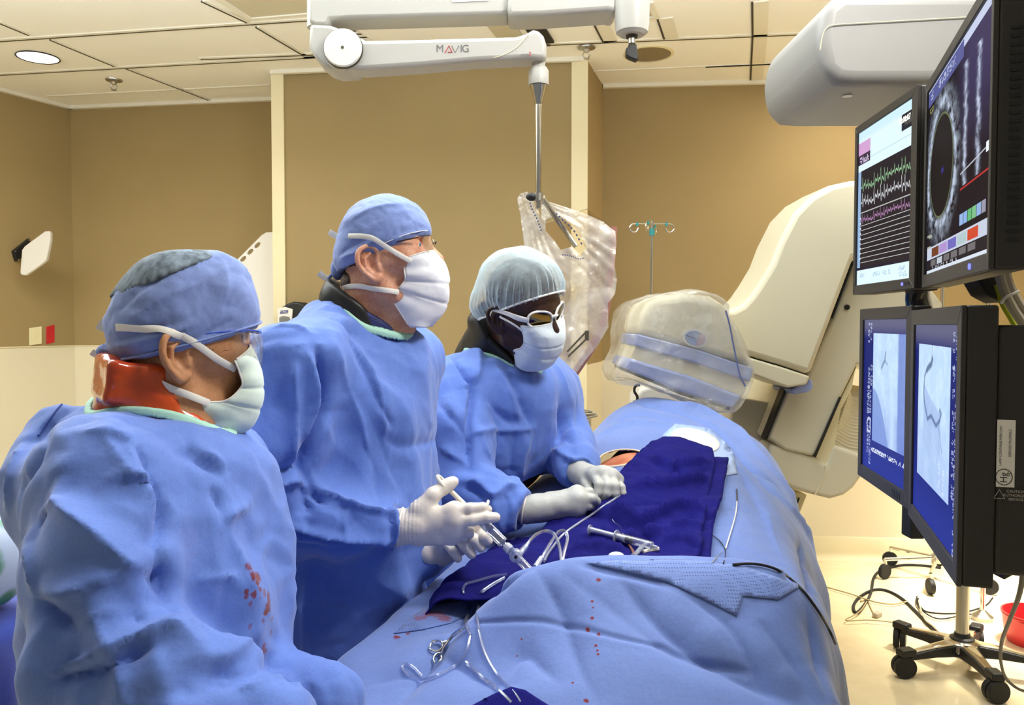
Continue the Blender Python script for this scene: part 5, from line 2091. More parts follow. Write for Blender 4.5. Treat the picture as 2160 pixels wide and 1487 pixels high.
def drape_patches():
    e = lambda cx, cy, rx, ry, rot, n=40: [(cx + rx * math.cos(a) * math.cos(rot) - ry * math.sin(a) * math.sin(rot), cy + rx * math.cos(a) * math.sin(rot) + ry * math.sin(a) * math.cos(rot)) for a in np.linspace(0, 2 * math.pi, n, endpoint=False)]
    decal('adhesive_film', [(1398, 918), (1425, 894), (1500, 905), (1545, 950), (1555, 1000), (1500, 1010), (1400, 960)], 8, DBV, .002, mat('pale_film', '#a3b7de', .35), DRAPE)
    decal('window_patch', e(1466, 931, 52, 23, .25), 6, DBV, .0045, mat('white_patch', '#efe9dc', .6), DRAPE)['label'] = 'white oval adhesive patch'
    M['dotted'] = cloth('dotted_absorbent', '#6c82be', crease_s=.05, dots=240, amount=.02)
    decal('absorbent_panel', [(1236, 1188), (1300, 1184), (1430, 1181), (1500, 1186), (1570, 1197), (1690, 1236), (1640, 1266), (1566, 1258), (1554, 1300), (1480, 1262), (1402, 1226), (1320, 1206)], 9, DBV, .0022, M['dotted'], DRAPE)['label'] = 'dotted absorbent panel'
    b, _ = cast(DBV, 915, 1296)
    M['bloody'] = cloth('blood_marked_absorbent', '#6278b4', crease_s=.05, dots=220, amount=.02, stains=[(b, .022, .75), (b + A(.02, -.015, 0), .015, .7), (b + A(-.02, -.02, 0), .012, .6)], stain_col='#7a2a36')
    decal('absorbent_panel', [(862, 1308), (905, 1276), (950, 1268), (1000, 1268), (990, 1296), (950, 1316), (890, 1330), (830, 1338)], 7, DBV, .002, M['bloody'], DRAPE)['label'] = 'blood-marked absorbent panel'


drape_patches()


# ------------------------------------------------------------------ navy towels
def coons(top, bottom, left, right, nu, nv):
    res = lambda c, n: np.stack([np.interp(np.linspace(0, 1, n), np.r_[0, np.cumsum(np.linalg.norm(np.diff(c, axis=0), axis=1))] / np.linalg.norm(np.diff(c, axis=0), axis=1).sum(), c[:, k]) for k in (0, 1)], -1)
    T, Bo, L, R = [res(catmull(np.array(c, float), 8), n) for c, n in ((top, nu), (bottom, nu), (left, nv), (right, nv))]
    u = np.linspace(0, 1, nu)[:, None, None]
    v = np.linspace(0, 1, nv)[None, :, None]
    S = (1 - v) * T[:, None] + v * Bo[:, None] + (1 - u) * L[None] + u * R[None]
    S -= (1 - u) * (1 - v) * T[0] + u * (1 - v) * T[-1] + (1 - u) * v * Bo[0] + u * v * Bo[-1]
    return S


def towel(name, lab, top, bottom, left, right, lift, nu, nv, strokes, seed, group=None, amp=1.8, frill=0.0):
    S = coons(top, bottom, left, right, nu, nv)
    pts = np.zeros((nu, nv, 3))
    last = None
    for i in range(nu):
        for j in range(nv):
            p, n = cast(DBACK, S[i, j, 0], S[i, j, 1])
            if p is None:
                h = DBACK.find_nearest(Vector(P(S[i, j, 0], S[i, j, 1], 1.5)))
                p = A(*h[0])
            pts[i, j] = p
    # towels bridge small dips instead of following every wrinkle
    for _ in range(10):
        q = pts.copy()
        q[1:-1, 1:-1] = .25 * (pts[:-2, 1:-1] + pts[2:, 1:-1] + pts[1:-1, :-2] + pts[1:-1, 2:])
        q[..., 2] = np.maximum(q[..., 2], pts[..., 2] - .0)
        pts = q
    V = pts.reshape(-1, 3)
    Fc = grid_faces(nu, nv)
    N = vnormals(V, Fc)
    s = np.sign(N[:, 2:3] + 1e-9)
    N = N * s
    V = V + A(0, 0, lift)
    bv = bvh_of(V, Fc)
    D = amp * (.006 * np.abs(facet(V, .10, seed)) + .003 * np.abs(facet(V, .045, seed + 1)) + .001 * facet(V, .016, seed + 2))
    D += np.maximum(stroke_disp(V, bv, strokes), -.009)
    if frill:
        u = np.repeat(np.linspace(0, 1, nu), nv)
        v = np.tile(np.linspace(0, 1, nv), nu)
        D += frill * np.clip((u - .55) / .45, 0, 1) * (.5 + .5 * np.sin(v * 42 + 3 * np.sin(v * 11)))
    V = V + N * D[:, None]
    o = mk(name, V, Fc, M['navy'])
    tag(o, lab, 'towel', group)
    m = o.modifiers.new('thickness', 'SOLIDIFY')
    m.thickness = .004
    m.offset = -1
    # stitched hem along the free right edge
    G = V.reshape(nu, nv, 3)
    MB().tube(G[-1, ::3], .0028, 6).build('hem', M['navy'], o)
    return o


def towels():
    g = 'navy towels over the patient'
    b = towel('towel', 'lower navy cotton towel sticking out at the frilled right edge beneath the top towel', [(1420, 962), (1460, 966), (1500, 974), (1532, 978)], [(1300, 1220), (1400, 1222), (1495, 1212)], [(1420, 962), (1370, 1050), (1330, 1140), (1300, 1220)], [(1532, 978), (1526, 1020), (1518, 1070), (1504, 1112), (1500, 1150), (1495, 1212)], .007, 60, 90, [], 51, g, frill=.008)
    st = [([(1330, 1040), (1400, 1035), (1490, 1020)], 0.0204, .016), ([(1310, 1075), (1390, 1070), (1440, 1075), (1486, 1060)], -0.0136, .012), ([(1290, 1085), (1360, 1110), (1440, 1080), (1484, 1090)], 0.0238, .016),
          ([(1330, 1120), (1400, 1130), (1460, 1100)], -0.0170, .014), ([(1240, 1140), (1330, 1150), (1420, 1125), (1470, 1120)], 0.0221, .018), ([(1420, 985), (1440, 1010), (1490, 1000)], -0.0136, .012), ([(1380, 970), (1420, 990), (1490, 985)], 0.0170, .014),
          ([(1245, 1090), (1300, 1110), (1340, 1140), (1380, 1150)], -0.0170, .014), ([(1200, 1170), (1270, 1160), (1330, 1175)], 0.0136, .012), ([(1395, 1160), (1440, 1150), (1475, 1160)], 0.0153, .010)]
    a = towel('towel', 'top navy cotton towel lying over the patient below the white oval patch', [(1305, 1015), (1340, 978), (1370, 953), (1412, 942), (1455, 948), (1500, 964)], [(1080, 1235), (1200, 1235), (1330, 1235), (1455, 1225)], [(1305, 1015), (1245, 1062), (1150, 1130), (1080, 1235)], [(1500, 964), (1503, 1005), (1492, 1060), (1486, 1110), (1478, 1140), (1480, 1175), (1455, 1225)], .016, 130, 110, st, 55, g)
    # dark towel over the near table edge, under the operators' hands
    G = [[P(1040, 1150, 1.80), P(1100, 1125, 1.82), P(1170, 1100, 1.84), P(1235, 1075, 1.85)],
         [P(985, 1195, 1.66), P(1060, 1160, 1.68), P(1140, 1135, 1.70), P(1215, 1115, 1.72)],
         [P(945, 1225, 1.54), P(1030, 1192, 1.56), P(1115, 1168, 1.58), P(1200, 1160, 1.60)],
         [P(922, 1250, 1.45), P(1010, 1225, 1.46), P(1100, 1200, 1.47), P(1195, 1195, 1.48)],
         [P(908, 1272, 1.38), P(1000, 1262, 1.38), P(1090, 1240, 1.385), P(1190, 1230, 1.39)]]
    G = [[A(r[0][0] - .03, r[0][1], r[0][2] - .09)] + r for r in G]
    S = bicubic(np.array(G), 90, 90)
    V = S.reshape(-1, 3)
    Fc = grid_faces(90, 90)
    N = vnormals(V, Fc)
    N *= np.sign(N[:, 2:3] + 1e-9)
    D = .010 * facet(V, .09, 61) + .005 * facet(V, .04, 62)
    V = V + N * D[:, None]
    o = mk('towel', V, Fc, M['navy'])
    tag(o, 'dark navy towel over the near table edge beneath the gloved hands', 'towel', g)
    m = o.modifiers.new('thickness', 'SOLIDIFY')
    m.thickness = .003
    m.offset = -1
    d = decal('towel', [(985, 1500), (1040, 1472), (1080, 1456), (1110, 1462), (1170, 1500)], 8, DBV, .006, M['navy'], None)
    tag(d, 'small corner of navy towel at the bottom of the front drape', 'towel', g)
    return bvh_obj(a, b, o)


TBV = towels()


class Both:
    """first surface hit by a sight line among several"""

    def __init__(self, *b): self.b = b

    def ray_cast(self, o, d):
        best = (None, None, None, 1e9)
        for x in self.b:
            h = x.ray_cast(o, d)
            if h[0] is not None and h[3] < best[3]: best = h
        return best


TOPBV = Both(TBV, DBACK)
ALLBV = Both(TBV, DBV)


# ------------------------------------------------------------------ instruments
def clear(name, tint=(.93, .95, .98, 1), rough=.06, w=.12):
    t = NT(name)
    tr = t.n('ShaderNodeBsdfTransparent')
    tr.inputs[0].default_value = tint
    g = t.n('ShaderNodeBsdfGlossy')
    g.inputs['Roughness'].default_value = rough
    d = t.n('ShaderNodeBsdfDiffuse')
    d.inputs[0].default_value = (.62, .64, .74, 1)
    lw = t.n('ShaderNodeLayerWeight')
    lw.inputs[0].default_value = .35
    m1, m2 = t.n('ShaderNodeMixShader'), t.n('ShaderNodeMixShader')
    m1.inputs[0].default_value = w
    t.l(tr.outputs[0], m1.inputs[1]).l(d.outputs[0], m1.inputs[2])
    f = t.math('ADD', t.math('MULTIPLY', lw.outputs['Facing'], .5), .05)
    t.l(f, m2.inputs[0]).l(m1.outputs[0], m2.inputs[1]).l(g.outputs[0], m2.inputs[2]).l(m2.outputs[0], t.out.inputs[0])
    return t.m


M['clear'] = clear('clear_plastic')
M['tubing'] = clear('clear_tubing', (.80, .83, .93, 1), .08, .12)
M['frost'] = clear('frosted_plastic', (.8, .82, .9, 1), .2, .45)
M['ivory'] = mat('ivory_plastic', '#e6dfca', .35)


def instruments():
    # control syringe held by the tallest man
    a, b = P(944, 1029, 1.43), P(1064, 1147, 1.385)
    ax = unit(b - a)
    L = np.linalg.norm(b - a)
    t = thing('control_syringe', 'clear control syringe with ivory thumb and finger rings held by the tallest man', 'syringe', a)
    s = lambda f: a + ax * (L * f)
    side = unit(np.cross(ax, A(0, 1, 0)))
    MB().tube([s(.05), s(.60)], .0045, 12).build('plunger', M['ivory'], t)
    th = P(940, 1014, 1.43)
    rd = unit(A(.75, .15, .62))
    u2 = unit(np.cross(rd, A(0, 1, 0)))
    MB().tube([P(936, 1020, 1.43) + .0165 * (math.cos(q) * u2 * 1.05 + math.sin(q) * A(0, 1, 0)) for q in np.linspace(0, 2 * math.pi, 28, endpoint=False)], .0034, 8, closed=True).build('thumb_ring', M['ivory'], t)
    MB().tube([s(.56), s(.96)], .0098, 20).build('barrel', M['clear'], t)
    MB().tube([s(.58), s(.74)], .0082, 16).build('piston', M['frost'], t)
    MB().lathe([(.0098, 0), (.010, .004), (.004, .006), (.004, .016)], s(.955), ax, 18).build('tip', M['clear'], t)
    fr = P(1026, 1070, 1.405)
    MB().tube([fr + .0115 * (math.cos(q) * A(.3, 0, 1) * .95 + math.sin(q) * A(0, 1, 0)) for q in np.linspace(0, 2 * math.pi, 24, endpoint=False)], .0026, 8, closed=True).build('finger_ring', M['ivory'], t)
    MB().tube([fr - A(0, 0, .010), s(.57)], .0035, 8).build('finger_bar', M['ivory'], t)
    # stopcock manifold
    m0, m1 = P(1066, 1150, 1.383), P(1112, 1198, 1.36)
    ax2 = unit(m1 - m0)
    Lm = np.linalg.norm(m1 - m0)
    t = thing('stopcock_manifold', 'clear plastic stopcock manifold joined to the held syringe', 'manifold', m1)
    MB().lathe([(.007, 0), (.0085, .003), (.0085, .012), (.006, .014)], m0, ax2, 18).build('luer_collar', M['frost'], t)
    MB().tube([m0 + ax2 * .012, m0 + ax2 * (Lm + .01)], .0075, 16).build('manifold_body', M['clear'], t)
    k = P(1088, 1172, 1.372)
    MB().lathe([(.0115, -.006), (.0115, .004), (.0095, .006)], k, (0, -1, 0), 26).build('valve', M['frost'], t)
    MB().lathe([(.006, .006), (.006, .008)], k, (0, -1, 0), 20).build('valve_cap', mat('valve_lilac', '#b9b6d8', .35), t)
    MB().lathe([(.003, .008), (.003, .0095)], k, (0, -1, 0), 14).build('valve_dot', M['black'], t)
    MB().tube([k, P(1080, 1158, 1.36), P(1077, 1152, 1.355)], .0035, 8).build('lever', M['frost'], t)
    MB().tube([k, P(1098, 1166, 1.38), P(1110, 1152, 1.40)], [.0045, .0055, .0055], 10).build('side_port', M['clear'], t)

    def tube(name, lab, q, r, m, cat='tubing'):
        o = MB().tube(q, r, 8, smooth=7).build(name, m, None)
        return tag(o, lab, cat)
    tube('clear_tube', 'clear tube arching from the manifold side port to the drape ridge', [P(1108, 1154, 1.40), P(1118, 1140, 1.42), P(1132, 1127, 1.45), P(1152, 1120, 1.48), P(1168, 1126, 1.49), P(1178, 1145, 1.46), P(1183, 1170, 1.42), P(1184, 1200, 1.38)], .0033, M['tubing'])
    tube('clear_tube', 'clear tube looping behind the arched tube beside the navy towel', [P(1138, 1188, 1.39), P(1150, 1164, 1.42), P(1166, 1138, 1.47), P(1180, 1121, 1.52), P(1192, 1121, 1.54), P(1197, 1136, 1.52), P(1191, 1162, 1.47), P(1184, 1190, 1.42), P(1180, 1205, 1.40)], .0033, M['tubing'])
    o = MB().tube([P(1130, 1196, 1.385), P(1142, 1176, 1.40)], [.006, .0045], 12).build('tube_connector', M['frost'], None)
    tag(o, 'frosted tube connector at the drape ridge right of the manifold', 'connector')

    def lay(pxs, lift, bv=None, n=6, sm=4):
        p, nn = castpath(bv or ALLBV, pxs, lift, n)
        return smooth_path(p, sm)
    tube('catheter', 'long thin catheter running from the pinching fingers down across the navy towel', lay([(1308, 1050), (1275, 1072), (1240, 1096), (1205, 1120), (1180, 1142), (1160, 1168), (1148, 1190)], .006, TOPBV), .0026, M['frost'])
    # lying syringe
    p0, n0 = cast(TOPBV, 1250, 1128, .012)
    p1, n1 = cast(TOPBV, 1382, 1166, .012)
    ax3 = unit(p1 - p0)
    L3 = np.linalg.norm(p1 - p0)
    s3 = lambda f: p0 + ax3 * (L3 * f) + A(0, 0, .002)
    t = thing('lying_syringe', 'clear syringe with black stopper lying on the navy towel', 'syringe', s3(.5))
    MB().lathe([(.010, 0), (.010, .0018)], s3(0), ax3, 22).build('thumb_flange', M['frost'], t)
    MB().tube([s3(0), s3(.6)], .0058, 12).build('plunger', M['frost'], t)
    MB().lathe([(.0135, 0), (.0135, .0018)], s3(.42), ax3, 22).build('barrel_flange', M['frost'], t)
    MB().tube([s3(.42), s3(.96)], .0085, 20).build('barrel', M['clear'], t)
    MB().tube([s3(.58), s3(.66)], .0078, 18).build('stopper', M['black'], t)
    MB().lathe([(.0085, 0), (.003, .003), (.0025, .012)], s3(.96), ax3, 16).build('tip', M['frost'], t)
    tube('white_tube', 'short ivory tube end lying right of the lying syringe tip', lay([(1358, 1170), (1375, 1166), (1391, 1163)], .006, TOPBV), .0045, M['ivory'])
    t = thing('needle', 'thin needle with brown hub crossing behind the lying syringe', 'needle', cast(TOPBV, 1335, 1176, .005)[0])
    q = lay([(1297, 1098), (1306, 1116), (1316, 1136), (1328, 1160)], .010, TOPBV)
    MB().tube(q, .0007, 6).build('needle_shaft', M['steel'], t)
    MB().tube(lay([(1326, 1156), (1338, 1180)], .008, TOPBV), [.002, .0035], 8).build('hub', mat('hub_brown', '#7a5348', .4), t)
    o = MB().tube(lay([(1338, 1182), (1352, 1166), (1368, 1152)], .009, TOPBV), [.0045, .005, .0035], 10).build('tube_connector', M['frost'], None)
    tag(o, 'small bluish connector below the lying syringe', 'connector')
    p, n = cast(TOPBV, 1302, 1178, .006)
    o = MB().ball(p, (.016, .010, .008), 10).build('gauze', M['white'], None)
    tag(o, 'crumpled white gauze tip at the towel edge below the lying syringe', 'gauze')
    # wires and tubes on the drape
    w = lay([(1553, 1034), (1554, 1060), (1551, 1090), (1543, 1120), (1531, 1160)], .003, DBACK)
    o = tube('guide_catheter', 'white curved catheter with dark tip lying on the light drape right of the towels', w, .0016, M['white'], 'catheter')
    MB().tube(w[:7], .0018, 6).build('dark_tip', M['black'], o)
    tube('guidewire', 'thin black guidewire curling out from under the navy towel', lay([(1500, 1130), (1517, 1142), (1528, 1158), (1531, 1172), (1525, 1192)], .003, DBV), .0009, M['black'], 'wire')
    tube('guidewire', 'short straight grey wire end beside the curled guidewire', lay([(1502, 1190), (1513, 1178), (1524, 1166)], .003, DBV), .0008, M['steel'], 'wire')
    tube('black_cable', 'black cord crossing the light drape towards its right edge', lay([(1545, 1195), (1580, 1193), (1615, 1198), (1650, 1212), (1685, 1243), (1715, 1282), (1740, 1322), (1757, 1358)], .004, DBV), .0022, M['black'], 'cord')
    tube('clear_tube', 'clear tube bending round a corner above the clamp', lay([(1072, 1216), (1035, 1222), (1002, 1232), (980, 1238), (977, 1256), (984, 1275), (986, 1290)], .005, ALLBV), .0026, M['tubing'])
    tube('clear_tube', 'clear tube running down the left drape slope to the clamp tip', lay([(1066, 1224), (1036, 1240), (1006, 1262), (990, 1285), (985, 1310), (990, 1332), (996, 1344)], .005, ALLBV), .003, M['tubing'])
    tube('clear_tube', 'clear tube falling down the front drape right of the clamp', lay([(1012, 1262), (1009, 1290), (1012, 1330), (1022, 1370), (1040, 1410), (1062, 1440), (1090, 1470), (1100, 1486)], .004, DBV), .0024, M['tubing'])
    tube('clear_tube', 'clear tube curving from the clamp tip to the lower left, ending in a flat loop', lay([(994, 1345), (988, 1372), (972, 1398), (945, 1420), (912, 1434), (885, 1438), (862, 1428), (849, 1412), (856, 1403), (874, 1412), (890, 1430)], .004, DBV), .0020, M['tubing'])
    tube('clear_tube', 'thicker clear tube with a coupling running down the centre of the front drape', lay([(986, 1400), (1010, 1424), (1040, 1450), (1066, 1474), (1080, 1488)], .004, DBV), .0034, M['tubing'])
    # haemostat
    q = lay([(906, 1368), (930, 1362), (960, 1342), (988, 1328)], .007, DBV, sm=6)
    t = thing('haemostat', 'small steel haemostat clamp with two finger rings lying on the light drape', 'clamp', q.mean(0))
    n = A(0, -.45, .9)

    def ring3(cx, cy, rx, ry, rot, nm):
        pts = []
        for ag in np.linspace(0, 2 * math.pi, 24, endpoint=False):
            x = cx + rx * math.cos(ag) * math.cos(rot) - ry * math.sin(ag) * math.sin(rot)
            y = cy + rx * math.cos(ag) * math.sin(rot) + ry * math.sin(ag) * math.cos(rot)
            p, _ = cast(DBV, x, y, .005)
            pts.append(p)
        MB().tube(pts, .0016, 8, closed=True).build(nm, M['chrome'], t)
    ring3(921, 1367, 15, 10, -.45, 'finger_ring')
    ring3(925, 1392, 13, 10, -.75, 'finger_ring')
    MB().tube(lay([(934, 1361), (950, 1355), (970, 1340), (990, 1325)], .006, DBV), [.0018, .0022, .002, .001], 8).build('shank', M['chrome'], t)
    MB().tube(lay([(932, 1382), (938, 1368), (955, 1352), (972, 1338), (989, 1327)], .0075, DBV), [.0018, .0022, .002, .001], 8).build('shank', M['chrome'], t)
    p, _ = cast(DBV, 952, 1354, .0085)
    MB().ball(p, .003, 8).build('pivot', M['steel'], t)
    # thin white strip seen between the operators
    o = slab('paper_strip', [(883, 1152), (895, 1152), (888, 1192), (881, 1208), (878, 1200)], 1.72, .002, M['white'], None, 0)
    tag(o, 'narrow white paper strip hanging between the gowns under the gloved hand', 'strip')


instruments()

# ------------------------------------------------------------------ people
def skin(name, hexa, hexb, rough=.45, red=None):
    t = NT(name)
    nz = t.math('ADD', t.math('MULTIPLY', t.noise(28, 4), .6), t.math('MULTIPLY', t.noise(240, 3), .4))
    c = t.ramp(nz, [(.35, lin(hexa)), (.65, lin(hexb))])
    t.bsdf(c, rough, spec=.4, bump=(t.noise(420, 3), .15, .0012), sss=.12)
    return t.m


def head_local(p, ears=True, skx=0.0, ns=0.0):
    """head in its own frame (forward x, left y, up z), origin midway between the ears; metres"""
    f = s_union(.03, s_ell((skx, 0, .05 - skx * .5), (.092 - skx * .5, .074, .087 - skx * .3)), s_ell((.03, 0, .04), (.062, .062, .066)), s_ell((.046, 0, -.022), (.050, .054, .084)))
    parts = [f]
    j = []
    for s in (-1, 1):
        j.append(s_chain([A(-.004, s * .054, -.02), A(.010, s * .051, -.058), A(.070, s * .022, -.097)], [.016, .017, .017], .01))
        j.append(s_cap(A(.055, s * .044, .0), A(.02, s * .058, .004), .018, .012))
    j.append(s_cap(A(.082, -.010, -.098), A(.082, .010, -.098), .019))
    j.append(s_cap(A(.080, -.028, .044), A(.080, .028, .044), .0115))
    f = s_union(.022, f, *j)
    sub = s_union(0, *[s_ell((.100, s * .033, .024), (.018, .019, .0125)) for s in (-1, 1)])
    f = s_sub(f, sub, .012)
    lids = []
    for s in (-1, 1):
        lid = s_ell((.0755, s * .0325, .0235), (.0145, .0165, .0135))
        lid = s_sub(lid, s_ell((.092, s * .0325, .0225), (.012, .0125, .0036)), .002)
        lids.append(lid)
    f = s_union(.004, f, *lids)
    nz = [s_cap(A(.086, 0, .036), A(.112 - ns, 0, -.010), .0075, .0125), s_cap(A(.100 - ns, -.011, -.017), A(.100 - ns, .011, -.017), .0095)]
    f = s_union(.010, f, *nz)
    lips = [s_ell((.093, 0, -.047), (.010, .022, .006)), s_ell((.091, 0, -.058), (.010, .020, .007))]
    f = s_union(.006, f, *lips)
    if ears:
        e = []
        for s in (-1, 1):
            Y = lambda x, o=0: s * (.0775 - .42 * min(x, .008) + o)
            E = lambda x, z, o=0: A(x - .004, Y(x, o), z)
            helix = catmull([E(.010, .004, .002), E(.015, .018, .002), E(.010, .030, .003), E(-.003, .0345, .004), E(-.017, .027, .005), E(-.022, .010, .005), E(-.018, -.008, .003), E(-.009, -.021, .001), E(.001, -.031, -.001), E(.009, -.026, -.003)], 3)
            rim = s_chain(list(helix), list(np.interp(np.linspace(0, 1, len(helix)), [0, .3, .75, 1], [.0036, .0046, .0046, .0062])), .001)
            Re = np.array([[1, .42 * s, 0], [-.42 * s, 1, 0], [0, 0, 1.0]])
            Re = Re / np.linalg.norm(Re, axis=0)
            shell = s_ell(E(-.005, .003, -.003), (.017, .0045, .029), Re)
            lobe = s_ell(E(.003, -.025, -.002), (.009, .005, .009), Re)
            anti = s_chain([E(.002, .021, .002), E(-.010, .012, .003), E(-.011, -.006, .002), E(-.002, -.018, .0)], [.0028, .0036, .0036, .003], .001)
            bowl = s_ell(E(.001, .000, .006), (.0105, .0095, .0145), Re)
            tragus = s_cap(E(.012, -.004, .0), E(.011, -.011, .0), .0042)
            ear = s_union(.003, s_sub(s_union(.006, shell, lobe), bowl, .003), rim, anti, tragus)
            root = s_cap(A(.004, s * .066, .010), A(.004, s * .066, -.012), .010)
            e.append(s_union(.004, ear, root))
        f = s_union(.003, f, *e)
    return f(p)


def place(f, C, R, s=1.0):
    C = np.asarray(C, np.float32)
    R32 = np.asarray(R, np.float32)
    return lambda p: f(((p - C) @ R32) / s) * s


def hand_sdf(wr, mcp, fingers, thumb, r=.0098, pr=.0145):
    palm = [s_cap(wr, m, pr * 1.15, pr * .9) for m in mcp] + [s_cap(mcp[i], mcp[i + 1], pr * .88) for i in range(len(mcp) - 1)]
    palm = s_union(.012, *palm)
    fs = []
    for i, (m, ch) in enumerate(zip(mcp, fingers)):
        k = [1.0, 1.05, 1.0, .86][i]
        pts = [m] + list(ch)
        rs = np.linspace(r * 1.12 * k, r * .86 * k, len(pts))
        fs.append(s_chain(pts, rs, .003))
    th = s_chain(thumb, np.linspace(r * 1.5, r * .98, len(thumb)), .006)
    fd = s_union(.0012, *fs)
    return s_union(.007, s_union(.006, palm, fd), th)


def sdf_obj(name, f, lo, hi, h, m, parent, disp=None, fine=(None, None, None), newton=1, thick=None):
    V, Fc = sdf_mesh(f, A(*lo), A(*hi), h, fine, newton)
    if disp is not None:
        N = vnormals(V, Fc)
        V = V + N * disp(V, N)[:, None]
    o = mk(name, V, Fc, m, parent)
    return o


def bounds(pts, pad):
    pts = np.array(pts)
    return pts.min(0) - pad, pts.max(0) + pad


def mask_obj(C, R, s, side, center, m, parent, pleat=.0016, nu=70, nv=60, folds=6, seed=1):
    S_ = catmull(np.array(side, float), 12)
    Cc = catmull(np.array(center, float), 12)
    res = lambda c, n: np.stack([np.interp(np.linspace(0, 1, n), np.linspace(0, 1, len(c)), c[:, k]) for k in range(3)], -1)
    S_, Cc = res(S_, nv), res(Cc, nv)
    u = np.linspace(-1, 1, nu)
    W = np.zeros((nu, nv, 3))
    for i, a in enumerate(u):
        c, q = math.cos(a * math.pi / 2), math.sin(abs(a) * math.pi / 2)
        c2 = c ** .8
        W[i, :, 0] = S_[:, 0] + (Cc[:, 0] - S_[:, 0]) * c2
        W[i, :, 1] = -np.sign(a) * S_[:, 1] * q ** .95
        W[i, :, 2] = S_[:, 2] + (Cc[:, 2] - S_[:, 2]) * c2
    V = W.reshape(-1, 3)
    Fc = grid_faces(nu, nv)
    N = vnormals(V, Fc)
    N *= np.sign((N * (V - A(.02, 0, -.05))).sum(1))[:, None]
    uu = np.abs(np.repeat(u, nv))
    vv = np.tile(np.linspace(0, 1, nv), nu)
    D = pleat * np.clip(uu * 1.6 - .3, 0, 1) * np.sin(vv * folds * 2 * math.pi) * 1.2
    D += .0022 * facet(V, .026, seed) + .0034 * facet(V, .055, seed + 1)
    D += -.0018 * np.exp(-((vv - .42) / .02) ** 2) - .0018 * np.exp(-((vv - .62) / .02) ** 2)
    V = V + N * D[:, None]
    V = V * s @ R.T + C
    o = mk('mask', V, Fc, m, parent)
    sm = o.modifiers.new('thickness', 'SOLIDIFY')
    sm.thickness = .0012
    sm.offset = 0
    G = V.reshape(nu, nv, 3)
    e = MB()
    for line in (G[0], G[-1], G[:, 0]):
        e.tube(line[::2], .0016, 6)
    e.build('edge_binding', M['strap'], o)
    return o, G


M['strap'] = mat('white_strap', '#e9e6df', .7, bump=(700, .2, .001))
M['mask_green'] = cloth('pale_green_mask', '#d3e3da', .8, 900, amount=.015, bumpd=.0004)
M['mask_white'] = cloth('white_mask', '#e9eaf2', .8, 900, amount=.015, bumpd=.0004)
M['mask_blue'] = cloth('pale_blue_mask', '#d7e2ea', .8, 900, amount=.015, bumpd=.0004)
M['cap'] = cloth('blue_cap_cloth', '#768ac4', .8, 900, amount=.04)
M['eye_white'] = mat('eye_white', '#e8e2da', .15)
M['iris'] = mat('iris_dark', '#33281f', .1)
M['iris_blue'] = mat('iris_blue', '#5d7f9c', .1)
M['hair_dark'] = mat('dark_hair', '#241a14', .6, bump=(350, .8, .004))
M['hair_brown'] = mat('brown_hair', '#4a3526', .6, bump=(350, .8, .004))
M['glove'] = mat('latex_glove', '#e0d6cc', .42, var=(40, .05), bump=(140, .25, .0015), sss=.08)
M['glove_grey'] = mat('grey_latex_glove', '#b3b2ac', .45, var=(45, .09), bump=(140, .25, .0015))


def cap_strokes_noise(seed, a=.0028):
    return lambda V, N: a * facet(V * A(1, 1, 1.4), .05, seed) + a * .5 * facet(V, .022, seed + 1) + a * .25 * facet(V, .01, seed + 2)


def gown_obj(parent, f, lo, hi, zvis, strokes, seed, m, h=.0055, amp=1.0, extra=None):
    V, Fc = sdf_mesh(f, A(*lo), A(*hi), .016, ((lo[0], hi[0], h), (lo[1], hi[1], h), (zvis, hi[2], h)))
    bv = bvh_of(V, Fc)
    N = vnormals(V, Fc)
    q = V * A(1, 1, .62)
    D = amp * (.013 * facet(q, .19, seed) + .030 * (.3 - np.abs(facet(q, .23, seed + 3))) + .017 * (.3 - np.abs(facet(q, .105, seed + 1))) + .006 * (.3 - np.abs(facet(V, .05, seed + 2))))
    D += stroke_disp(V, bv, strokes)
    if extra is not None: D += extra(V, N)
    V = V + N * D[:, None]
    o = mk('gown', V, Fc, m, parent)
    return o


def person_legs(c, yaw, hipz=.86, top=1.0):
    R = frame(yaw)
    f = []
    for s in (-1, 1):
        hip = c + R @ A(0, s * .09, 0)
        hip = A(hip[0], hip[1], hipz)
        kn = A(hip[0], hip[1], .47) + R @ A(.02, s * .01, 0)
        an = A(hip[0], hip[1], .09) + R @ A(-.01, s * .015, 0)
        f.append(s_chain([hip, kn, an], [.085, .058, .042], .03))
        f.append(s_cap(an + A(0, 0, -.045), an + R @ A(.15, s * .02, 0) + A(0, 0, -.055), .042, .034))
    return s_union(.03, *f)


def eyes(C, R, s, parent, iris, yaw=0):
    for sd in (-1, 1):
        c = C + R @ (A(.0765, sd * .0325, .0232) * s)
        o = MB().ball(c, .0122 * s, 12).build('eye', M['eye_white'], parent)
        d = R @ unit(A(math.cos(yaw), math.sin(yaw), .02))
        MB().ball(c + d * .0085 * s, .0056 * s, 10).build('iris', iris, o)


def straps(parent, bvh, paths, w=.009, name='strap'):
    for px, lift in paths:
        p, n = castpath(bvh, px, lift, 7)
        if len(p) < 4: continue
        p = smooth_path(p, 6)
        n = smooth_path(n, 8)
        mb = MB()
        ribbon(mb, p, n, w, .0009)
        mb.build(name, M['strap'], parent)


def free_strap(parent, pts, w=.010, name='strap'):
    mb = MB()
    p = catmull(np.array(pts), 6)
    n = np.repeat(A(0, -1, .15)[None], len(p), 0)
    ribbon(mb, p, n, w, .0009)
    return mb.build(name, M['strap'], parent)


def L2W(C, R, s=1.0):
    return lambda x, y, z: C + R @ (A(x, y, z) * s)


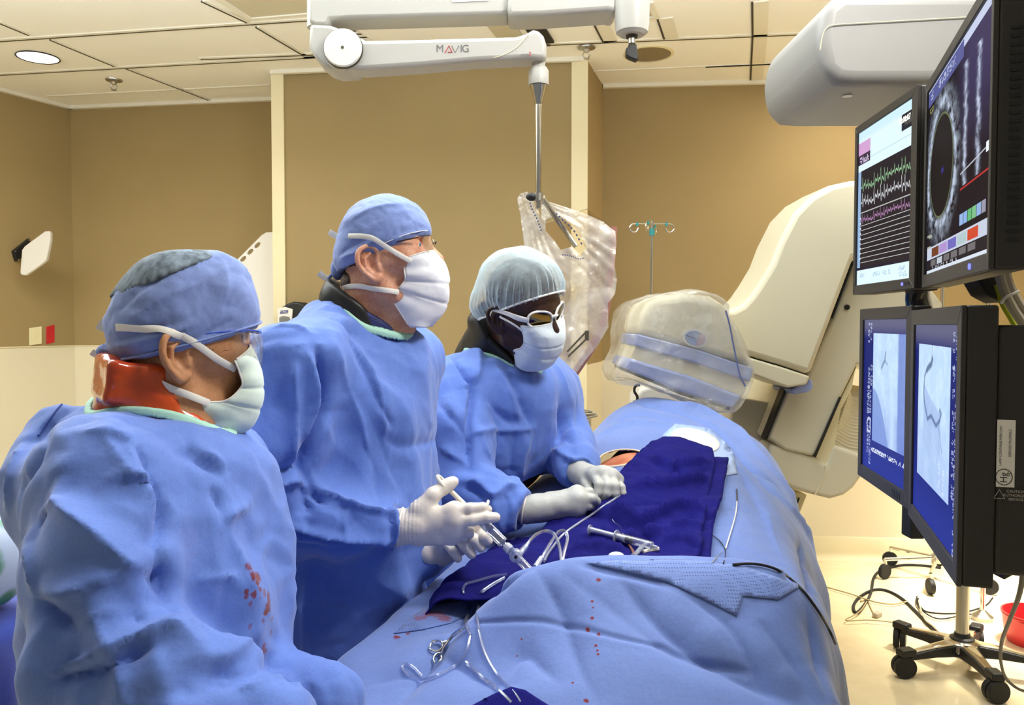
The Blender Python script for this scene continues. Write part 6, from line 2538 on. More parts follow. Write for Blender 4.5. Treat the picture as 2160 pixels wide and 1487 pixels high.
# ================================================================== man at the left
def man_left():
    C = P(366, 748, 1.14)
    R = frame(31, 2)
    W = L2W(C, R)
    NB = P(318, 905, 1.13)
    S_R, S_L = P(228, 995, .985), P(425, 1005, 1.245)
    E_R, W_R = P(238, 1405, .885), P(540, 1545, .87)
    E_L, W_L = P(392, 1450, 1.20), P(690, 1478, 1.02)
    head = place(lambda p: head_local(p, True, .020, .008), C, R)
    neck = s_union(.02, s_cap(W(-.022, 0, -.03), NB, .056, .062), s_cap(W(.03, 0, -.075), NB + A(.04, 0, .0), .034, .05))
    torso_c = A(-.505, 1.12, 0)
    body = s_union(.03, head, neck, s_ell(A(-.5, 1.12, 1.18), (.11, .15, .2)), s_ell(A(-.5, 1.12, .95), (.11, .14, .2)), s_cap(S_R + A(.02, .03, -.03), S_L + A(0, -.03, -.03), .05),
                   s_chain([S_R + A(0, .02, -.02), E_R, W_R], [.05, .04, .022], .02), s_chain([S_L, E_L, W_L], [.05, .04, .022], .02),
                    person_legs(torso_c, 0))
    lo, hi = A(-.75, .80, -.005), A(-.16, 1.42, 1.66)
    o = sdf_obj('person', body, lo, hi, .013, skin('tan_skin', '#ad7a56', '#c9946c'), None, fine=((C[0] - .12, C[0] + .15, .0026), (C[1] - .12, C[1] + .12, .0026), (C[2] - .14, C[2] + .15, .0026)))
    tag(o, 'man in profile at the left in blue gown, orange collar and clear eye shield', 'person')
    eyes(C, R, 1, o, M['iris'])
    # ---- gown
    hump = s_cap(P(150, 903, 1.13), P(225, 893, 1.14), .036, .032)
    chest = s_box(A(-.497, 1.115, 1.165), (.142, .175, .19), .12)
    belly = s_box(A(-.466, 1.10, .96), (.136, .168, .27), .12)
    skirt = s_box(A(-.478, 1.10, .70), (.135, .18, .34), .11)
    collar_b = s_cap(NB + A(-.028, 0, -.045), NB + A(.05, -.01, -.082), .084, .077)
    tor = s_union(.06, s_ell(P(132, 1000, 1.12), (.050, .10, .085)), chest, belly, skirt, hump, collar_b, s_cap(S_R, S_L, .080))
    armR = s_union(.02, s_chain([S_R, (S_R + E_R) / 2 + A(-.005, -.005, 0), E_R], [.076, .084, .080], .03), s_chain([E_R, (E_R + W_R) / 2, W_R], [.082, .080, .058], .03))
    armL = s_union(.02, s_chain([S_L, E_L], [.085, .075], .02), s_chain([E_L, (E_L + W_L) / 2, W_L], [.074, .066, .052], .03))
    f = s_union(.028, tor, armR, armL)
    bz = lambda zx, zy: (zx * .4486, 820 + zy * .4486)
    K = lambda *q: [bz(*a) for a in q]
    st = [
        (K((640, 250), (720, 480), (768, 640), (722, 745)), -.016, .018), (K((600, 240), (680, 470), (730, 600)), .011, .016),
        (K((720, 745), (745, 880), (778, 1005)), -.018, .016), (K((560, 430), (600, 420), (690, 440), (720, 560)), .010, .012),
        (K((275, 400), (285, 560), (420, 690), (600, 845), (715, 872)), .013, .020), (K((600, 860), (700, 900), (760, 990)), -.010, .014),
        (K((150, 985), (300, 975), (430, 930), (590, 860)), .009, .014), (K((150, 1000), (370, 1155)), -.012, .014), (K((370, 1155), (440, 1110), (480, 1180)), .009, .012),
        (K((190, 1345), (330, 1300), (470, 1262), (640, 1210), (820, 1180), (930, 1230)), .016, .018), (K((210, 1320), (330, 1265), (480, 1215)), -.014, .014), (K((200, 1385), (420, 1330), (600, 1290), (760, 1230)), -.012, .013),
        (K((450, 1110), (500, 1230), (560, 1320), (590, 1400), (605, 1487)), .011, .013), (K((780, 1455), (860, 1430), (945, 1440)), -.012, .014), (K((640, 1040), (640, 1110), (690, 1160)), -.010, .014),
        (K((905, 315), (960, 330), (1080, 400)), -.006, .012), (K((900, 310), (920, 260), (900, 200)), -.005, .010), (K((940, 260), (1040, 340), (1085, 420)), .008, .012),
        (K((1010, 440), (1040, 560), (1045, 620)), -.007, .010), (K((1040, 620), (1110, 590), (1185, 555)), .008, .012), (K((1085, 660), (1160, 820), (1200, 980)), .006, .016),
        (K((920, 900), (1000, 890), (1120, 880)), .003, .006, 1), (K((150, 590), (230, 565), (280, 560)), .006, .007), (K((130, 640), (200, 590), (240, 570)), -.005, .007),
        (K((110, 250), (90, 400), (60, 560)), .008, .014), (K((200, 200), (150, 330), (100, 480)), -.006, .012), (K((330, 60), (220, 160), (170, 230)), -.006, .008, 1),
        (K((480, 190), (560, 330), (640, 480)), .005, .012), (K((640, 250), (520, 190), (360, 180)), .006, .016), (K((960, 1270), (1060, 1260), (1180, 1190)), .007, .012),
        (K((950, 1330), (1080, 1320), (1190, 1310)), -.008, .014), (K((780, 1010), (860, 1060), (940, 1180)), .006, .016), (K((90, 730), (120, 860), (150, 980)), .007, .012),
        (K((960, 1365), (1100, 1385), (1200, 1330), (1320, 1300)), -.006, .010), (K((1100, 1400), (1260, 1360), (1360, 1380), (1390, 1450)), .003, .006, 1),
    ]
    V0, F0 = sdf_mesh(f, A(-.78, .78, .5), A(-.12, 1.42, 1.42), .012, newton=0)
    bv0 = bvh_of(V0, F0)
    stains = []
    for zx, zy, r, k in ((1168, 845, .007, .9), (1178, 880, .008, .95), (1200, 890, .009, 1), (1218, 885, .007, .9), (1152, 955, .004, .9), (1155, 975, .004, .8), (1185, 965, .006, .9), (1208, 950, .006, .9), (1210, 975, .005, .9), (1240, 960, .006, .7), (1260, 985, .008, .9), (1252, 1020, .008, .95), (1240, 1045, .007, 1), (1172, 1010, .004, .6), (1185, 1030, .003, .6), (1225, 1090, .005, .7), (1272, 1080, .006, .7), (1170, 1120, .004, .6), (1175, 1170, .004, .6), (1225, 1215, .007, .8), (1232, 1235, .007, .8), (1210, 1225, .004, .7), (1272, 1150, .005, .6)):
        p, _ = cast(bv0, *bz(zx, zy))
        if p is not None: stains.append((p, r * 1.15, k))
    for zx, zy, r, k in ((870, 720, .035, .16), (900, 760, .022, .14)):
        p, _ = cast(bv0, *bz(zx, zy))
        if p is not None: stains.append((p, r, k))
    mg = cloth('blood_spotted_gown', GOWN, stains=stains)
    g = gown_obj(o, f, A(-.80, .76, .36), A(-.10, 1.43, 1.45), .80, st, 70, mg)
    gb = bvh_obj(g)
    p, n = castpath(gb, [(168, 838), (130, 855), (100, 890), (80, 920)], .0015, 6)
    if len(p) > 3: MB().tube(smooth_path(p, 3), .0015, 6).build('tie_string', mat('tie_blue', '#3c55a8', .7), g)
    # ---- gloves (hands rest below the picture's edge)
    for w, e, sd in ((W_R, E_R, 1), (W_L, E_L, -1)):
        d = unit(unit(w - e) + (A(0, 0, 0) if sd > 0 else A(-.3, -.1, -1.6)))
        lat = unit(np.cross(d, A(0, 0, 1))) * sd
        hz = w + d * .02
        mcp = [hz + d * .085 + lat * (.03 - .02 * k) + A(0, 0, -.01) for k in range(4)]
        fin = [[m + d * .035 + A(0, 0, -.012), m + d * .055 + A(0, 0, -.03), m + d * .05 + A(0, 0, -.05)] for m in mcp]
        th = [hz + d * .02 + lat * .03, hz + d * .05 + lat * .052, hz + d * .08 + lat * .05 + A(0, 0, -.02), hz + d * .1 + lat * .04 + A(0, 0, -.03)]
        hs = s_union(.012, hand_sdf(hz, mcp, fin, th), s_cap(w + d * .012, hz + d * .02, .030, .026))
        lo_, hi_ = bounds(mcp + th + [w] + sum(fin, []), .05)
        sdf_obj('glove', hs, lo_, hi_, .004, M['glove'], o)
    # ---- cap
    cap = s_union(.04, s_ell(C + R @ A(.022, 0, .058), (.096, .080, .082), R), s_box(C + R @ A(.034, 0, .080), (.070, .070, .058), .046, R @ frame(0, 4)), s_ell(C + R @ A(-.018, 0, .028), (.064, .074, .060), R))
    brim = lambda x: .0085 + .235 * x
    nrm = R @ unit(A(-.235, 0, 1))
    pl = s_plane(W(0, 0, .0085), -nrm)
    hd_clear = place(lambda p: head_local(p, True), C, R)
    cf = s_int(cap, pl, .004)
    ch = W(.02, 0, .05)
    lo_, hi_ = ch - .155, ch + .155
    cst = [([(300, 738), (400, 728), (480, 704), (545, 690)], .0022, .005), ([(262, 690), (330, 640), (420, 600), (500, 560)], .002, .012), ([(250, 660), (320, 600), (420, 550)], -.002, .01), ([(245, 735), (320, 715), (400, 690)], .003, .007), ([(250, 720), (300, 700), (360, 690)], -.003, .006), ([(320, 740), (400, 722), (500, 672)], -.002, .006), ([(470, 545), (480, 600), (470, 650)], .002, .012)]
    V, Fc = sdf_mesh(cf, lo_, hi_, .0032)
    bvc = bvh_of(V, Fc)
    N = vnormals(V, Fc)
    D = cap_strokes_noise(80, .0034)(V, N) + stroke_disp(V, bvc, cst)
    V = V + N * D[:, None]
    c = mk('scrub_cap', V, Fc, M['cap'], o)
    # darker see-through mesh crown at the top back
    cm = NT('dark_cap_mesh')
    cm.bsdf(cm.ramp(cm.noise(90, 3, stretch=(1, 1, .2)), [(.35, lin('#4a5560')), (.7, lin('#8291a0'))]), .8)
    crown = s_int(s_grow(cap, .0022), s_int(s_plane(W(.02, 0, .122), -(R @ unit(A(-.42, 0, 1)))), s_plane(W(.055, 0, .12), R @ unit(A(1, 0, .05))), .006), .004)
    sdf_obj('cap_crown', crown, lo_, hi_, .004, cm.m, c, cap_strokes_noise(83, .002))
    # brim band following the lower edge
    ring = []
    for a in np.linspace(-math.pi, math.pi, 80, endpoint=False):
        d = A(math.cos(a), math.sin(a), 0)
        t_ = .13
        for r_ in np.linspace(.13, .05, 120):
            q = d * r_ + A(.018, 0, 0)
            w_ = W(q[0], q[1], brim(q[0]) + .006)
            if cap(np.array([w_], np.float32))[0] < .0015:
                break
        ring.append(w_)
    MB().tube(ring, .0042, 8, closed=True, flat=.5, up=nrm).build('brim_band', M['cap'], c)
    k = MB()
    k.ball(P(228, 742, 1.115), (.016, .014, .012), 10)
    k.ball(P(236, 768, 1.115), (.014, .012, .014), 10)
    k.tube([P(225, 745, 1.11), P(212, 752, 1.105), P(206, 749, 1.1)], [.008, .006, .003], 8, smooth=4)
    k.tube([P(228, 770, 1.11), P(216, 778, 1.105), P(203, 794, 1.1)], [.006, .0035, .0015], 8, smooth=4)
    k.tube([P(226, 735, 1.11), P(260, 742, 1.09), P(310, 742, 1.07)], [.009, .008, .004], 8, smooth=5)
    k.build('cap_knot', M['cap'], c)
    # ---- hair under the cap
    hair = s_int(s_grow(s_ell(C + R @ A(.020, 0, .040), (.082, .074, .081), R), .0035), s_int(s_plane(W(0, 0, .016), nrm), s_int(s_plane(W(-.018, 0, 0), R @ A(1, 0, .15)), s_plane(W(0, 0, -.038), -(R @ A(.3, 0, 1))), .004), .004), .004)
    sdf_obj('hair', hair, ch - .17, ch + .15, .004, M['hair_dark'], o, lambda V, N: .001 * facet(V, .01, 3))
    fr = s_int(s_grow(place(lambda p: head_local(p, False), C, R), .002), s_int(s_plane(W(.028, 0, .012), R @ A(-1, 0, 0)), s_int(s_plane(W(.066, 0, 0), R @ A(1, 0, .5)), s_plane(W(0, 0, .008), -(R @ A(.1, 0, 1))), .002), .002), .002)
    sdf_obj('hair', fr, ch - .15, ch + .15, .004, M['hair_dark'], o)
    # ---- orange thyroid collar
    og = NT('orange_vinyl')
    og.bsdf(og.ramp(og.noise(10, 3), [(.3, lin('#a83410')), (.7, lin('#d8561c'))]), .18, coat=.6, bump=(og.noise(30, 3), .35, .006))
    ringc = s_int(s_union(.02, s_cap(W(-.03, 0, -.035), NB - A(0, 0, .05), .070, .086), s_cap(W(.01, 0, -.09), NB + A(.05, 0, -.01), .045, .06)), s_plane(W(-.043, 0, -.014), R @ unit(A(1.15, 0, 1))), .008)
    full = s_union(.02, s_cap(W(-.03, 0, -.035), NB - A(0, 0, .05), .070, .086), s_cap(W(.01, 0, -.09), NB + A(.05, 0, -.01), .045, .06))
    band = lambda p: np.maximum(np.abs(f(p) + .011) - .0055, np.abs(full(p) - .005) - .0045)
    sdf_obj('collar_trim', band, NB - A(.17, .17, .14), NB + A(.19, .17, .14), .0032, M['mint'], g)
    flap = s_box(W(-.062, -.020, -.032), (.038, .050, .031), .010, R @ frame(8, -10, 6))
    ringc = s_int(ringc, s_plane(W(0, 0, -.030), R @ unit(A(.2, 0, 1))), .006)
    co_ = sdf_obj('thyroid_collar', s_union(.004, ringc, flap), C - A(.2, .16, .22), C + A(.14, .16, .05), .0045, og.m, o, lambda V, N: .003 * facet(V, .05, 91) + .0012 * facet(V, .02, 92))
    # ---- mask
    side = [(.070, .064, -.010), (.077, .063, -.028), (.079, .061, -.048), (.056, .060, -.066), (.024, .060, -.070), (.014, .054, -.112)]
    cen = [(.104, 0, .010), (.118, 0, -.020), (.119, 0, -.052), (.114, 0, -.084), (.100, 0, -.112), (.066, 0, -.126)]
    mo, G = mask_obj(C, R, 1, side, cen, M['mask_green'], o, .0009, folds=4, seed=12)
    hb = bvh_obj(o, c)
    straps(mo, hb, [([(250, 690), (285, 690), (340, 697), (382, 708)], .004), ([(382, 706), (415, 726), (450, 752), (478, 768), (494, 777)], .003), ([(300, 785), (345, 808), (385, 828), (417, 842), (436, 850)], .005)], .010)
    free_strap(mo, [P(207, 683, 1.10), P(222, 690, 1.10), P(246, 698, 1.09)], .015)
    free_strap(mo, [P(226, 759, 1.10), P(250, 766, 1.085), P(280, 778, 1.075), P(302, 786, 1.07)], .011)
    free_strap(mo, [P(193, 742, 1.11), P(205, 750, 1.11), P(226, 760, 1.10)], .009)
    # ---- eye shield: blue frame band with a clear curved visor
    arc = [(.018, -.077, .028), (.055, -.076, .031), (.084, -.068, .032), (.105, -.048, .030), (.118, -.02, .027), (.121, 0, .026)]
    arc = arc + [(x, -y, z) for x, y, z in arc[-2::-1]]
    ap = catmull(np.array(arc), 8)
    MB().tube([W(*q) for q in ap], .0026, 8, flat=.6).build('shield_frame', mat('blue_frame', '#2b50c0', .35), o)
    vis = np.array([q for q in ap if q[0] > .066])
    rows = []
    for k, (dz, dx) in enumerate(((.004, .001), (-.02, .003), (-.045, .0), (-.066, -.004))):
        rows.append([W(q[0] + dx + .001, q[1] * (1 - .03 * k), q[2] + dz * (1 - .25 * abs(q[1]) / .07)) for q in vis])
    S = bicubic(np.array(rows), 24, len(vis))
    Vv = S.reshape(-1, 3)
    mk('visor', Vv, grid_faces(24, len(vis)), clear('visor_clear', (.95, .96, .96, 1), .05, .04), o)
    return o


# ================================================================== tall man in the middle
def man_middle():
    C = P(806, 560, 1.60)
    R = frame(-3, 11, 2)
    W = L2W(C, R)
    NB = P(752, 712, 1.61)
    S_R, S_L = P(622, 782, 1.43), P(848, 775, 1.77)
    E_R, W_R = P(592, 1085, 1.40), P(832, 1112, 1.42)
    E_L, W_L = P(852, 1060, 1.71), P(900, 1166, 1.56)
    head = place(lambda p: head_local(p, True, .018), C, R)
    neck = s_union(.02, s_cap(W(-.025, 0, -.03), NB, .058, .066), s_cap(W(.035, 0, -.08), NB + A(.055, 0, -.005), .036, .055))
    tc = A(-.33, 1.6, 0)
    body = s_union(.03, head, neck, s_ell(A(-.33, 1.6, 1.22), (.11, .15, .2)), s_ell(A(-.32, 1.6, .95), (.10, .14, .2)), s_cap(S_R + A(.02, .03, -.03), S_L + A(0, -.03, -.03), .05),
                   s_chain([S_R + A(0, .02, -.02), E_R, W_R], [.05, .045, .021], .02), s_chain([S_L, E_L, W_L], [.05, .04, .021], .02),
                    person_legs(tc, 0))
    lo, hi = A(-.52, 1.28, -.005), A(-.06, 1.92, 1.85)
    o = sdf_obj('person', body, lo, hi, .013, skin('ruddy_skin', '#c28265', '#dba88c'), None, fine=((C[0] - .12, C[0] + .15, .0026), (C[1] - .12, C[1] + .12, .0026), (C[2] - .15, C[2] + .15, .0026)))
    tag(o, 'tall man in the middle in blue gown and white mask holding a syringe', 'person')
    eyes(C, R, 1, o, M['iris_blue'], -.1)
    # ---- gown
    chest = s_box(A(-.335, 1.60, 1.22), (.162, .18, .20), .12)
    waist = s_box(A(-.325, 1.60, .98), (.143, .175, .27), .11)
    skirt = s_box(A(-.352, 1.60, .68), (.140, .175, .30), .11)
    cb = s_union(.03, s_cap(NB + A(-.02, 0, -.025), NB + A(.06, 0, -.05), .085, .08), s_cap(P(690, 690, 1.56), S_R, .06, .07))
    tor = s_union(.06, chest, waist, skirt, cb, s_cap(S_R, S_L, .086))
    armR = s_union(.02, s_chain([S_R, (S_R + E_R) / 2 + A(-.01, -.005, 0), E_R], [.092, .094, .086], .03), s_chain([E_R, (E_R + W_R) / 2, W_R], [.084, .074, .050], .03))
    dv = unit(W_R - E_R)
    armR = s_int(armR, s_plane(W_R + dv * .012, dv), .006)
    armL = s_union(.02, s_chain([S_L, E_L], [.080, .064], .02), s_chain([E_L, W_L], [.062, .046], .02))
    f = s_union(.026, tor, armR, armL)
    bz = lambda x, y: (460 + x * .5513, 620 + y * .5513)
    K = lambda *q: [bz(*a) for a in q]
    st = [
        (K((375, 190), (415, 330), (424, 430), (390, 560), (358, 690)), -.024, .020), (K((340, 200), (380, 330), (385, 440), (350, 600)), .012, .016),
        (K((298, 250), (302, 400), (305, 560), (300, 690)), .012, .014), (K((120, 330), (100, 520), (80, 690)), .008, .014),
        (K((180, 705), (270, 690), (330, 680), (362, 722)), -.016, .014), (K((355, 770), (345, 830)), -.016, .012), (K((365, 760), (395, 770), (375, 735)), -.014, .010),
        (K((100, 778), (200, 745), (300, 722), (360, 745)), .014, .014), (K((375, 745), (440, 735), (520, 780), (600, 810), (690, 830)), .013, .016),
        (K((130, 815), (220, 880), (330, 930), (500, 968), (700, 955)), .014, .012), (K((140, 850), (230, 915), (330, 965), (500, 1000), (690, 985)), -.010, .016),
        (K((480, 130), (560, 240), (610, 320), (650, 450), (665, 560)), .007, .018), (K((500, 150), (590, 330), (630, 420)), -.006, .012), (K((630, 400), (650, 450), (690, 510)), -.007, .008),
        (K((430, 180), (500, 330), (560, 520), (600, 700)), .006, .020), (K((540, 560), (600, 660), (660, 790)), -.006, .018), (K((660, 560), (740, 590), (830, 560)), -.005, .014),
        (K((340, 1060), (335, 1200), (328, 1390)), .006, .008, 1), (K((380, 1080), (405, 1165), (430, 1180), (490, 1180)), .005, .007, 1), (K((190, 1180), (260, 1170), (320, 1190)), -.006, .012),
        (K((620, 1290), (690, 1210), (750, 1150)), -.008, .016), (K((560, 1060), (650, 1130), (740, 1180)), .006, .018), (K((170, 1000), (400, 1020), (640, 1010)), -.006, .018),
        (K((640, 800), (680, 820), (690, 860), (680, 950)), .008, .010), (K((665, 830), (672, 900), (668, 960)), -.008, .008), (K((700, 880), (705, 950)), .006, .007),
        (K((200, 130), (290, 120), (370, 160)), .006, .012), (K((420, 80), (480, 130), (560, 160)), -.004, .010), (K((520, 790), (500, 880), (500, 960)), .006, .010), (K((330, 840), (345, 900), (330, 930)), -.008, .012),
    ]
    g = gown_obj(o, f, A(-.56, 1.22, .36), A(-.03, 1.93, 1.56), .84, st, 110, M['gown'])
    gb = bvh_obj(g)
    # ---- right glove
    z4 = lambda x, y, Y: P(820 + x * .1614, 980 + y * .1614, Y)
    wr = z4(330, 800, 1.412)
    mcp = [z4(860, 600, 1.398), z4(880, 730, 1.394), z4(870, 850, 1.400), z4(820, 930, 1.412)]
    fin = [[z4(1060, 575, 1.392), z4(1230, 565, 1.396), z4(1290, 590, 1.406)], [z4(1100, 720, 1.386), z4(1280, 690, 1.386), z4(1395, 690, 1.390)],
           [z4(1040, 870, 1.412), z4(1050, 900, 1.435), z4(960, 920, 1.445)], [z4(960, 950, 1.425), z4(990, 960, 1.445), z4(920, 970, 1.455)]]
    th = [z4(420, 560, 1.408), z4(580, 400, 1.412), z4(720, 300, 1.424), z4(800, 250, 1.428), z4(845, 220, 1.430)]
    hs = hand_sdf(wr, mcp, fin, th, .0098, .0165)
    cuff = s_union(.006, s_cap(z4(150, 815, 1.418), z4(350, 800, 1.412), .033, .029), s_cap(z4(380, 640, 1.41), z4(520, 620, 1.408), .018, .016), s_cap(z4(400, 930, 1.414), z4(600, 930, 1.41), .018, .015))
    hf = s_union(.016, hs, cuff)
    lo_, hi_ = bounds([z4(150, 800, 1.41)] + mcp + th + sum(fin, []), .045)
    gl = sdf_obj('glove', hf, lo_, hi_, .0026, M['glove'], o, lambda V, N: .0007 * facet(V, .02, 7) + .0006 * np.sin(V[:, 0] * 900) * np.clip((-.155 - V[:, 0]) / .02, 0, 1))
    q = [z4(150, 815, 1.418) + .0335 * (math.cos(a) * A(.12, 0, 1) + math.sin(a) * A(0, 1, 0)) for a in np.linspace(0, 2 * math.pi, 40, endpoint=False)]
    MB().tube(q, .0022, 8, closed=True).build('cuff_roll', M['glove'], gl)
    # ---- left glove, fingers wrapped round the syringe from behind
    wr = P(908, 1166, 1.545)
    tips = [((1012, 1121), (1030, 1141)), ((984, 1122), (1014, 1155)), ((964, 1131), (995, 1169)), ((942, 1146), (966, 1178))]
    mcp = [P(985, 1142, 1.53), P(968, 1152, 1.535), P(952, 1162, 1.538), P(938, 1174, 1.54)]
    fin = []
    for (a, b) in tips:
        m_ = ((a[0] + b[0]) / 2, (a[1] + b[1]) / 2)
        fin.append([P(a[0], a[1], 1.488), P(m_[0], m_[1], 1.452), P(b[0], b[1], 1.455)])
    th = [P(925, 1150, 1.53), P(955, 1130, 1.51), P(990, 1112, 1.49), P(1012, 1104, 1.475)]
    hs = s_union(.012, hand_sdf(wr, mcp, fin, th, .0102, .015), s_cap(P(895, 1165, 1.56), wr, .032, .027))
    lo_, hi_ = bounds([wr] + mcp + th + sum(fin, []), .045)
    sdf_obj('glove', hs, lo_, hi_, .003, M['glove'], o, lambda V, N: .0006 * facet(V, .02, 9))
    # ---- cap
    cap = s_union(.04, s_ell(C + R @ A(.018, 0, .056), (.093, .082, .083), R), s_ell(C + R @ A(-.034, 0, .016), (.056, .072, .050), R))
    sl, z0 = .20, .030
    nrm = R @ unit(A(-sl, 0, 1))
    cf = s_int(cap, s_plane(W(0, 0, z0 - .012), -nrm), .004)
    ch = W(.0, 0, .05)
    V, Fc = sdf_mesh(cf, ch - .15, ch + .15, .0032)
    bvc = bvh_of(V, Fc)
    N = vnormals(V, Fc)
    cst = [([(820, 510), (860, 495), (900, 488), (925, 490)], .002, .005), ([(735, 470), (790, 440), (850, 432)], .002, .01), ([(720, 545), (760, 530), (800, 505)], .003, .006), ([(725, 560), (760, 545), (790, 530)], -.003, .006), ([(900, 440), (915, 460), (918, 485)], -.002, .006), ([(715, 540), (740, 520), (770, 510)], -.002, .006)]
    D = cap_strokes_noise(120, .0030)(V, N) + stroke_disp(V, bvc, cst)
    V = V + N * D[:, None]
    c = mk('scrub_cap', V, Fc, M['cap'], o)
    sp, sn = castpath(bvc, [(812, 512), (850, 496), (890, 487), (922, 488)], .0035, 8)
    MB().tube(smooth_path(sp, 4), .0007, 6).build('stitching', M['strap'], c)
    k = MB()
    k.ball(P(712, 568, 1.60), (.014, .016, .022), 10)
    k.tube([P(712, 575, 1.6), P(700, 580, 1.6), P(690, 590, 1.6)], [.006, .004, .002], 8, smooth=4)
    k.build('cap_knot', M['cap'], c)
    # ---- hair at the nape and sideburn
    hair = s_int(s_union(.02, s_grow(s_ell(C + R @ A(.012, 0, .041), (.085, .074, .082), R), .004), s_ell(C + R @ A(-.062, 0, -.025), (.026, .05, .028), R)),
                 s_int(s_plane(W(0, 0, z0 - .008), nrm), s_int(s_plane(W(-.022, 0, 0), R @ A(1, 0, .2)), s_plane(W(0, 0, -.052), -(R @ A(.25, 0, 1))), .004), .004), .004)
    hh = sdf_obj('hair', hair, ch - .19, ch + .15, .0035, M['hair_brown'], o, lambda V, N: .002 * facet(V * A(1, 1, .4), .012, 4))
    # ---- collar: black padded back, navy checked front
    nv = NT('navy_checked_collar')
    ck = nv.n('ShaderNodeTexChecker')
    ck.inputs['Scale'].default_value = 330
    nv.l(nv.co, ck.inputs['Vector'])
    ck.inputs[1].default_value = lin('#1d2148')
    ck.inputs[2].default_value = lin('#343c78')
    nv.bsdf(ck.outputs[0], .7)
    ringc = s_int(s_union(.02, s_cap(W(-.04, 0, -.04), NB + A(-.005, 0, 0), .070, .080), s_cap(W(-.005, 0, -.10), NB + A(.055, 0, -.01), .045, .058)), s_plane(W(-.045, 0, -.075), R @ unit(A(.95, 0, 1))), .008)
    full = s_union(.02, s_cap(W(-.04, 0, -.04), NB + A(-.005, 0, 0), .070, .080), s_cap(W(-.005, 0, -.10), NB + A(.055, 0, -.01), .045, .058))
    band = lambda p: np.maximum(np.abs(f(p) + .003) - .0042, np.abs(full(p) - .003) - .0045)
    sdf_obj('collar_trim', band, NB - A(.17, .17, .14), NB + A(.19, .17, .14), .0032, M['mint'], g)
    cc = sdf_obj('thyroid_collar', ringc, NB - A(.18, .16, .08), NB + A(.2, .16, .16), .0045, nv.m, o, lambda V, N: .002 * facet(V, .05, 131))
    padf = s_int(s_int(s_union(.02, s_cap(W(-.045, 0, -.035), NB + A(-.012, 0, 0), .074, .086), s_ell(W(-.10, -.01, -.045), (.026, .05, .030), R)), s_plane(W(-.045, 0, -.068), R @ unit(A(.98, 0, 1))), .006), s_plane(W(-.032, 0, -.09), R @ unit(A(1, 0, .25))), .006)
    wd = sdf_obj('collar_pad', padf, NB - A(.2, .16, .08), NB + A(.1, .16, .18), .004, M['black'], cc, lambda V, N: .002 * facet(V, .04, 133))
    # ---- mask
    side = [(.056, .064, -.001), (.053, .064, -.020), (.050, .063, -.040), (.034, .061, -.054), (.016, .058, -.062), (.038, .046, -.132)]
    cen = [(.112, 0, .008), (.127, 0, -.026), (.128, 0, -.060), (.116, 0, -.098), (.097, 0, -.123), (.074, 0, -.140)]
    mo, G = mask_obj(C, R, 1, side, cen, M['mask_white'], o, .0010, folds=4, seed=32)
    hb = bvh_obj(o, c, hh)
    straps(mo, hb, [([(737, 499), (775, 499), (800, 510), (832, 532), (866, 551)], .004), ([(727, 606), (760, 603), (800, 610), (840, 617)], .004)], .010)
    free_strap(mo, [P(694, 489, 1.60), P(712, 500, 1.60), P(730, 512, 1.585)], .012)
    free_strap(mo, [P(722, 506, 1.58), P(730, 500, 1.575), P(740, 499, 1.565)], .012)
    free_strap(mo, [P(672, 575, 1.60), P(686, 586, 1.60), P(704, 596, 1.60)], .012)
    # ---- rimless spectacles
    sp = mat('spectacle_metal', '#4a3a34', .3, .8)
    MB().tube([W(.02, -.077, .030), W(.06, -.073, .033), W(.092, -.062, .034)], .0013, 8).build('spectacle_temple', sp, o)
    MB().tube([W(.02, .077, .030), W(.06, .073, .033), W(.092, .062, .034)], .0013, 8).build('spectacle_temple', sp, o)
    MB().tube([W(.112, -.012, .022), W(.116, 0, .026), W(.112, .012, .022)], .0012, 8, smooth=5).build('spectacle_bridge', sp, o)
    for s in (-1, 1):
        c0 = W(.104, s * .036, .018)
        n_ = R @ unit(A(1, s * .22, 0))
        u_ = unit(np.cross(A(0, 0, 1), n_))
        v_ = np.cross(n_, u_)
        e = [c0 + u_ * .026 * math.cos(a) * (abs(math.cos(a)) ** -.15 if abs(math.cos(a)) > .01 else 1) + v_ * .018 * math.sin(a) for a in np.linspace(0, 2 * math.pi, 32, endpoint=False)]
        MB().prism(e, n_ * .0012).build('spectacle_lens', clear('lens_clear', (.96, .97, .97, 1), .03, .02), o)
    # eyebrows
    for s in (-1, 1):
        MB().tube([W(.080, s * .052, .047), W(.090, s * .036, .053), W(.093, s * .016, .048)], [.002, .0038, .0028], 8, smooth=5, flat=.6).build('eyebrow', M['hair_brown'], o)
    return o


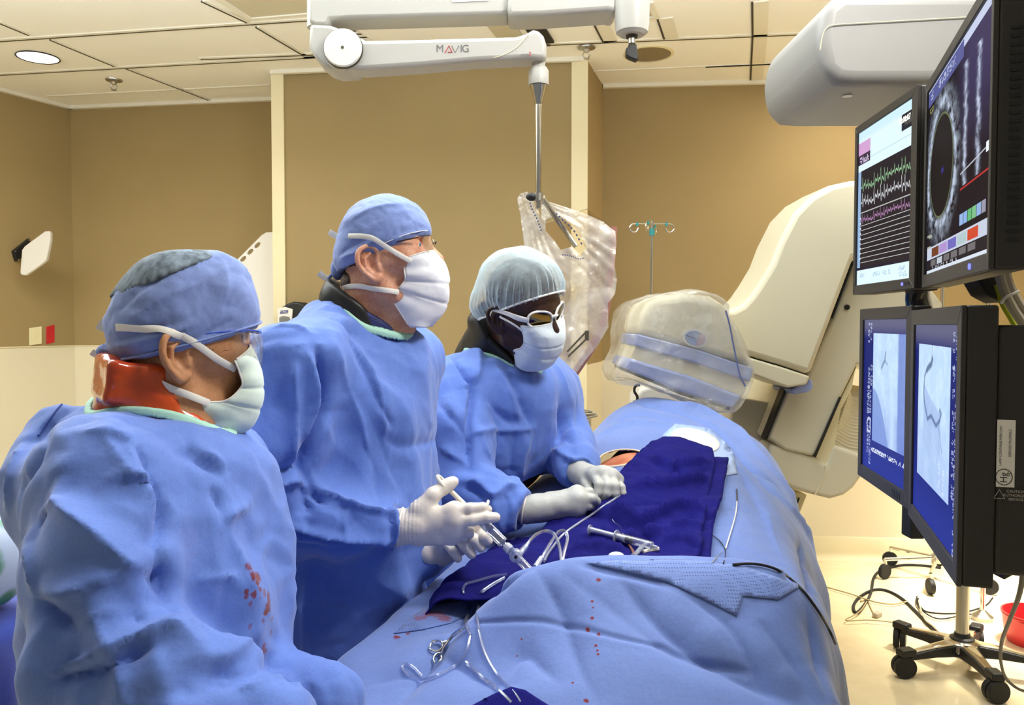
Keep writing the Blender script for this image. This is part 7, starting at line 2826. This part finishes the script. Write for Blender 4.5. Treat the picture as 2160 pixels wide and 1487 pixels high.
# ================================================================== man at the table in the hair net
def man_right():
    C = P(1098, 661, 2.0)
    s_ = 1.0
    R = frame(-40, -17, 15)
    W = L2W(C, R, s_)
    NB = P(1040, 765, 2.13)
    S_R, S_L = P(945, 822, 1.99), P(1152, 832, 2.28)
    E_R, W_R = P(985, 1035, 1.86), P(1090, 1074, 1.80)
    E_L, W_L = P(1196, 945, 2.16), P(1222, 996, 1.98)
    head = place(head_local, C, R, s_)
    neck = s_union(.02, s_cap(W(-.03, 0, -.03), NB, .058, .068), s_cap(W(.03, 0, -.08), NB + A(.04, -.03, .0), .036, .055))
    bc = P(1070, 900, 2.14)
    tc = A(bc[0], bc[1], 0)
    RB = frame(-41)
    z = lambda zz: A(bc[0] - min(.21, 1.2 * max(0, 1.12 - zz)), bc[1] + min(.07, .4 * max(0, 1.12 - zz)), zz)
    body = s_union(.03, head, neck, s_ell(z(1.20), (.11, .15, .18), RB), s_ell(z(.95), (.10, .14, .2), RB), s_cap(S_R + A(.02, .03, -.03), S_L + A(-.02, -.02, -.03), .05),
                   s_chain([S_R + A(0.01, .02, -.02), E_R, W_R], [.05, .04, .021], .02), s_chain([S_L, E_L, W_L], [.05, .04, .021], .02),
                    person_legs(tc + A(-.17, .06, 0), -41))
    lo, hi = A(-.46, 1.70, -.005), A(.36, 2.46, 1.75)
    dk = skin('dark_skin', '#2c1a14', '#4a2f25', .38)
    o = sdf_obj('person', body, lo, hi, .013, dk, None, fine=((C[0] - .15, C[0] + .15, .0030), (C[1] - .15, C[1] + .13, .0030), (C[2] - .16, C[2] + .17, .0030)))
    tag(o, 'man in hair net and white wraparound glasses bending over the patient', 'person')
    eyes(C, R, s_, o, M['iris'])
    # ---- gown
    chest = s_box(z(1.235), (.135, .19, .160), .11, RB)
    waist = s_box(z(.98), (.13, .18, .24), .11, RB)
    skirt = s_box(z(.70), (.145, .19, .33), .11, RB)
    cb = s_cap(NB + A(-.02, .01, -.050), NB + A(.05, -.045, -.088), .088, .08)
    tor = s_union(.06, chest, waist, skirt, cb, s_cap(S_R, S_L, .084))
    armR = s_union(.02, s_chain([S_R, (S_R + E_R) / 2 + A(-.01, -.01, 0), E_R], [.088, .084, .074], .03), s_chain([E_R, (E_R + W_R) / 2, W_R], [.072, .066, .050], .03))
    dv = unit(W_R - E_R)
    armR = s_int(armR, s_plane(W_R + dv * .018, dv), .006)
    armL = s_union(.02, s_chain([S_L, E_L], [.084, .068], .03), s_chain([E_L, W_L], [.066, .046], .02))
    dl = unit(W_L - E_L)
    armL = s_int(armL, s_plane(W_L + dl * .012, dl), .006)
    f = s_union(.026, tor, armR, armL)
    bz = lambda x, y: (860 + x * .3765, 640 + y * .3765)
    K = lambda *q: [bz(*a) for a in q]
    st = [
        (K((290, 300), (340, 420), (372, 490), (358, 640), (345, 800), (340, 930)), -.022, .022), (K((250, 300), (310, 440), (335, 520), (315, 700)), .012, .018),
        (K((410, 190), (400, 330), (380, 470)), .008, .016), (K((440, 320), (480, 290), (500, 310)), -.008, .012), (K((560, 390), (610, 520), (650, 620), (680, 700)), -.012, .022),
        (K((540, 420), (590, 560), (620, 680)), .009, .020), (K((350, 735), (450, 715), (560, 712), (680, 703)), .008, .012), (K((440, 560), (530, 650), (600, 690)), -.007, .014),
        (K((595, 720), (580, 850), (565, 1000)), -.008, .022), (K((680, 710), (640, 850), (610, 1000)), .007, .022), (K((740, 1010), (780, 965), (770, 920)), -.010, .014),
        (K((480, 350), (560, 480), (600, 560)), .006, .016), (K((200, 380), (240, 520), (260, 700)), .007, .016), (K((170, 560), (230, 640), (330, 740)), -.007, .014), (K((180, 800), (260, 860), (330, 900)), .007, .014),
        (K((330, 1000), (400, 1020), (480, 1080), (560, 1030), (620, 1030)), .010, .014), (K((480, 1080), (500, 1180), (560, 1280)), .009, .012), (K((540, 1060), (560, 1130), (560, 1200)), -.009, .012), (K((300, 1030), (380, 1060), (450, 1110)), -.008, .014),
        (K((820, 560), (850, 700), (860, 820)), -.012, .018), (K((880, 640), (930, 740), (980, 800)), .008, .016), (K((840, 830), (900, 870), (960, 880)), .008, .012), (K((900, 900), (960, 930), (1010, 900)), -.007, .010), (K((870, 760), (940, 800), (990, 790)), -.007, .012),
        (K((690, 340), (730, 400), (750, 330)), -.007, .014), (K((800, 330), (860, 430), (880, 520)), .006, .018), (K((410, 740), (430, 830), (460, 870)), .004, .007, 1),
    ]
    V0, F0 = sdf_mesh(f, lo - .05, hi + .05, .014, newton=0)
    bv0 = bvh_of(V0, F0)
    stains = []
    for x, y, r in ((695, 558, .006), (740, 552, .006), (748, 566, .004)):
        p, _ = cast(bv0, *bz(x, y))
        if p is not None: stains.append((p, r, 1))
    mg = cloth('spotted_gown', GOWN, stains=stains, stain_col='#2a1420')
    g = gown_obj(o, f, A(-.48, 1.66, .36), A(.38, 2.52, 1.55), .88, st, 150, mg, .006)
    gb = bvh_obj(g)
    # ---- right glove
    z5 = lambda x, y, Y: P(1080 + x * .1815, 950 + y * .1815, Y)
    wr = z5(300, 670, 1.80)
    mcp = [z5(760, 500, 1.80), z5(790, 570, 1.785), z5(760, 660, 1.785), z5(690, 740, 1.80)]
    fin = [[z5(900, 485, 1.805), z5(950, 540, 1.83), z5(960, 600, 1.85)], [z5(930, 560, 1.785), z5(975, 590, 1.81), z5(960, 630, 1.83)], [z5(880, 640, 1.785), z5(930, 660, 1.81), z5(910, 700, 1.83)], [z5(800, 725, 1.795), z5(860, 730, 1.82), z5(840, 750, 1.84)]]
    th = [z5(420, 560, 1.83), z5(640, 520, 1.85), z5(860, 540, 1.86), z5(960, 590, 1.86)]
    hs = s_union(.020, hand_sdf(wr, mcp, fin, th, .0105, .019), s_cap(z5(160, 690, 1.80), z5(330, 670, 1.80), .032, .028))
    lo_, hi_ = bounds([z5(160, 690, 1.8)] + mcp + th + sum(fin, []), .05)
    gl = sdf_obj('glove', hs, lo_, hi_, .003, M['glove_grey'], o, lambda V, N: .0008 * facet(V, .02, 17))
    q = [z5(150, 690, 1.80) + .0328 * (math.cos(a) * A(.15, 0, 1) + math.sin(a) * A(.2, 1, 0)) for a in np.linspace(0, 2 * math.pi, 40, endpoint=False)]
    MB().tube(q, .0022, 8, closed=True).build('cuff_roll', M['glove'], gl)
    # ---- left glove, fingers pointing down in a pinch
    wr = z5(840, 290, 1.95)
    mcp = [z5(960, 280, 1.905), z5(1060, 270, 1.895), z5(1150, 300, 1.895), z5(1215, 345, 1.905)]
    fin = [[z5(1010, 400, 1.86), z5(1000, 490, 1.855), z5(980, 555, 1.865)], [z5(1115, 410, 1.855), z5(1105, 500, 1.85), z5(1075, 575, 1.86)], [z5(1205, 420, 1.86), z5(1200, 500, 1.855), z5(1170, 570, 1.865)], [z5(1270, 430, 1.875), z5(1285, 500, 1.87), z5(1255, 555, 1.875)]]
    th = [z5(850, 330, 1.93), z5(870, 400, 1.91), z5(900, 470, 1.89), z5(960, 540, 1.88)]
    hs = s_union(.016, hand_sdf(wr, mcp, fin, th, .0108, .018), s_cap(z5(740, 230, 1.99), z5(850, 300, 1.945), .033, .028))
    lo_, hi_ = bounds([z5(740, 230, 1.99), wr] + mcp + th + sum(fin, []), .05)
    gl = sdf_obj('glove', hs, lo_, hi_, .003, M['glove_grey'], o, lambda V, N: .0008 * facet(V, .02, 19))
    cpt = z5(735, 225, 1.992)
    ax = unit(wr - cpt)
    a1 = unit(np.cross(ax, A(0, 0, 1)))
    a2 = np.cross(ax, a1)
    MB().tube([cpt + .034 * (math.cos(a) * a1 + math.sin(a) * a2) for a in np.linspace(0, 2 * math.pi, 40, endpoint=False)], .0026, 8, closed=True).build('cuff_roll', M['glove'], gl)
    # ---- short hair, then the see-through net over it
    ch = W(-.0, 0, .06)
    hair = s_int(s_grow(place(lambda p: s_ell((.0, 0, .05), (.092, .074, .087))(p), C, R, s_), .004), s_plane(W(0, 0, .03), -(R @ unit(A(-.55, 0, 1)))), .004)
    sdf_obj('hair', hair, ch - .16, ch + .16, .005, M['hair_dark'], o)
    nt = NT('hair_net_film')
    nz = nt.noise(26, 4, .6, dist=.6)
    tr = nt.n('ShaderNodeBsdfTransparent')
    df = nt.n('ShaderNodeBsdfDiffuse')
    df.inputs[0].default_value = lin('#cfe0e8')
    tl = nt.n('ShaderNodeBsdfTranslucent')
    tl.inputs[0].default_value = lin('#cfe0e8')
    m0 = nt.n('ShaderNodeMixShader')
    m0.inputs[0].default_value = .35
    nt.l(df.outputs[0], m0.inputs[1]).l(tl.outputs[0], m0.inputs[2])
    lw = nt.n('ShaderNodeLayerWeight')
    lw.inputs[0].default_value = .45
    fc = nt.math('ADD', nt.math('MULTIPLY', lw.outputs['Facing'], .75), nt.math('MULTIPLY', nz, .35), True)
    fc = nt.math('ADD', fc, .06, True)
    m1 = nt.n('ShaderNodeMixShader')
    nt.l(fc, m1.inputs[0]).l(tr.outputs[0], m1.inputs[1]).l(m0.outputs[0], m1.inputs[2]).l(m1.outputs[0], nt.out.inputs[0])
    net = s_union(.03, place(lambda p: s_ell((-.004, 0, .080), (.114, .099, .088))(p), C, R, s_), place(lambda p: s_ell((-.075, -.01, .018), (.055, .080, .060))(p), C, R, s_))
    nrm = R @ unit(A(-.62, .08, 1))
    netc = s_int(net, s_plane(W(.02, 0, .030), -nrm), .003)
    inner = s_sub(netc, s_grow(net, -.0025), 0)
    V, Fc = sdf_mesh(netc, ch - .17, ch + .17, .0034)
    # open underside: drop the flat cut so only the bag itself remains
    N = vnormals(V, Fc)
    hgt = (V - W(.02, 0, .030)) @ nrm
    q = (V - C) @ R
    ang = np.arctan2(q[:, 1], q[:, 0])
    gat = np.clip(1 - hgt / .075, 0, 1)
    D = (.0042 * np.sin(ang * 34 + 2 * np.sin(ang * 7)) + .002 * np.sin(ang * 71)) * gat + .004 * facet(V, .05, 161) + .0015 * facet(V, .02, 162)
    V = V + N * D[:, None]
    keep = hgt[Fc].max(1) > .0025
    nb_ = mk('hair_net', V, Fc[keep], nt.m, o)
    ring = []
    for a in np.linspace(-math.pi, math.pi, 72, endpoint=False):
        d = A(math.cos(a), math.sin(a), 0)
        for r_ in np.linspace(.16, .04, 150):
            x, y = d[0] * r_ - .01, d[1] * r_
            zz = .030 + .62 * (x - .02) - .08 * y
            w_ = W(x, y, zz + .002)
            if net(np.array([w_], np.float32))[0] < .001: break
        ring.append(w_)
    MB().tube(ring, .0026, 8, closed=True).build('elastic_edge', M['strap'], nb_)
    # ---- black collar
    ringc = s_int(s_union(.02, s_cap(W(-.045, 0, -.04), NB + A(-.01, .01, 0), .074, .084), s_cap(W(-.005, 0, -.10), NB + A(.060, -.055, -.005), .056, .070)), s_plane(W(-.04, 0, -.062), R @ unit(A(.75, .0, 1))), .008)
    full = s_union(.02, s_cap(W(-.045, 0, -.04), NB + A(-.01, .01, 0), .074, .084), s_cap(W(-.005, 0, -.10), NB + A(.060, -.055, -.005), .056, .070))
    band = lambda p: np.maximum(np.abs(f(p)) - .010, np.abs(full(p) - .004) - .0045)
    sdf_obj('collar_trim', band, NB - A(.17, .17, .14), NB + A(.19, .17, .14), .0032, M['mint'], g)
    cc = sdf_obj('thyroid_collar', ringc, NB - A(.2, .2, .1), NB + A(.22, .18, .16), .005, M['black'], o, lambda V, N: .002 * facet(V, .05, 171))
    padf = s_int(s_int(s_union(.02, s_cap(W(-.05, 0, -.035), NB + A(-.02, .015, 0), .078, .088), s_ell(W(-.105, -.015, -.04), (.034, .055, .028), R)), s_plane(W(-.04, 0, -.058), R @ unit(A(.78, 0, 1))), .006), s_plane(W(-.035, 0, -.09), R @ unit(A(1, 0, .25))), .006)
    sdf_obj('collar_pad', padf, NB - A(.24, .2, .1), NB + A(.16, .2, .2), .0045, M['black'], cc, lambda V, N: .002 * facet(V, .04, 173))
    # ---- mask
    side = [(.060, .064, .004), (.066, .063, -.018), (.070, .061, -.038), (.056, .060, -.060), (.034, .058, -.076), (.038, .048, -.118)]
    cen = [(.112, 0, .012), (.127, 0, -.016), (.128, 0, -.046), (.120, 0, -.080), (.104, 0, -.112), (.072, 0, -.130)]
    mo, G = mask_obj(C, R, s_, side, cen, M['mask_blue'], o, .0008, folds=3, seed=42)
    hb = bvh_obj(o)
    straps(mo, hb, [([(1056, 668), (1074, 677), (1092, 688), (1104, 698)], .003)], .006)
    # ---- white wraparound glasses with mirrored amber lenses
    wf = mat('white_glossy_frame', '#e4e3df', .18, coat=.5)
    ml = NT('mirrored_amber_lens')
    b = ml.bsdf(lin('#8f7a50'), .05, 1.0)
    for s in (-1, 1):
        n_ = unit(A(1, s * .42, -.05))
        u_ = unit(np.cross(A(0, 0, 1), n_)) * s
        v_ = unit(np.cross(n_, u_)) * s
        v_ = v_ * np.sign(v_[2])
        c0 = A(.094, s * .036, .022)
        pts = []
        for a in np.linspace(0, 2 * math.pi, 40, endpoint=False):
            cx, sy = math.cos(a), math.sin(a)
            rx, ry = .0330 * (abs(cx) ** .85) * np.sign(cx), .0210 * (abs(sy) ** .8) * np.sign(sy)
            pts.append(c0 + u_ * rx + v_ * (ry + .10 * rx))
        MB().tube([W(*q) for q in pts], .0036, 8, closed=True, flat=.8).build('glasses_rim', wf, o)
        dome = []
        lens = MB()
        Vv = [W(*(c0 + n_ * .003))]
        for k in (.5, 1.0):
            Vv += [W(*(c0 + (q - c0) * k + n_ * .003 * (1 - k * k))) for q in pts]
        Fv = [(0, 1 + i, 1 + (i + 1) % 40) for i in range(40)] + [(1 + i, 41 + i, 41 + (i + 1) % 40, 1 + (i + 1) % 40) for i in range(40)]
        lens.add(Vv, Fv)
        lens.build('glasses_lens', ml.m, o)
        tp = [W(.085, s * .066, .024), W(.06, s * .077, .026), W(.025, s * .0805, .028), W(-.012, s * .081, .024), W(-.03, s * .078, .010)]
        MB().tube(tp, [.0065, .0075, .0058, .0042, .003], 10, smooth=5, flat=.45, up=R @ A(0, 1, 0)).build('glasses_temple', wf, o)
    MB().tube([W(.108, -.010, .026), W(.113, 0, .029), W(.108, .010, .026)], .0038, 8, smooth=5).build('glasses_bridge', wf, o)
    return o


man_left()
man_middle()
man_right()


# ------------------------------------------------------------------ left edge: cloth and table standing in for a seated person
def left_edge():
    t = NT('floral_print')
    v = t.n('ShaderNodeTexVoronoi')
    v.inputs['Scale'].default_value = 16
    t.l(t.co, v.inputs['Vector'])
    rnd = t.n('ShaderNodeSeparateColor')
    t.l(v.outputs['Color'], rnd.inputs[0])
    col = t.ramp(rnd.outputs[0], [(.0, lin('#4f8f68')), (.34, lin('#7fae8e')), (.36, lin('#d8c23a')), (.55, lin('#c9b02e')), (.57, lin('#b07a9a')), (.8, lin('#a8bfd8'))])
    m = t.ramp(v.outputs['Distance'], [(.30, (1, 1, 1, 1)), (.5, (0, 0, 0, 1))])
    c = t.mix(m, lin('#bcc8d8'), col)
    t.bsdf(c, .8)
    f = s_union(.04, s_ell(P(-18, 1165, 1.42), (.055, .09, .075)), s_ell(P(-50, 1225, 1.45), (.07, .09, .06)))
    c0 = P(-25, 1180, 1.43)
    V, Fc = sdf_mesh(f, c0 - .2, c0 + .2, .008)
    V = V + vnormals(V, Fc) * (.006 * facet(V, .06, 201))[:, None]
    o = mk('printed_cloth', V, Fc, t.m)
    tag(o, 'white floral-print cloth with green and yellow flowers at the left edge, in place of a cap', 'cloth')
    base = ORG[o.name]
    x1, y0, y1, zt = P(62, 1300, 1.45)[0], 1.30, 1.62, base[2] - .001
    c = A(x1 - .24, (y0 + y1) / 2, 0)
    tb = thing('stand_in_table', 'small side table under a dark blue drape behind the man in profile, standing in for a seated gowned person', 'side table', c)
    MB().box(c + A(0, 0, zt - .04), (.40, .26, .03)).build('table_top', M['steel'], tb, bevel=.004)
    for sx in (-1, 1):
        for sy in (-1, 1):
            MB().tube([c + A(sx * .17, sy * .10, 0), c + A(sx * .17, sy * .10, zt - .05)], .012, 10).build('leg', M['steel'], tb)
    f = s_box(c + A(0, 0, zt - .36), (.24, .16, .36), .03)
    V, Fc = sdf_mesh(f, c + A(-.32, -.24, zt - .80), c + A(.32, .24, zt + .08), .010)
    N = vnormals(V, Fc)
    D = (.012 * facet(V * A(1, 1, .4), .12, 211) + .010 * np.sin((V[:, 0] + V[:, 1]) * 40)) * np.clip((zt - .03 - V[:, 2]) / .1, 0, 1)
    mk('drape_cover', V + N * D[:, None], Fc, cloth('dark_blue_drape', '#33459c'), tb)


left_edge()

# ------------------------------------------------------------------ lights and camera
def area(name, loc, size, power, color, rot=(0, 0, 0), spread=180):
    l = bpy.data.lights.new(name, 'AREA')
    l.shape = 'RECTANGLE'
    l.size, l.size_y = size
    l.energy = power
    l.color = color
    l.spread = math.radians(spread)
    o = bpy.data.objects.new(name, l)
    o.location = loc
    o.rotation_euler = rot
    COL.objects.link(o)
    return o


WARM = (1.0, .93, .80)
NEUT = (1.0, .97, .93)
lamp = area('overhead_lamp', (.95, 1.0, 2.86), (.4, .3), 34, NEUT)
lamp.rotation_euler = (Vector((-.1, 1.6, 1.1)) - Vector((.95, 1.0, 2.86))).to_track_quat('-Z', 'Y').to_euler()
area('ceiling_panel_back_left', (-2.4, 3.4, 2.95), (1.0, .6), 30, WARM)
area('added_fill_back_right', (2.02, 4.25, 2.95), (.36, .5), 20, WARM)  # added lamp, hidden behind the screen housing, to brighten the C-arm panel
area('exam_light', (2.9, 3.9, 2.6), (.4, .4), 55, WARM, spread=60)
area('added_ceiling_fill', (-1.4, 2.2, 2.56), (6, .8), 245, (.80, .90, 1.0), rot=(math.radians(180), 0, 0))  # added unseen upward fill that brightens the ceiling, no fixture there
w = bpy.data.worlds.new('room_ambient')
SC.world = w
w.use_nodes = True
bg = w.node_tree.nodes['Background']
bg.inputs[0].default_value = (1.0, .98, .95, 1)
bg.inputs[1].default_value = .22

cam = bpy.data.cameras.new('camera')
cam.sensor_width = 36
cam.lens = FPX / 2160 * 36
cam.clip_start = .05
co = bpy.data.objects.new('camera', cam)
co.location = EYE
co.rotation_euler = (math.radians(90) - PITCH, 0, 0)
COL.objects.link(co)
SC.camera = co
SC.view_settings.view_transform = 'Standard'
SC.view_settings.look = 'None'
SC.view_settings.gamma = 1
SC.view_settings.use_curve_mapping = False
SC.view_settings.exposure = -0.06

cy = SC.cycles
cy.max_bounces = 7
cy.diffuse_bounces = 4
cy.glossy_bounces = 3
cy.transmission_bounces = 4
cy.transparent_max_bounces = 10
cy.caustics_reflective = False
cy.caustics_refractive = False
cy.use_adaptive_sampling = True
cy.adaptive_threshold = .03
